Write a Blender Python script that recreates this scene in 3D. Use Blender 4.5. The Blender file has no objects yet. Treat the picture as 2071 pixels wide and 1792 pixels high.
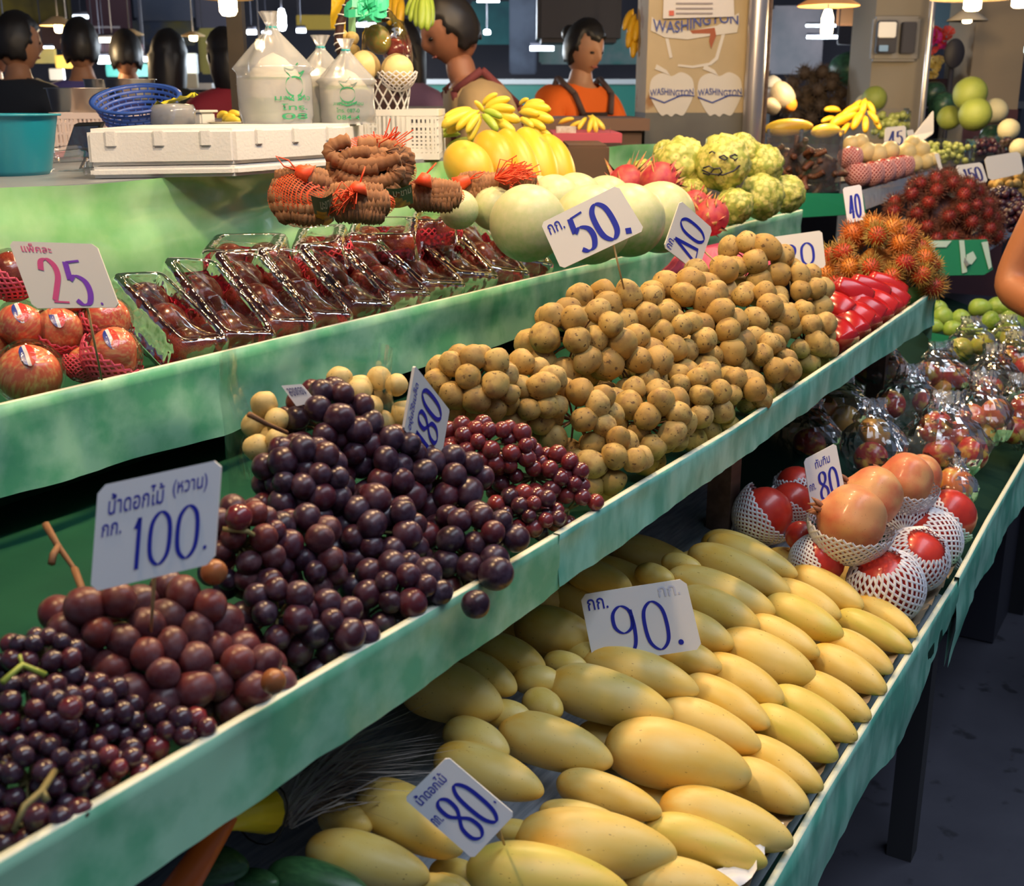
import bpy, bmesh, math, random
import numpy as np
from mathutils import Vector, Matrix, Quaternion, noise

# ---------------------------------------------------------------- camera, sky, light, exposure
S = bpy.context.scene
COL = S.collection
FPX, CX, CY, W, H = 2360.0, 1035.5, 896.0, 2071.0, 1792.0
CAM = Vector((0, 0, 1.5))
AZ, PITCH = math.radians(31.5), math.radians(16.4)
cd = bpy.data.cameras.new('camera'); cam = bpy.data.objects.new('camera', cd); COL.objects.link(cam)
cam.location = CAM; cam.rotation_euler = (math.pi/2 - PITCH, 0, AZ - math.pi/2)
cd.sensor_width = 36; cd.lens = FPX / W * 36; cd.clip_start = .05; cd.clip_end = 80
cd.dof.use_dof = True; cd.dof.focus_distance = 1.62; cd.dof.aperture_fstop = 10
S.camera = cam
S.view_settings.view_transform = 'Standard'; S.view_settings.look = 'None'
S.view_settings.exposure = 0.30; S.view_settings.gamma = 1; S.view_settings.use_curve_mapping = False
try:
    S.cycles.max_bounces = 7; S.cycles.diffuse_bounces = 3; S.cycles.glossy_bounces = 3
    S.cycles.transmission_bounces = 4; S.cycles.transparent_max_bounces = 20
    S.cycles.caustics_reflective = False; S.cycles.caustics_refractive = False
    S.cycles.sample_clamp_indirect = 4
except Exception: pass
wd = bpy.data.worlds.new('market_daylight'); S.world = wd; wd.use_nodes = True
wd.node_tree.nodes['Background'].inputs[0].default_value = (.46, .56, .80, 1)
wd.node_tree.nodes['Background'].inputs[1].default_value = .17

def light(name, kind, loc, energy, color, size=.05, target=None, size_y=None):
    d = bpy.data.lights.new(name, kind); d.energy = energy; d.color = color
    if kind == 'AREA':
        d.size = size
        if size_y: d.shape = 'RECTANGLE'; d.size_y = size_y
    elif kind == 'POINT': d.shadow_soft_size = size
    o = bpy.data.objects.new(name, d); COL.objects.link(o); o.location = loc
    if target is not None:
        o.rotation_euler = (Vector(target) - Vector(loc)).to_track_quat('-Z', 'Y').to_euler()
    return o
# cool area light added over the aisle to brighten the fascias; no roof opening
light('aisle_overhead_fill', 'AREA', (1.6, -.75, 4.0), 66, (.76, .86, 1.0), 5.0, (1.6, .1, .5), .9)
WARM = (1.0, .70, .38)
# the warm bulbs hanging over the stall (their shades and bulbs are built further down)
STALL_LAMPS = [(.55, 1.00, 2.35), (1.35, .96, 2.35), (2.15, .98, 2.35), (3.0, 1.0, 2.35), (1.75, 1.9, 2.6), (2.9, 1.9, 2.6)]
for i, p in enumerate(STALL_LAMPS):
    light('stall_lamp_light', 'POINT', p, (26, 34, 34, 25, 12, 9)[i], WARM, .05)

# ---------------------------------------------------------------- pixel -> world helpers
_f = Vector((math.cos(AZ), math.sin(AZ), 0)); _r = Vector((math.sin(AZ), -math.cos(AZ), 0)); _z = Vector((0, 0, 1))
FWD = _f*math.cos(PITCH) - _z*math.sin(PITCH); UP = _f*math.sin(PITCH) + _z*math.cos(PITCH); RIGHT = _r
def ray(px, py): return FWD + RIGHT*((px-CX)/FPX) - UP*((py-CY)/FPX)
def atD(px, py, D): return CAM + ray(px, py)*D
def onY(px, py, Y): r = ray(px, py); return CAM + r*(Y/r.y)
def onZ(px, py, Z): r = ray(px, py); return CAM + r*((Z-CAM.z)/r.z)
def onP(px, py, z0, y0, s):          # plane z = z0 + s*(y-y0)
    r = ray(px, py); D = (CAM.z - z0 + s*y0) / (s*r.y - r.z); return CAM + r*D
def depth(p): return (p - CAM).dot(FWD)
def T1(px, py, up=0): return onP(px, py, .75+up, .30, .35)
def T2(px, py, up=0): return onP(px, py, 1.06+up, .58, .9)

# ---------------------------------------------------------------- object helpers
WM = {}
def _place(o, parent, M):
    if parent is not None:
        o.parent = parent; o.matrix_basis = WM[parent.name].inverted() @ M
    else: o.matrix_basis = M
    WM[o.name] = M
    return o
def thing(name, label, cat, loc, group=None):
    o = bpy.data.objects.new(name, None); COL.objects.link(o); o.empty_display_size = .02
    _place(o, None, Matrix.Translation(Vector(loc)))
    o['label'] = label; o['category'] = cat
    if group: o['group'] = group
    return o
def tag(o, label=None, cat=None, group=None, kind=None):
    if label: o['label'] = label
    if cat: o['category'] = cat
    if group: o['group'] = group
    if kind: o['kind'] = kind
    return o
def put(name, mesh, parent=None, M=None):
    o = bpy.data.objects.new(name, mesh); COL.objects.link(o)
    return _place(o, parent, M if M is not None else Matrix.Identity(4))
def mesh(name, bm, m=None, smooth=True, mats=None):
    me = bpy.data.meshes.new(name); bm.to_mesh(me); bm.free()
    for x in (mats or [m]):
        if x: me.materials.append(x)
    if smooth: me.polygons.foreach_set('use_smooth', [True]*len(me.polygons))
    me.update()
    return me
def local(me, loc):                      # shift mesh vertices from world into a frame at loc
    me.transform(Matrix.Translation(-Vector(loc))); return me
def T(v): return Matrix.Translation(Vector(v))
def frame(o, x, up=None):                # matrix with x axis along x
    x = Vector(x).normalized(); up = Vector(up or (0, 0, 1))
    y = up.cross(x)
    if y.length < 1e-4: y = Vector((0, 1, 0)).cross(x)
    y.normalize(); z = x.cross(y)
    return Matrix(((x.x, y.x, z.x, o[0]), (x.y, y.y, z.y, o[1]), (x.z, y.z, z.z, o[2]), (0, 0, 0, 1)))
def sc(x, y=None, z=None):
    y = x if y is None else y; z = x if z is None else z
    return Matrix.Diagonal((x, y, z, 1))
def rotm(rx, ry, rz): return (Matrix.Rotation(rz, 4, 'Z') @ Matrix.Rotation(ry, 4, 'Y') @ Matrix.Rotation(rx, 4, 'X'))
def rrot(rng): return Quaternion((rng.gauss(0, 1), rng.gauss(0, 1), rng.gauss(0, 1), rng.gauss(0, 1))).normalized().to_matrix().to_4x4()

def box(bm, c, s, M=None, bev=0):
    r = bmesh.ops.create_cube(bm, size=1, matrix=(M or Matrix.Identity(4)) @ T(c) @ sc(*s))
    if bev:
        es = {e for v in r['verts'] for e in v.link_edges}
        bmesh.ops.bevel(bm, geom=list(es), offset=bev, segments=2, affect='EDGES')
def tube(bm, pts, rad, n=8, cap=True, mi=0):
    pts = [Vector(p) for p in pts]; rads = rad if isinstance(rad, (list, tuple)) else [rad]*len(pts)
    rings = []; prev = None
    for i, p in enumerate(pts):
        t = (pts[min(i+1, len(pts)-1)] - pts[max(i-1, 0)]).normalized()
        a = prev - t*prev.dot(t) if prev is not None else t.orthogonal()
        if a.length < 1e-5: a = t.orthogonal()
        a.normalize(); prev = a; b = t.cross(a)
        rings.append([bm.verts.new(p + (a*math.cos(2*math.pi*k/n) + b*math.sin(2*math.pi*k/n))*rads[i]) for k in range(n)])
    for i in range(len(rings)-1):
        for k in range(n):
            f = bm.faces.new((rings[i][k], rings[i][(k+1) % n], rings[i+1][(k+1) % n], rings[i+1][k])); f.material_index = mi
    if cap:
        for rg, rv in ((rings[0], True), (rings[-1], False)):
            try: f = bm.faces.new(list(reversed(rg)) if rv else rg); f.material_index = mi
            except ValueError: pass
def lathe(bm, prof, n=24, M=None, wob=None, closed=False, mi=0):
    M = M or Matrix.Identity(4); rings = []
    for j, (r, z) in enumerate(prof):
        if r < 1e-6: rings.append([bm.verts.new(M @ Vector((0, 0, z)))]); continue
        rg = []
        for k in range(n):
            a = 2*math.pi*k/n; rr = r*(1 + (wob(a, z) if wob else 0))
            rg.append(bm.verts.new(M @ Vector((rr*math.cos(a), rr*math.sin(a), z))))
        rings.append(rg)
    for A, B in zip(rings, rings[1:]):
        for k in range(n):
            a = [A[k % len(A)], A[(k+1) % len(A)], B[(k+1) % len(B)], B[k % len(B)]]
            a = list(dict.fromkeys(a))
            if len(a) > 2:
                f = bm.faces.new(a); f.material_index = mi
def grid(bm, fn, nu, nv, wrap=False, mi=0):   # fn(u,v)->Vector
    vs = [[bm.verts.new(fn(i/nu, j/nv)) for j in range(nv+1)] for i in range(nu if wrap else nu+1)]
    L = len(vs)
    for i in range(nu):
        for j in range(nv):
            f = bm.faces.new((vs[i][j], vs[(i+1) % L][j], vs[(i+1) % L][j+1], vs[i][j+1])); f.material_index = mi
    return vs
def sph(bm, c, r, sub=2, M=None):
    s = r if isinstance(r, (tuple, list)) else (r, r, r)
    bmesh.ops.create_icosphere(bm, subdivisions=sub, radius=1, matrix=(M or Matrix.Identity(4)) @ T(c) @ sc(*s))
def ordn(n):
    w = ['', 'first', 'second', 'third', 'fourth', 'fifth', 'sixth', 'seventh', 'eighth', 'ninth', 'tenth', 'eleventh', 'twelfth', 'thirteenth', 'fourteenth', 'fifteenth', 'sixteenth', 'seventeenth', 'eighteenth', 'nineteenth', 'twentieth']
    return w[n] if n < len(w) else f'{n}th'

# ---------------------------------------------------------------- materials
MC = {}
def mat(name, col, rough=.5, metal=0, col2=None, nscale=8, ncon=(.35, .65), spots=None, rnd=None, bump=0, bscale=60,
        coat=0, spec=.5, vor=None, emit=None, estr=0, alpha=1, sss=0, grad=None, detail=4, obj=True, stretch=None, trans=0):
    if name in MC: return MC[name]
    m = bpy.data.materials.new(name); m.use_nodes = True; nt = m.node_tree; N = nt.nodes; L = nt.links
    b = N['Principled BSDF']
    b.inputs['Roughness'].default_value = rough; b.inputs['Metallic'].default_value = metal
    b.inputs['Specular IOR Level'].default_value = spec; b.inputs['Coat Weight'].default_value = coat
    b.inputs['Coat Roughness'].default_value = .12; b.inputs['Alpha'].default_value = alpha
    if trans: b.inputs['Transmission Weight'].default_value = trans
    if sss: b.inputs['Subsurface Weight'].default_value = sss; b.inputs['Subsurface Radius'].default_value = (.02, .01, .004); b.inputs['Subsurface Scale'].default_value = 1
    if emit: b.inputs['Emission Color'].default_value = (*emit, 1); b.inputs['Emission Strength'].default_value = estr
    tc = N.new('ShaderNodeTexCoord'); oi = N.new('ShaderNodeObjectInfo')
    mp = N.new('ShaderNodeMapping'); L.new(tc.outputs['Object' if obj else 'Generated'], mp.inputs['Vector'])
    if stretch: mp.inputs['Scale'].default_value = stretch
    ml = N.new('ShaderNodeMath'); ml.operation = 'MULTIPLY'; ml.inputs[1].default_value = 37.0
    L.new(oi.outputs['Random'], ml.inputs[0])
    cb = N.new('ShaderNodeCombineXYZ'); L.new(ml.outputs[0], cb.inputs[0]); L.new(ml.outputs[0], cb.inputs[1]); L.new(cb.outputs[0], mp.inputs['Location'])
    V = mp.outputs['Vector']
    rgb = N.new('ShaderNodeRGB'); rgb.outputs[0].default_value = (*col, 1); C = rgb.outputs[0]
    def mix(fac, A, Bcol):
        x = N.new('ShaderNodeMix'); x.data_type = 'RGBA'; L.new(fac, x.inputs[0]); L.new(A, x.inputs[6])
        if isinstance(Bcol, tuple): x.inputs[7].default_value = (*Bcol, 1)
        else: L.new(Bcol, x.inputs[7])
        return x.outputs[2]
    def rng(sock, lo, hi):
        r = N.new('ShaderNodeMapRange'); r.inputs[1].default_value = lo; r.inputs[2].default_value = hi; L.new(sock, r.inputs[0]); return r.outputs[0]
    if rnd:                                # list of colours picked between by the object's random
        cr = N.new('ShaderNodeValToRGB'); L.new(oi.outputs['Random'], cr.inputs[0]); e = cr.color_ramp.elements
        cols = [col] + list(rnd)
        e[0].position = 0; e[0].color = (*cols[0], 1); e[1].position = 1; e[1].color = (*cols[-1], 1)
        for i, c in enumerate(cols[1:-1]):
            q = e.new((i+1)/(len(cols)-1)); q.color = (*c, 1)
        C = cr.outputs[0]
    if grad:                               # (axis, lo, hi, colour)
        sx = N.new('ShaderNodeSeparateXYZ'); L.new(tc.outputs['Object'], sx.inputs[0]); C = mix(rng(sx.outputs[grad[0]], grad[1], grad[2]), C, grad[3])
    if col2:
        nz = N.new('ShaderNodeTexNoise'); nz.inputs['Scale'].default_value = nscale; nz.inputs['Detail'].default_value = detail; L.new(V, nz.inputs['Vector'])
        C = mix(rng(nz.outputs['Fac'], *ncon), C, col2)
    if spots:                              # (scale, lo, hi, colour)
        nz = N.new('ShaderNodeTexNoise'); nz.inputs['Scale'].default_value = spots[0]; nz.inputs['Detail'].default_value = 3; L.new(V, nz.inputs['Vector'])
        C = mix(rng(nz.outputs['Fac'], spots[1], spots[2]), C, spots[3])
    if vor:
        vn = N.new('ShaderNodeTexVoronoi'); vn.inputs['Scale'].default_value = vor[0]; L.new(V, vn.inputs['Vector']); C = mix(rng(vn.outputs['Distance'], vor[1], vor[2]), C, vor[3])
    L.new(C, b.inputs['Base Color'])
    if bump:
        nz = N.new('ShaderNodeTexNoise'); nz.inputs['Scale'].default_value = bscale; nz.inputs['Detail'].default_value = 3; L.new(V, nz.inputs['Vector'])
        bp = N.new('ShaderNodeBump'); bp.inputs['Strength'].default_value = bump; bp.inputs['Distance'].default_value = .002
        L.new(nz.outputs['Fac'], bp.inputs['Height']); L.new(bp.outputs[0], b.inputs['Normal'])
    MC[name] = m
    return m
def film(name, fm=.75, tint=(1, 1, 1), rough=.06, bump=.6, bscale=30, base=.05, haze=0, hazecol=(.9, .93, .97), dist=.004):
    if name in MC: return MC[name]
    m = bpy.data.materials.new(name); m.use_nodes = True; nt = m.node_tree; N = nt.nodes; L = nt.links
    N.remove(N['Principled BSDF']); out = N['Material Output']
    tr = N.new('ShaderNodeBsdfTransparent'); tr.inputs[0].default_value = (*tint, 1)
    gl = N.new('ShaderNodeBsdfGlossy'); gl.inputs['Roughness'].default_value = rough
    df = N.new('ShaderNodeBsdfDiffuse'); df.inputs[0].default_value = (*hazecol, 1)
    tc = N.new('ShaderNodeTexCoord'); nz = N.new('ShaderNodeTexNoise'); nz.inputs['Scale'].default_value = bscale; nz.inputs['Detail'].default_value = 2
    L.new(tc.outputs['Object'], nz.inputs['Vector'])
    bp = N.new('ShaderNodeBump'); bp.inputs['Strength'].default_value = bump; bp.inputs['Distance'].default_value = dist
    L.new(nz.outputs['Fac'], bp.inputs['Height'])
    L.new(bp.outputs[0], gl.inputs['Normal'])
    lw = N.new('ShaderNodeFresnel'); lw.inputs['IOR'].default_value = 1.45; L.new(bp.outputs[0], lw.inputs['Normal'])
    ad = N.new('ShaderNodeMath'); ad.operation = 'MULTIPLY_ADD'; ad.inputs[1].default_value = fm; ad.inputs[2].default_value = base; ad.use_clamp = True
    L.new(lw.outputs[0], ad.inputs[0])
    m1 = N.new('ShaderNodeMixShader'); m1.inputs[0].default_value = haze; L.new(tr.outputs[0], m1.inputs[1]); L.new(df.outputs[0], m1.inputs[2])
    m2 = N.new('ShaderNodeMixShader'); L.new(ad.outputs[0], m2.inputs[0]); L.new(m1.outputs[0], m2.inputs[1]); L.new(gl.outputs[0], m2.inputs[2])
    L.new(m2.outputs[0], out.inputs[0])
    MC[name] = m
    return m
def lamp_mat(name, col, s): return mat(name, col, emit=col, estr=s)

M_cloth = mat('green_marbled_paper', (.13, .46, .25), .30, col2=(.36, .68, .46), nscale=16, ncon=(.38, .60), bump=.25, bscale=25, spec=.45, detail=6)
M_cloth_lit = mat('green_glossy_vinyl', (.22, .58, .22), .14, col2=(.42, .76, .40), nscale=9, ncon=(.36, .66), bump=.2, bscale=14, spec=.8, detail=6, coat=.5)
M_cloth_teal = mat('teal_marbled_paper', (.10, .42, .30), .38, col2=(.30, .66, .52), nscale=22, ncon=(.40, .62), stretch=(1, 1, .5), detail=7, bump=.25, bscale=25)
M_edge = mat('cream_board_edge', (.75, .78, .62), .5)
M_dark = mat('dark_void', (.03, .03, .035), .8)
M_wood = mat('old_brown_wood', (.10, .06, .045), .7, col2=(.16, .10, .075), nscale=4, stretch=(2, 14, 14))
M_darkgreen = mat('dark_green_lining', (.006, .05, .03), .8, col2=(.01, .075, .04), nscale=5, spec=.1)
M_board = mat('striped_grey_board', (.17, .20, .24), .6, col2=(.30, .33, .38), nscale=6, stretch=(3, 30, 3))
M_paper = mat('brown_packing_paper', (.34, .26, .17), .8, col2=(.25, .19, .12), nscale=20)
# ---------------------------------------------------------------- setting
def slab(name, c, s, m, M=None, bev=0):
    bm = bmesh.new(); box(bm, (0, 0, 0), s, bev=bev); return put(name, mesh(name, bm, m, smooth=False), None, (M or Matrix.Identity(4)) if c is None else T(c) @ (M or Matrix.Identity(4)))
M_floor = mat('concrete_floor', (.055, .055, .075), .55, col2=(.085, .085, .11), nscale=3, ncon=(.3, .7), spots=(14, .62, .7, (.03, .03, .04)), bump=.4, bscale=30)
tag(slab('floor', (8, 5, -.05), (26, 24, .1), M_floor), kind='structure')
M_ceil = mat('dark_roof_sheet', (.06, .065, .08), .7)
tag(slab('ceiling', (9.5, 7.0, 5.2), (21, 17, .1), M_ceil), kind='structure')
M_wall = mat('dim_hall_wall', (.10, .11, .15), .8, col2=(.15, .15, .19), nscale=.6)
WC = CAM + _f*15.5
wm = Matrix(((_r.x, _f.x, 0, WC.x), (_r.y, _f.y, 0, WC.y), (0, 0, 1, 2.6), (0, 0, 0, 1)))
bm = bmesh.new(); box(bm, (0, 0, 0), (19, .15, 5.2)); tag(put('wall_back', mesh('wall_back', bm, M_wall, False), None, wm), kind='structure')

# ---------------------------------------------------------------- the stepped stall
def interp_poly(pts, t):      # t in px x
    for (x0, y0), (x1, y1) in zip(pts, pts[1:]):
        if t <= x1: return y0 + (y1-y0)*(t-x0)/(x1-x0)
    return pts[-1][1]
def fascia(name, top, bot, Y, parent, m, th=.008, n=90, wav=.003, seed=0, lean=0):
    """a board wrapped in paper; its wavy outer face stands at y = Y"""
    x0, x1 = top[0][0], top[-1][0]; T_, B_ = [], []
    ts = [x0 + (x1-x0)*(1-(1-i/n)**1.0) for i in range(n+1)]
    for t in ts:
        a = onY(t, interp_poly(top, t), Y)
        T_.append(a)
    # bottoms: vertical below the tops -> find z on the bottom curve at the same world x
    bp = [onY(t, interp_poly(bot, t), Y) for t in [bot[0][0] + (bot[-1][0]-bot[0][0])*i/200 for i in range(201)]]
    def zb(x):
        for p, q in zip(bp, bp[1:]):
            if x <= q.x: return p.z + (q.z-p.z)*(x-p.x)/max(q.x-p.x, 1e-6)
        return bp[-1].z
    rows = 7; bm = bmesh.new()
    def f(u, v):
        i = int(round(u*n)); a = T_[i]; z0, z1 = a.z, zb(a.x); z = z0 + (z1-z0)*v
        w = noise.noise(Vector((a.x*9+seed, z*14, seed))) * wav * min(1, v*3) + lean*v
        w += noise.noise(Vector((a.x*30+seed, z*9, seed+7))) * wav*.5 * min(1, v*3)
        return Vector((a.x, Y - .002 - w, z))
    vs = grid(bm, f, n, rows)
    for i in range(n):        # top lip and inner face
        a, b = vs[i][0], vs[i+1][0]
        c = bm.verts.new((b.co.x, b.co.y+th, b.co.z)); d = bm.verts.new((a.co.x, a.co.y+th, a.co.z))
        fc = bm.faces.new((a, d, c, b)); fc.material_index = 1
        e = bm.verts.new((b.co.x, b.co.y+th, vs[i+1][rows].co.z)); g = bm.verts.new((a.co.x, a.co.y+th, vs[i][rows].co.z))
        fc = bm.faces.new((d, g, e, c))
    bmesh.ops.remove_doubles(bm, verts=bm.verts, dist=1e-5)
    return put(name, mesh(name, bm, mats=[m, M_edge]), parent)
def flat(name, c, s, m, parent, bev=0):
    bm = bmesh.new(); box(bm, c, s, bev=bev); return put(name, mesh(name, bm, m, False), parent)

shelf3 = thing('display_shelf', 'upper green-lined shelf of the fruit stall, holding apple trays and melons', 'shelf', (1.8, 1.3, 1.1))
fascia('fascia', [(-160, 857), (0, 818), (338, 738), (700, 652), (1100, 557), (1347, 499), (1500, 452), (1622, 424)],
       [(-160, 1042), (0, 1009), (240, 937), (450, 880), (813, 755), (1000, 700), (1062, 680), (1350, 612), (1622, 498)], 1.12, shelf3, M_cloth, wav=.008, seed=2)
XE3 = onY(1622, 424, 1.12).x
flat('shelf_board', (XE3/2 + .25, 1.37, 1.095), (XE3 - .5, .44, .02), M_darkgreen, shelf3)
flat('shelf_board_end', (XE3-.004, 1.33, 1.13), (.008, .40, .09), M_cloth_teal, shelf3)
for x in (.9, 2.1, 3.3): flat('post', (x, 1.5, .54), (.05, .05, 1.08), M_wood, shelf3)
# back lining: wrinkled glossy vinyl hanging from the counter edge
def backline(u, v):
    x = .45 + 3.25*u; z = 1.372 - .27*v
    w = noise.noise(Vector((x*3.2 + z*4, z*5.0, 3))) * .028 + noise.noise(Vector((x*7 - z*9, z*11, 9))) * .009
    return Vector((x, 1.565 - w*min(1, v*5) + .0, z - (.012*noise.noise(Vector((x*2.5, 0, 1))) if v == 0 else 0)))
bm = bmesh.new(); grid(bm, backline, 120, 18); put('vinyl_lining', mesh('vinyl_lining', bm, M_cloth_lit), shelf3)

shelf2 = thing('display_shelf', 'middle green-lined shelf heaped with grapes and longkong fruit', 'shelf', (1.6, .9, 1.0))
fascia('fascia', [(-260, 1890), (0, 1740), (350, 1536), (700, 1331), (950, 1188), (1128, 1081)],
       [(-260, 2140), (0, 1960), (300, 1767), (458, 1659), (535, 1609), (709, 1489), (906, 1350), (1090, 1222), (1128, 1188)], .56, shelf2, M_cloth, seed=11, wav=.004)
fascia('fascia', [(1129, 1080), (1300, 976), (1480, 869), (1700, 722), (1895, 584)],
       [(1129, 1186), (1250, 1106), (1400, 993), (1480, 940), (1591, 857), (1751, 743), (1872, 665), (1892, 655)], .558, shelf2, M_cloth_teal, seed=17, wav=.005)
XE2 = onY(1895, 584, .56).x
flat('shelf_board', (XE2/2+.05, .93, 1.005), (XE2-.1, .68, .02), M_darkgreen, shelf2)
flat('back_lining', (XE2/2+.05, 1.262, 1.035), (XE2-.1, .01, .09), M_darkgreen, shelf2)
bm = bmesh.new()              # folded paper corner at the far end
def corner(u, v):
    return Vector((XE2 - .03 + .035*u, .555 + .10*u*(1-.3*v), 1.082 - .105*v*(1-.25*u) + .006*math.sin(v*5+u*4)))
grid(bm, corner, 8, 8); put('paper_corner', mesh('paper_corner', bm, M_cloth), shelf2)
for x in (XE2-.06, 1.75): flat('post', (x, .66, .50), (.045, .04, 1.0), M_wood, shelf2)
flat('prop_board', tuple(onY(1420, 1040, .80)), (.10, .02, .34), M_wood, shelf2)

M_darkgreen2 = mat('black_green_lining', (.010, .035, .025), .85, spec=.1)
shelf1 = thing('display_shelf', 'lowest shelf of the stall, green skirt beside the aisle, holding mangoes', 'shelf', (1.6, .6, .7))
fascia('fascia', [(1500, 1893), (1560, 1792), (1670, 1600), (1830, 1340), (1940, 1165)],
       [(1500, 2110), (1640, 1920), (1650, 1800), (1690, 1700), (1757, 1580), (1822, 1506), (1885, 1340), (1925, 1240), (1940, 1215)], .30, shelf1, M_cloth_teal, seed=21, wav=.006)
fascia('fascia', [(1938, 1168), (2000, 1052), (2071, 930), (2150, 792), (2230, 655)],
       [(1938, 1280), (1950, 1240), (2010, 1120), (2071, 1008), (2150, 865), (2230, 730)], .297, shelf1, M_cloth_teal, seed=25, wav=.006)
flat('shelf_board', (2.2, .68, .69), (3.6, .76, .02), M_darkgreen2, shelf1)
bm = bmesh.new(); grid(bm, lambda u, v: Vector((.75+1.2*u, .315+.075*v, .752-.05*v+.012*noise.noise(Vector((u*60, v*4, 2))))), 150, 6)
put('packing_paper', mesh('packing_paper', bm, M_paper), shelf1)
# sloping striped board under the mangoes
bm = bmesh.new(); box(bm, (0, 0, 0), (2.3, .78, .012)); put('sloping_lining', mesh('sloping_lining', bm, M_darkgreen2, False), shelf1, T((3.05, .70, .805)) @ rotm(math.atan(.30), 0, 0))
bm = bmesh.new(); box(bm, (0, 0, 0), (1.4, .78, .012)); put('sloping_board', mesh('sloping_board', bm, M_board, False), shelf1, T((1.2, .70, .815)) @ rotm(math.atan(.30), 0, 0))
for x in (1.05, 2.2, 3.6): flat('post', (x, .40, .34), (.05, .05, .68), M_dark, shelf1)

# grey counter behind the upper shelf
M_counter = mat('grey_counter_sheet', (.25, .28, .31), .35)
ct = thing('counter', 'grey sheet-topped counter standing behind the apple shelf', 'counter', (1.6, 2.1, 0))
flat('counter_top', (1.55, 2.1, 1.362), (2.5, 1.05, .02), M_counter, ct)
flat('counter_body', (1.55, 2.15, .675), (2.4, .95, 1.35), M_wood, ct)
# ---------------------------------------------------------------- mangoes on the lowest shelf
M_mango = mat('ripe_mango_skin', (.76, .50, .085), .42, rnd=[(.80, .57, .13), (.77, .51, .09), (.76, .56, .12)], col2=(.82, .63, .21), nscale=2.5, ncon=(.35, .7),
              spots=(26, .69, .73, (.35, .20, .04)), bump=.03, bscale=300, grad=(0, -.1, -.5, (.82, .40, .04)), stretch=(1, 1, 1))
M_mango_y = mat('greenish_mango_skin', (.66, .55, .10), .38, col2=(.80, .58, .14), nscale=2.5, ncon=(.35, .65), spots=(26, .69, .73, (.35, .20, .04)), bump=.03, bscale=300)
M_gmango = mat('dark_green_mango_skin', (.03, .10, .035), .35, col2=(.05, .15, .05), nscale=9)
def mango_mesh(name, m, seed, fat=.36, curve=.06):
    rng = random.Random(seed); bm = bmesh.new(); n, k = 26, 20
    a = rng.uniform(.85, 1.0)
    def f(u, v):
        t = (1-math.cos(math.pi*v))/2; x = t - .5
        r = (max(0, 1-abs(2*t-1)**(2.5-.5*t)))**.5 * (1.04 - .36*(t-.38)) * .5
        r *= 1 if .0005 < t < .9995 else 0
        th = 2*math.pi*u
        y = r*math.cos(th); z = r*math.sin(th)*.92
        z += curve*4*(.25-(t-.5)**2)*0 - curve*2.2*(t-.5)**2*.5
        y += -curve*(t-.5)**2*2.5
        w = 1 + .03*noise.noise(Vector((x*3+seed, y*3, z*3)))
        return Vector((x, y*w, z*w))
    vs = grid(bm, f, k, n, wrap=True)
    bmesh.ops.remove_doubles(bm, verts=bm.verts, dist=1e-4)
    bmesh.ops.recalc_face_normals(bm, faces=bm.faces)
    return mesh(name, bm, m)
MANGO = [mango_mesh('mango_form', M_mango, s) for s in range(5)]
MANGO_Y = [mango_mesh('mango_form_greenish', M_mango_y, s+9) for s in range(2)]
MANGO_G = [mango_mesh('mango_form_green', M_gmango, s+19) for s in range(2)]
rng = random.Random(5)
def c4(x, y): return 850 + x/1.972, 1040 + y/1.972
def c5(x, y): return 300 + x/2.589, 1350 + y/2.589
def mango(xa, ya, xb, yb, w, label, conv=c4, scl=1.972, kind=0, up=0.0, tilt=.012, plane=None, group=None):
    (ax, ay), (bx, by) = conv(xa, ya), conv(xb, yb)
    a = T1(ax, ay, up - tilt); b = T1(bx, by, up + tilt)
    L = (b-a).length; mid = (a+b)/2; wid = (w/scl)/FPX*depth(mid)
    view = (mid-CAM).normalized()
    M = frame(mid, b-a, (.0, -.33, .94))
    lst = [MANGO, MANGO_Y, MANGO_G][kind]
    me = lst[rng.randrange(len(lst))]
    M = M @ Matrix.Rotation(rng.uniform(-.5, .5), 4, 'X') @ sc(L*1.04, wid*1.16, wid*1.16)
    if rng.random() < .5: M = M @ sc(1, -1, 1) if False else M
    o = put('mango', me, None, M)
    tag(o, label, 'mango', group or 'ripe mangoes heaped on the lowest shelf')
    return o
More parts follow.
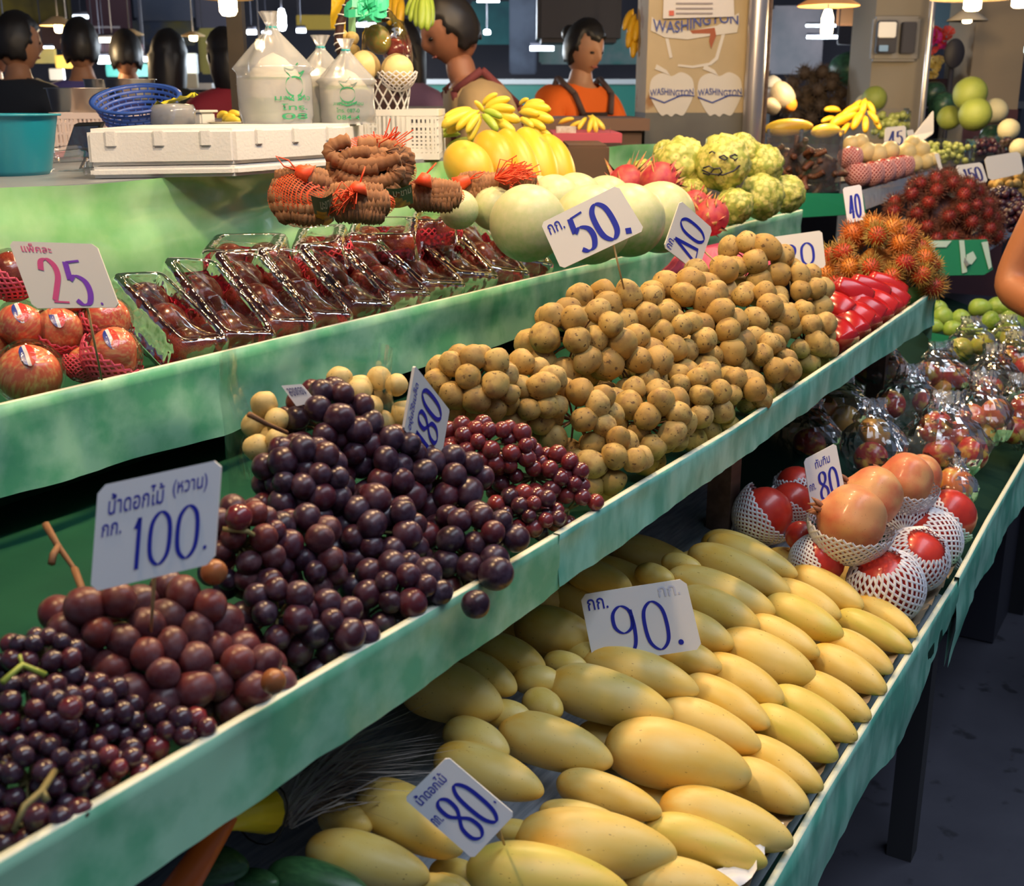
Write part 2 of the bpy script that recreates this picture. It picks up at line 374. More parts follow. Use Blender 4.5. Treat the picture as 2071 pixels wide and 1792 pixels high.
DEF = [
 (1155,105,1500,240,118,'yellow mango at the very top of the heap, below the netted fruit'),
 (1080,150,1470,310,145,'big pale yellow mango second from the top of the heap'),
 (990,245,1410,385,150,'long yellow mango third from the top, above the 90 sign'),
 (1040,320,1350,445,140,'yellow mango half hidden by the right edge of the 90 sign'),
 (950,410,1247,520,140,'pale yellow mango directly right of the 90 sign'),
 (930,530,1200,610,125,'yellow mango with small dark nick under the 90 sign corner'),
 (1480,230,1765,365,118,'yellow mango touching the lower red netted fruit'),
 (1395,285,1675,405,118,'yellow mango wedged in below the topmost mangoes, second column'),
 (1385,350,1685,485,138,'greenish yellow mango with an orange patch in the second column'),
 (1310,430,1590,560,128,'mango with bright yellow shoulder, mid second column'),
 (1190,500,1575,650,170,'large smooth pale mango in the middle of the slope'),
 (1130,590,1447,740,150,'yellow mango left below the large smooth pale one'),
 (1060,670,1390,840,150,'orange yellow mango two below the 90 sign'),
 (655,560,1105,700,155,'mango with a row of brown specks just under the 90 sign'),
 (523,665,1002,800,205,'large mango in front of the speckled one, dark dot at its tip'),
 (960,770,1355,925,165,'yellow mango with a pressed mark, mid slope'),
 (748,905,1312,1035,245,'largest mango in the middle, long and blunt, resting on others'),
 (325,850,762,985,195,'plump mango left of the largest one, in half shade'),
 (1740,335,1980,480,100,'mango with brown scuffed tip beside the netted fruit, nearest the skirt'),
 (1670,400,1960,540,112,'olive yellow mango second along the skirt from the netted fruit'),
 (1610,480,1882,620,118,'pale mango third along the skirt from the netted fruit'),
 (1560,545,1857,700,130,'golden mango with a dark crease, fourth along the skirt'),
 (1500,650,1795,810,132,'mango with a small brown hook mark, fifth along the skirt'),
 (1400,710,1740,890,142,'yellow green mango sixth along the skirt'),
 (1330,790,1662,970,150,'greenish bottomed mango seventh along the skirt'),
 (1280,910,1603,1090,145,'mango eighth along the skirt, orange yellow'),
 (1230,1010,1547,1170,160,'mango with brown scar rings near the skirt'),
 (965,1145,1480,1300,190,'long mango low on the slope by the skirt fold'),
 (555,1060,958,1190,155,'orange tinged mango below the largest one'),
 (480,1180,800,1230,110,'mango mostly hidden behind the brown blotched one'),
 (385,1290,1012,1345,235,'broad mango with brown blotch and black dot, near the lower 80 sign'),
 (900,1240,1377,1385,165,'lime tinged mango by the fold of the skirt'),
 (197,1400,830,1510,225,'long green shouldered mango at the lower edge of the picture'),
 (820,1450,1300,1540,200,'bottommost yellow mango beside the white paper scrap'),
 (310,1255,500,1290,95,'small mango end showing right of the lower 80 sign'),
 (70,960,487,1105,180,'shaded mango with dusty scuffed skin right above the lower 80 sign'),
 (-60,660,325,770,215,'big shaded mango under the middle shelf edge'),
 (385,430,700,500,175,'shaded mango left of the 90 sign'),
 (215,520,495,610,140,'dark shaded mango behind the one left of the 90 sign'),
 (120,580,380,700,150,'dim mango between the two big shaded ones'),
 (590,220,840,290,120,'very dark mango deep under the middle shelf'),
 (500,585,665,610,95,'shaded mango end under the left corner of the 90 sign'),
 (590,530,720,570,90,'shaded mango tip touching the 90 sign'),
 (375,650,570,670,110,'half hidden shaded mango left of the speckled one'),
 (430,730,560,790,110,'shaded mango stub left of the large dotted one'),
 (110,850,350,950,140,'shaded mango behind the plump one'),
 (275,790,440,810,110,'small dark mango above the plump one'),
 (970,185,1120,215,80,'dark mango hidden behind the top of the heap'),
 (865,225,1010,260,80,'dark mango stub behind the 90 sign top'),
 (30,1475,200,1495,90,'sliver of a mango at the lower edge near the green ones'),
]
kinds = {8:1, 19:1, 23:1, 24:1, 31:1, 32:1}
for i, (xa, ya, xb, yb, w, lb) in enumerate(DEF):
    mango(xa, ya, xb, yb, w, lb, kind=kinds.get(i, 0), up=(.012 if i in (14, 16, 30, 32, 13) else 0))
mango(1130,650,1640,950,285,'large shaded mango behind the lower 80 sign, dark spot on top', conv=c5, scl=2.589, up=.01)
mango(845,930,1465,1090,240,'shaded brown-green mango left of the lower 80 sign', conv=c5, scl=2.589)
mango(915,760,1170,830,170,'dim mango half behind the large one near the duster', conv=c5, scl=2.589, up=-.01)
mango(1480,1060,1740,1080,130,'dark mango tip under the lower 80 sign', conv=c5, scl=2.589, up=-.015)
mango(1390,1140,1640,1160,120,'yellow mango cut by the bottom of the picture', conv=c5, scl=2.589)
mango(190,1030,520,1040,180,'dark green mango beside the orange handle', conv=c5, scl=2.589, kind=2, group='dark green mangoes')
mango(640,1060,1160,1190,190,'long dark green mango at the bottom by a small white sign', conv=c5, scl=2.589, kind=2, group='dark green mangoes')
mango(470,1110,680,1130,120,'dark stub of a mango between the green ones', conv=c5, scl=2.589, kind=2, up=-.01, group='dark green mangoes')
# lower layer that fills the gaps between
k = 0
for j in range(6):
    for i in range(12):
        x = 1.05+i*.105 + (.05 if j % 2 else 0); y = .42+j*.085
        if x > 2.05 and y < .5: continue
        p = Vector((x, y, .75+.35*(y-.3)-.052))
        pr = p-CAM; dd = pr.dot(FWD); px = CX+FPX*pr.dot(RIGHT)/dd; py = CY-FPX*pr.dot(UP)/dd
        if not (900 < px < 1780 and 1120 < py < 1800): continue
        if px < 1130 and py > 1300 : continue
        k += 1
        o = put('mango', MANGO[k % 5], None, frame(p, (.35+rng.uniform(-.1, .1), -.9, -.30), (0, -.33, .94)) @ sc(.15, .068, .066))
        tag(o, f'lower-layer mango glimpsed in gaps, {ordn(i+1)} from near end, {ordn(j+1)} row up from skirt', 'mango', 'mangoes under the top layer')
# ---------------------------------------------------------------- grapes and longkong: clusters packed from single fruits
def round_mesh(name, m, seed, sub=3, squash=1.0, lump=.04, nub=0):
    bm = bmesh.new(); sph(bm, (0, 0, 0), 1, sub)
    for v in bm.verts:
        d = v.co.normalized(); k = 1 + lump*noise.noise(d*1.3+Vector((seed*3.1, 0, 0)))
        if nub: k += nub*max(0, d.z-.86)**1.2*6
        v.co = Vector((d.x*k, d.y*k, d.z*k*squash))
    return mesh(name, bm, m)
TAKEN = []
def pack(c, rad, r, count, rng_, D, squeeze=.84, ok=None, shells=(1.0,), cand=2200):
    """positions of spheres of radius r on the visible side of an ellipsoid"""
    out = []; nr = np.random.RandomState(rng_.randrange(10**6))
    near = [(p, q) for p, q in TAKEN if (Vector(p)-c).length < max(rad)*1.3 + .08]
    P = [np.array(p) for p, q in near]; R = [q for p, q in near]
    for sh in shells:
        d = nr.normal(size=(cand, 3)); d /= np.linalg.norm(d, axis=1)[:, None]
        d = d[d[:, 2] > -.45] if sh == 1.0 else d[d[:, 2] > -.2]
        ax = np.array([list(RIGHT), list(UP), list(-FWD)])
        e = (d*np.array([max(rad[0]-r*.35, r*.2), max(rad[1]-r*.35, r*.2), max(rad[2]-r*.5, r*.2)])*(sh if sh == 1 else .62)) @ ax + np.array(c)
        rr = r*(1+nr.uniform(-.13, .13, len(e)))
        keep = np.ones(len(e), bool)
        if ok:
            keep = np.array([ok(x, y) for x, y in zip(e, rr)])
        mind = np.full(len(e), 9.0)
        for p, q in zip(P, R):
            dd = np.linalg.norm(e-p, axis=1)/(q+rr); mind = np.minimum(mind, dd)
        n = 0; lim = count if sh == 1 else count//2
        while n < lim:
            m = np.where(keep & (mind >= squeeze), mind, 99)
            i = int(np.argmin(m))
            if m[i] > 90: break
            if n == 0 and not len(P): i = int(np.argmax(d[:, 2]*keep))
            p = e[i]; q = rr[i]; out.append((p.copy(), q)); P.append(p); R.append(q); keep[i] = False; n += 1
            dd = np.linalg.norm(e-p, axis=1)/(q+rr); mind = np.minimum(mind, dd)
    TAKEN.extend([(tuple(p), q) for p, q in out])
    return out
def over_rim(p, r, Y=.575, Z=1.066, bed=1.016):
    if p[1] - r < Y and p[2] - r*.2 < Z: return False
    return p[2] > bed + r*.7
def bunch(name, cat, label, group, px, py, rx, ry, r, meshes, part, count=160, plane=T2, push=.35, rz=.8, squeeze=.78, stem=None, okf=over_rim, D=None, up=0., hang=False):
    rng_ = random.Random(int(px*7+py)); base = plane(px, py, up) if D is None else atD(px, py, D)
    D0 = depth(base); ex, ey = rx/FPX*D0, ry/FPX*D0; ez = min(ex, ey)*rz
    c = base + ray(px, py).normalized()*ez*push
    rr = r if r < 1 else r*.98/FPX*D0
    ok = None if hang else okf
    pts = pack(c, (ex, ey, ez), rr, count, rng_, D0, squeeze, ok, (1.0, .62))
    if not pts: return None
    t = thing(name, label, cat, c - Vector((0, 0, ey)), group)
    for i, (p, q) in enumerate(pts):
        put(part, meshes[rng_.randrange(len(meshes))], t, T(p) @ rrot(rng_) @ sc(q))
    if stem:
        bm = bmesh.new()
        for p, q in pts[::max(1, len(pts)//14)]:
            p = Vector(p); tube(bm, [c, (c+p)/2 + Vector((0, 0, .003)), p], [.0018, .0014, .001], 5)
        put('stem', mesh('stem', bm, stem), t)
    return t
M_stem = mat('green_brown_stalk', (.24, .20, .07), .6)
M_twig = mat('brown_twig', (.20, .09, .035), .7)
bloom = dict(nscale=1.2, ncon=(.42, .78))
M_grape = mat('dark_purple_grape', (.055, .011, .016), .30, rnd=[(.034, .009, .020), (.020, .009, .018), (.095, .014, .020), (.028, .010, .024), (.055, .012, .018)], col2=(.105, .068, .100), spec=.45, coat=.0, **bloom)
M_grape_r = mat('reddish_grape', (.10, .017, .019), .36, rnd=[(.07, .014, .020), (.16, .028, .024), (.09, .018, .022), (.055, .014, .020)], col2=(.17, .085, .095), spec=.4, **bloom)
M_grape_s = mat('small_red_grape', (.20, .018, .020), .22, rnd=[(.12, .012, .018), (.26, .03, .025), (.09, .012, .018)], col2=(.18, .06, .08), spec=.6, coat=.3, **bloom)
M_grape_d = mat('small_dark_grape', (.055, .010, .016), .26, rnd=[(.025, .008, .018), (.10, .014, .018), (.03, .009, .018)], col2=(.07, .045, .075), spec=.55, coat=.2, **bloom)
M_grape_o = mat('unripe_orange_grape', (.30, .10, .03), .35)
GP = [round_mesh('grape_form', M_grape, s, squash=q) for s, q in ((1, 1.0), (2, 1.12), (3, 1.05))]
GR = [round_mesh('grape_form_red', M_grape_r, s, squash=q) for s, q in ((1, 1.0), (2, 1.15), (3, 1.08))]
GS = [round_mesh('grape_form_small', M_grape_s, s, sub=2, squash=q) for s, q in ((1, 1.0), (2, 1.1))]
GD = [round_mesh('grape_form_dark', M_grape_d, s, sub=2, squash=q) for s, q in ((1, 1.0), (2, 1.1))]
GG = 'bunches of grapes on the middle shelf'
def gb(label, px, py, rx, ry, r, ms, **k): return bunch('grape_bunch', 'grapes', label, GG, px, py, rx, ry, r, ms, 'grape', stem=M_stem, **k)
gb('dark purple grape bunch forming the peak of the grape heap', 665, 880, 100, 105, 28, GP)
gb('dark purple grape bunch below the peak, left side', 610, 985, 95, 100, 28, GP)
gb('dark purple grape bunch in the heap right of the peak', 765, 955, 105, 90, 29, GP)
gb('purple grape bunch next to the red grapes, below the 180 sign', 880, 980, 110, 75, 28, GP)
gb('red tinged purple grape bunch spilling over the shelf edge', 950, 1130, 115, 105, 28, GP+GR[:1], push=.2, squeeze=.86, hang=False)
gb('purple grape bunch in the centre of the heap', 745, 1085, 110, 95, 29, GP)
gb('bluish grape bunch low in the heap above the shelf edge', 800, 1215, 105, 90, 28, GP)
gb('dusky grape bunch at the left flank of the tall heap', 600, 1130, 95, 95, 28, GP+GR[:1])
gb('dark grape bunch at the foot of the tall heap', 655, 1290, 95, 85, 30, GP)
gb('grape bunch with a red grape on top beside the 100 sign', 490, 1110, 85, 95, 26, GR+GP[:1])
gb('dark grape bunch low between the two heaps', 560, 1250, 80, 85, 30, GP)
gb('large reddish grapes bunch under the 100 sign', 350, 1260, 120, 85, 37, GR)
gb('plump reddish grape bunch left of the sign stick', 200, 1270, 110, 80, 38, GR)
gb('plump reddish grape bunch in front of the sign stick', 300, 1370, 120, 85, 37, GR)
gb('plump reddish grape bunch close to the shelf edge', 450, 1375, 110, 85, 38, GR)
gb('reddish grape bunch with one orange grape, by the shelf edge', 550, 1390, 70, 60, 33, GR)
gb('small dark grapes on the left, with a green stalk', 80, 1340, 90, 60, 22, GD)
gb('small dark grape bunch in the shadow at the left', 60, 1450, 110, 80, 23, GD)
gb('small dark grape bunch with a single bright red grape', 190, 1450, 90, 80, 23, GD)
gb('small wine red grape bunch beside the shelf edge', 330, 1500, 110, 70, 24, GD+GS[:1])
gb('small dark grape bunch above the lower left corner', 60, 1580, 120, 90, 24, GD)
gb('small grape bunch with long bare stalk', 210, 1570, 90, 80, 24, GD+GS[:1])
gb('small dark grape bunch in the lower left corner', 80, 1690, 120, 80, 26, GD)
gb('small glossy red grape bunch right under the 180 sign', 975, 905, 110, 55, 19, GS, count=110)
gb('small glossy red grape bunch sloping to the shelf edge', 1080, 965, 110, 60, 19, GS, count=110)
gb('small glossy red grape bunch at the shelf edge beside the longkong', 1150, 1030, 75, 40, 18, GS, count=80)
gb('darker small red grape bunch tucked behind the purple ones', 1060, 1040, 80, 50, 19, GS+GD[:1], count=80)

M_lk = mat('longkong_skin', (.49, .31, .085), .55, rnd=[(.58, .39, .12), (.43, .26, .07), (.58, .40, .14), (.40, .24, .07)], col2=(.34, .20, .07), nscale=1.4, ncon=(.48, .70),
           spots=(3.4, .62, .68, (.15, .085, .035)), bump=.12, bscale=16, spec=.3, detail=6)
LK = [round_mesh('longkong_form', M_lk, s, lump=.13, nub=.14, squash=q) for s, q in ((1, 1.0), (2, 1.1), (3, .94), (4, 1.18))]
LG = 'clusters of longkong on the middle shelf'
def lk(label, px, py, rx, ry, r=28, **k): return bunch('longkong_cluster', 'longkong', label, LG, px, py, rx, ry, r, LK, 'longkong', stem=M_twig, rz=.85, squeeze=.81, **k)
lk('longkong cluster beside the 180 sign', 955, 775, 90, 70)
lk('longkong cluster between the 180 sign and the main heap', 1060, 800, 80, 75, 27)
lk('longkong cluster of large fruits with a bruised one, front left of the heap', 1165, 690, 105, 80, 30)
lk('longkong cluster with a big pale fruit, front of the heap', 1255, 740, 95, 75, 30)
lk('longkong cluster along the crest under the 50 sign', 1240, 630, 120, 50, 28)
lk('longkong cluster at the heap front above the red grapes', 1160, 850, 95, 75, 28)
lk('lowest longkong cluster touching the red grapes', 1235, 945, 80, 75, 29)
lk('longkong cluster in the heap centre', 1350, 720, 90, 90, 28)
lk('longkong cluster at the lower front above the shelf edge', 1310, 860, 85, 90, 28)
lk('longkong cluster right of the 50 sign stick', 1380, 620, 95, 60, 28)
lk('brownish longkong cluster below the 40 sign', 1440, 570, 60, 40, 26)
lk('longkong cluster in the shade behind the heap centre', 1440, 700, 70, 90, 27)
lk('longkong cluster near the shelf edge, right of centre', 1400, 820, 70, 80, 26)
lk('longkong cluster at the tip of the right peak', 1520, 535, 75, 55, 25)
lk('longkong cluster on the right flank of the peak', 1600, 600, 75, 65, 24)
lk('longkong cluster facing the red fruit packs', 1625, 690, 60, 75, 23)
lk('longkong cluster in the middle of the right peak', 1520, 650, 80, 70, 24)
lk('longkong cluster low on the right heap', 1530, 750, 75, 75, 24)
lk('small longkong cluster lying at the shelf edge', 1490, 810, 60, 60, 24)
M_lky = mat('pale_longkong_skin', (.62, .44, .15), .5, col2=(.70, .52, .20), nscale=2, spots=(5, .66, .74, (.2, .12, .04)), bump=.1, bscale=16)
LKY = [round_mesh('pale_longkong_form', M_lky, s, lump=.1, nub=.12) for s in (1, 2, 3)]
for lb, px, py, rx, ry in (('longkong cluster inside the clear bag, right of the grape peak', 770, 810, 75, 55), ('longkong cluster inside the clear bag behind the grape peak', 690, 800, 60, 50),
                           ('longkong cluster in the clear bag left of the grapes', 550, 850, 50, 45), ('longkong cluster low in the clear bag, behind the purple grapes', 545, 925, 45, 50), ('longkong cluster beside the bag under the 180 sign', 832, 935, 34, 34)):
    bunch('longkong_cluster', 'longkong', lb, 'longkong in the clear bag', px, py, rx, ry, 27, LKY, 'longkong', plane=T2, push=1.5, squeeze=.86, count=30)
# clear bag standing around them
M_bag = film('clear_bag_film', fm=.22, rough=.08, bump=.4, bscale=18, base=.02)
bp0 = T2(660, 880) + Vector((.0, .05, 0)); B0 = Vector((.5, .0, 0))
c = T2(660, 870); c = c + ray(660, 870).normalized()*.03
cen = Vector((c.x, c.y+.02, 1.02)); hw = .085
bm = bmesh.new()
def bagf(u, v):
    th = 2*math.pi*u; q = abs(math.cos(th))**.7*math.copysign(1, math.cos(th)), abs(math.sin(th))**.7*math.copysign(1, math.sin(th))
    zz = .005 + .235*v; w = 1 + .08*noise.noise(Vector((th*1.3, v*4, 3)))
    p = _r*(q[0]*hw*w) + _f*(q[1]*.06*w)
    return cen + p + Vector((0, 0, zz))
grid(bm, bagf, 48, 16, wrap=True)
bagme = local(mesh('clear_bag', bm, M_bag), cen)
tag(put('clear_bag', bagme, None, T(cen)), 'clear plastic bag standing open around pale longkong behind the grapes', 'bag')
# single loose grapes and stalks
def one(name, px, py, r, me, label, cat, off=-.03, plane=T2):
    p = plane(px, py); p = p + ray(px, py).normalized()*off; q = r/FPX*depth(p)
    tag(put(name, me, None, T(p) @ rrot(rng) @ sc(q)), label, cat)
GO = round_mesh('grape_form_orange', M_grape_o, 4)
one('grape', 553, 1378, 26, GO, 'single orange brown grape lying by the shelf edge', 'grape', -.07)
one('grape', 433, 1157, 27, GO, 'single tawny grape right of the 100 sign', 'grape', -.05)
one('grape', 483, 1046, 28, round_mesh('grape_form_red_single', M_grape_s, 2), 'single bright red grape right beside the 100 sign', 'grape', -.045)
one('grape', 143, 1433, 25, bpy.data.meshes['grape_form_red_single'], 'bright red grape standing out of the small dark bunch', 'grape', -.05)
one('grape', 962, 1222, 30, GP[0], 'purple grape hanging over the outside of the green shelf edge', 'grape', -.045)
one('grape', 1003, 1160, 36, GP[2], 'big two-tone purple grape over the shelf edge', 'grape', -.05)
def stalk(label, pts, rad, m, br=()):
    bm = bmesh.new(); tube(bm, pts, rad, 7)
    for b in br: tube(bm, b, rad[-1] if isinstance(rad, list) else rad*.6, 5)
    o = put('stalk', local(mesh('stalk', bm, m), pts[0]), None, T(pts[0])); tag(o, label, 'stalk'); return o
q = lambda px, py, off=-.03: T2(px, py) + ray(px, py).normalized()*off
stalk('dry brown twig sticking up left of the 100 sign', [q(175, 1220, .02), q(150, 1150, .03), q(118, 1105, .035), q(92, 1060, .04)], [.0012, .0018, .0025, .003], M_twig,
      ([q(150, 1150, .03), q(165, 1190, .02), q(160, 1215, .02)], [q(118, 1105, .035), q(108, 1120, .03), q(104, 1140, .03)]))
stalk('bright green stalk among the small dark grapes', [q(5, 1380), q(45, 1345), q(92, 1365)], .0022, mat('fresh_green_stalk', (.35, .42, .06), .5), ([q(45, 1345), q(40, 1325)],))
stalk('long bare tan stalk in the lower left grapes', [q(28, 1680, -.05), q(50, 1630, -.06), q(85, 1600, -.05), q(110, 1560, -.03)], [.0016, .002, .0022, .0022], M_stem, ([q(85, 1600, -.05), q(95, 1620, -.05)],))
stalk('thick cut stem poking out left of the grape peak', [q(503, 838, -.06), q(540, 858, -.05), q(580, 875, -.02)], [.0028, .0022, .002], M_twig)
stalk('thin tan stalk right of the 100 sign', [q(450, 1070, -.03), q(500, 1075, -.04), q(535, 1095, -.02)], .0022, M_stem)
# ---------------------------------------------------------------- price placards with hand-painted figures
M_sign = mat('white_placard_plastic', (.80, .80, .82), .45)
M_signw = mat('white_placard_aged', (.78, .74, .68), .5)
M_ink = mat('blue_marker_ink', (.012, .022, .38), .45)
M_ink2 = mat('dark_blue_marker_ink', (.02, .03, .20), .45)
M_pinkink = mat('pink_marker_ink', (.72, .10, .28), .45)
M_purpleink = mat('purple_marker_ink', (.22, .06, .55), .45)
M_ghost = mat('faint_old_ink', (.60, .62, .76), .5)
M_stick = mat('bamboo_skewer', (.50, .34, .15), .6)
def cr(pts, n=10, loop=False):
    P = [Vector((p[0], p[1], 0)) for p in pts]; out = []
    m = len(P)
    for i in range(m if loop else m-1):
        a, b, c, d = (P[(i-1) % m], P[i], P[(i+1) % m], P[(i+2) % m]) if loop else (P[max(i-1, 0)], P[i], P[i+1], P[min(i+2, m-1)])
        for k in range(n):
            t = k/n
            out.append(.5*((2*b)+(-a+c)*t+(2*a-5*b+4*c-d)*t*t+(-a+3*b-3*c+d)*t**3))
    out.append(P[0].copy() if loop else P[-1].copy()); return out
GL = {
 '0': [(1, [(.5, 0), (.86, .16), (.95, .5), (.86, .84), (.5, 1), (.14, .84), (.05, .5), (.14, .16)])],
 '1': [(0, [(.25, .22), (.55, .03)]), (0, [(.52, .02), (.50, 1.0)])],
 '2': [(0, [(.06, .24), (.22, .04), (.55, 0), (.82, .14), (.82, .36), (.55, .62), (.22, .90)]), (0, [(.14, .93), (.92, .95)])],
 '3': [(0, [(.1, .1), (.5, 0), (.85, .2), (.5, .45), (.9, .7), (.5, 1), (.1, .9)])],
 '4': [(0, [(.62, .02), (.08, .70), (.10, .72)]), (0, [(.08, .72), (.95, .72)]), (0, [(.64, 0), (.64, 1.0)])],
 'A': [(0, [(.55, .0), (.05, .92)]), (0, [(.05, .95), (.90, .90)]), (0, [(.90, .92), (.55, .0)])],
 '5': [(0, [(.92, .02), (.22, .06)]), (0, [(.20, .05), (.12, .45)]), (0, [(.12, .46), (.45, .36), (.85, .48), (.92, .72), (.70, .96), (.35, 1.0), (.10, .90)])],
 '8': [(1, [(.5, .48), (.14, .32), (.16, .08), (.5, 0), (.82, .1), (.80, .32), (.5, .48), (.12, .66), (.10, .90), (.5, 1), (.88, .88), (.86, .64)])],
 '9': [(1, [(.80, .14), (.45, 0), (.10, .14), (.08, .42), (.40, .56), (.78, .44)]), (0, [(.82, .10), (.86, .5), (.74, .85), (.36, 1.06), (.10, .98)])],
 '.': [(0, [(.45, .90), (.25, 1.04)])],
}
def ribbon(bm, pts, a, b, mi, xf, lift):
    L, R = [], []
    for i, p in enumerate(pts):
        t = (pts[min(i+1, len(pts)-1)] - pts[max(i-1, 0)])
        if t.length < 1e-6: t = Vector((1, 0, 0))
        t.normalize(); n = Vector((-t.y, t.x, 0)); w = a + b*abs(n.x)
        L.append(bm.verts.new(xf(p + n*w, lift))); R.append(bm.verts.new(xf(p - n*w, lift)))
    for i in range(len(pts)-1):
        f = bm.faces.new((L[i], L[i+1], R[i+1], R[i])); f.material_index = mi
def text_poly(body):
    cu = bpy.data.curves.new('txt', 'FONT'); cu.body = body; cu.resolution_u = 3; cu.offset = .008
    o = bpy.data.objects.new('txt', cu); COL.objects.link(o)
    bpy.context.view_layer.update()
    me = bpy.data.meshes.new_from_object(o.evaluated_get(bpy.context.evaluated_depsgraph_get()))
    bpy.data.objects.remove(o); return me
def quadpose(cor, D, dz=(0, 0, 0, 0), lam=.02):
    r = [ray(*c) for c in cor]                       # TL TR BR BL
    A = np.zeros((3+4, 4)); y = np.zeros(7)
    for i, s in enumerate((1, -1, 1, -1)): A[:3, i] = np.array(r[i])*s
    for i in range(4): A[3+i, i] = lam; y[3+i] = lam*(D+dz[i])
    d = np.linalg.lstsq(A, y, rcond=None)[0]
    return [CAM + r[i]*float(d[i]) for i in range(4)]
def sign(label, cor, D, digits=None, dbox=None, texts=(), ink=1, clip=.06, dz=(0, 0, 0, 0), base=None, stick=None, nib=(.008, .020), cat='price sign', slant=0, name='price_sign', lam=.5, mats=None):
    P = quadpose(cor, D, dz, lam); c0 = sum(P, Vector())/4
    eu = ((P[1]-P[0])+(P[2]-P[3]))/2; ev = ((P[3]-P[0])+(P[2]-P[1]))/2
    n = eu.cross(ev).normalized()
    if n.dot(CAM-c0) < 0: n = -n
    def X(u, v, h): return P[0].lerp(P[1], u).lerp(P[3].lerp(P[2], u), v) + n*h - c0
    t = thing(name, label, cat, c0, 'hand-painted price placards')
    asp = eu.length/ev.length; cx_, cy_ = clip, clip*asp
    out = [(cx_, 0), (1-cx_, 0), (1, cy_), (1, 1-cy_), (1-cx_, 1), (cx_, 1), (0, 1-cy_), (0, cy_)]
    bm = bmesh.new(); F = [bm.verts.new(X(u, v, .0015)) for u, v in out]; B = [bm.verts.new(X(u, v, -.0015)) for u, v in out]
    bm.faces.new(F); bm.faces.new(list(reversed(B)))
    for i in range(8): bm.faces.new((F[i], F[(i+1) % 8], B[(i+1) % 8], B[i]))
    bmesh.ops.recalc_face_normals(bm, faces=bm.faces)
    plc = put('placard', mesh('placard', bm, base or M_sign, False), t, T(c0))
    inks = mats or [M_ink, M_pinkink, M_purpleink, M_ghost, M_ink2]
    if digits:
        bm = bmesh.new(); u0, v0, u1, v1 = dbox; W_ = sum(.45 if ch in '.,' else (.6 if ch == '1' else 1) for ch in digits); wd_ = (u1-u0)/W_; x = u0; ht = v1-v0
        for k, ch in enumerate(digits):
            cw = wd_*(.45 if ch in '.,' else (.6 if ch == '1' else 1))
            mi = ink if isinstance(ink, int) else ink[min(k, len(ink)-1)]
            for loop, pts in GL['.' if ch == ',' else ch]:
                q = cr(pts, 8, bool(loop))
                q = [Vector((x + cw*(.08+.80*p.x) + slant*(1-p.y)*ht, v0 + ht*p.y, 0)) for p in q]
                # work in a frame scaled to the board so strokes stay even
                qq = [Vector((p.x*asp, p.y, 0)) for p in q]
                ribbon(bm, qq, nib[0], nib[1], mi, lambda p, h: X(p.x/asp, p.y, h), .0022)
            x += cw
        for f in bm.faces:
            pass
        bmesh.ops.recalc_face_normals(bm, faces=bm.faces)
        put('painted_figures', mesh('painted_figures', bm, smooth=False, mats=inks), plc, T(c0))
    for body, (u0, v0, u1, v1), rot, mi in texts:     # text fitted into a box, rot in degrees
        me = text_poly(body)
        if not len(me.vertices): continue
        co = np.empty(len(me.vertices)*3); me.vertices.foreach_get('co', co); co = co.reshape(-1, 3)
        lo, hi = co.min(0), co.max(0); s = (hi-lo); ca, sa = math.cos(math.radians(rot)), math.sin(math.radians(rot))
        bw, bh = (u1-u0)*asp, (v1-v0)
        for v in me.vertices:
            a = ((v.co.x-lo[0])/s[0]-.5)*bw; b = (.5-(v.co.y-lo[1])/s[1])*bh
            a2 = a*ca - b*sa; b2 = a*sa + b*ca
            v.co = X((u0+u1)/2 + a2/asp, (v0+v1)/2 + b2, .0022)
        me.materials.clear(); me.materials.append(inks[mi])
        put('lettering', me, plc, T(c0))
    if stick:
        bm = bmesh.new(); a, b = stick
        pa = X(a[0], a[1], -.003)+c0; pb = b if isinstance(b, Vector) else atD(b[0], b[1], b[2])
        tube(bm, [pa-c0, pb-c0], [.0016, .0012], 6); put('stick', mesh('stick', bm, M_stick), t, T(c0))
    return t
d2 = lambda px, py, o=0: depth(T2(px, py)) + o
sign('white price placard reading 100 in blue, standing in the grapes', [(200, 983), (449, 929), (434, 1139), (184, 1198)], .80, '100', (.30, .38, .88, .88), [('น้ำดอกไม้', (.10, .10, .55, .30), 0, 0), ('(หวาน)', (.62, .10, .90, .28), 0, 0), ('กก.', (.06, .38, .22, .50), 0, 0), ('.', (.90, .80, .93, .84), 0, 0)],
     ink=0, clip=.06, stick=((.50, .85), (303, 1320, .86)), nib=(.006, .015), slant=.0)
sign('white price placard with pink to purple 25 in the apples', [(18, 488), (195, 494), (243, 622), (68, 624)], 1.28, '25', (.22, .26, .78, .95), [('แพ็คละ', (.12, .03, .46, .16), 2, 1), ('.', (.80, .92, .83, .96), 0, 2)],
     ink=(1, 2), clip=.05, base=M_signw, stick=((.62, .95), (206, 768, 1.34)), nib=(.012, .030))
sign('tilted white price placard reading 50 in blue', [(1093, 452), (1249, 375), (1304, 466), (1135, 545)], 1.60, '50.', (.26, .14, .92, .90), [('กก.', (.05, .10, .24, .30), 0, 0)], ink=0, clip=.04,
     base=M_signw, stick=((.66, .80), (1262, 585, 1.62)), nib=(.014, .042))
sign('diamond-tilted price placard reading 40, right of the 50 placard', [(1342, 500), (1375, 405), (1440, 462), (1410, 552)], 1.95, 'A0', (.10, .18, .86, .88), [('กก.', (.04, .04, .28, .18), 0, 0)], ink=0, clip=.06,
     base=M_signw, stick=((.50, .98), (1482, 562, 2.0)), nib=(.010, .022), dz=(0, 0, .04, .04))
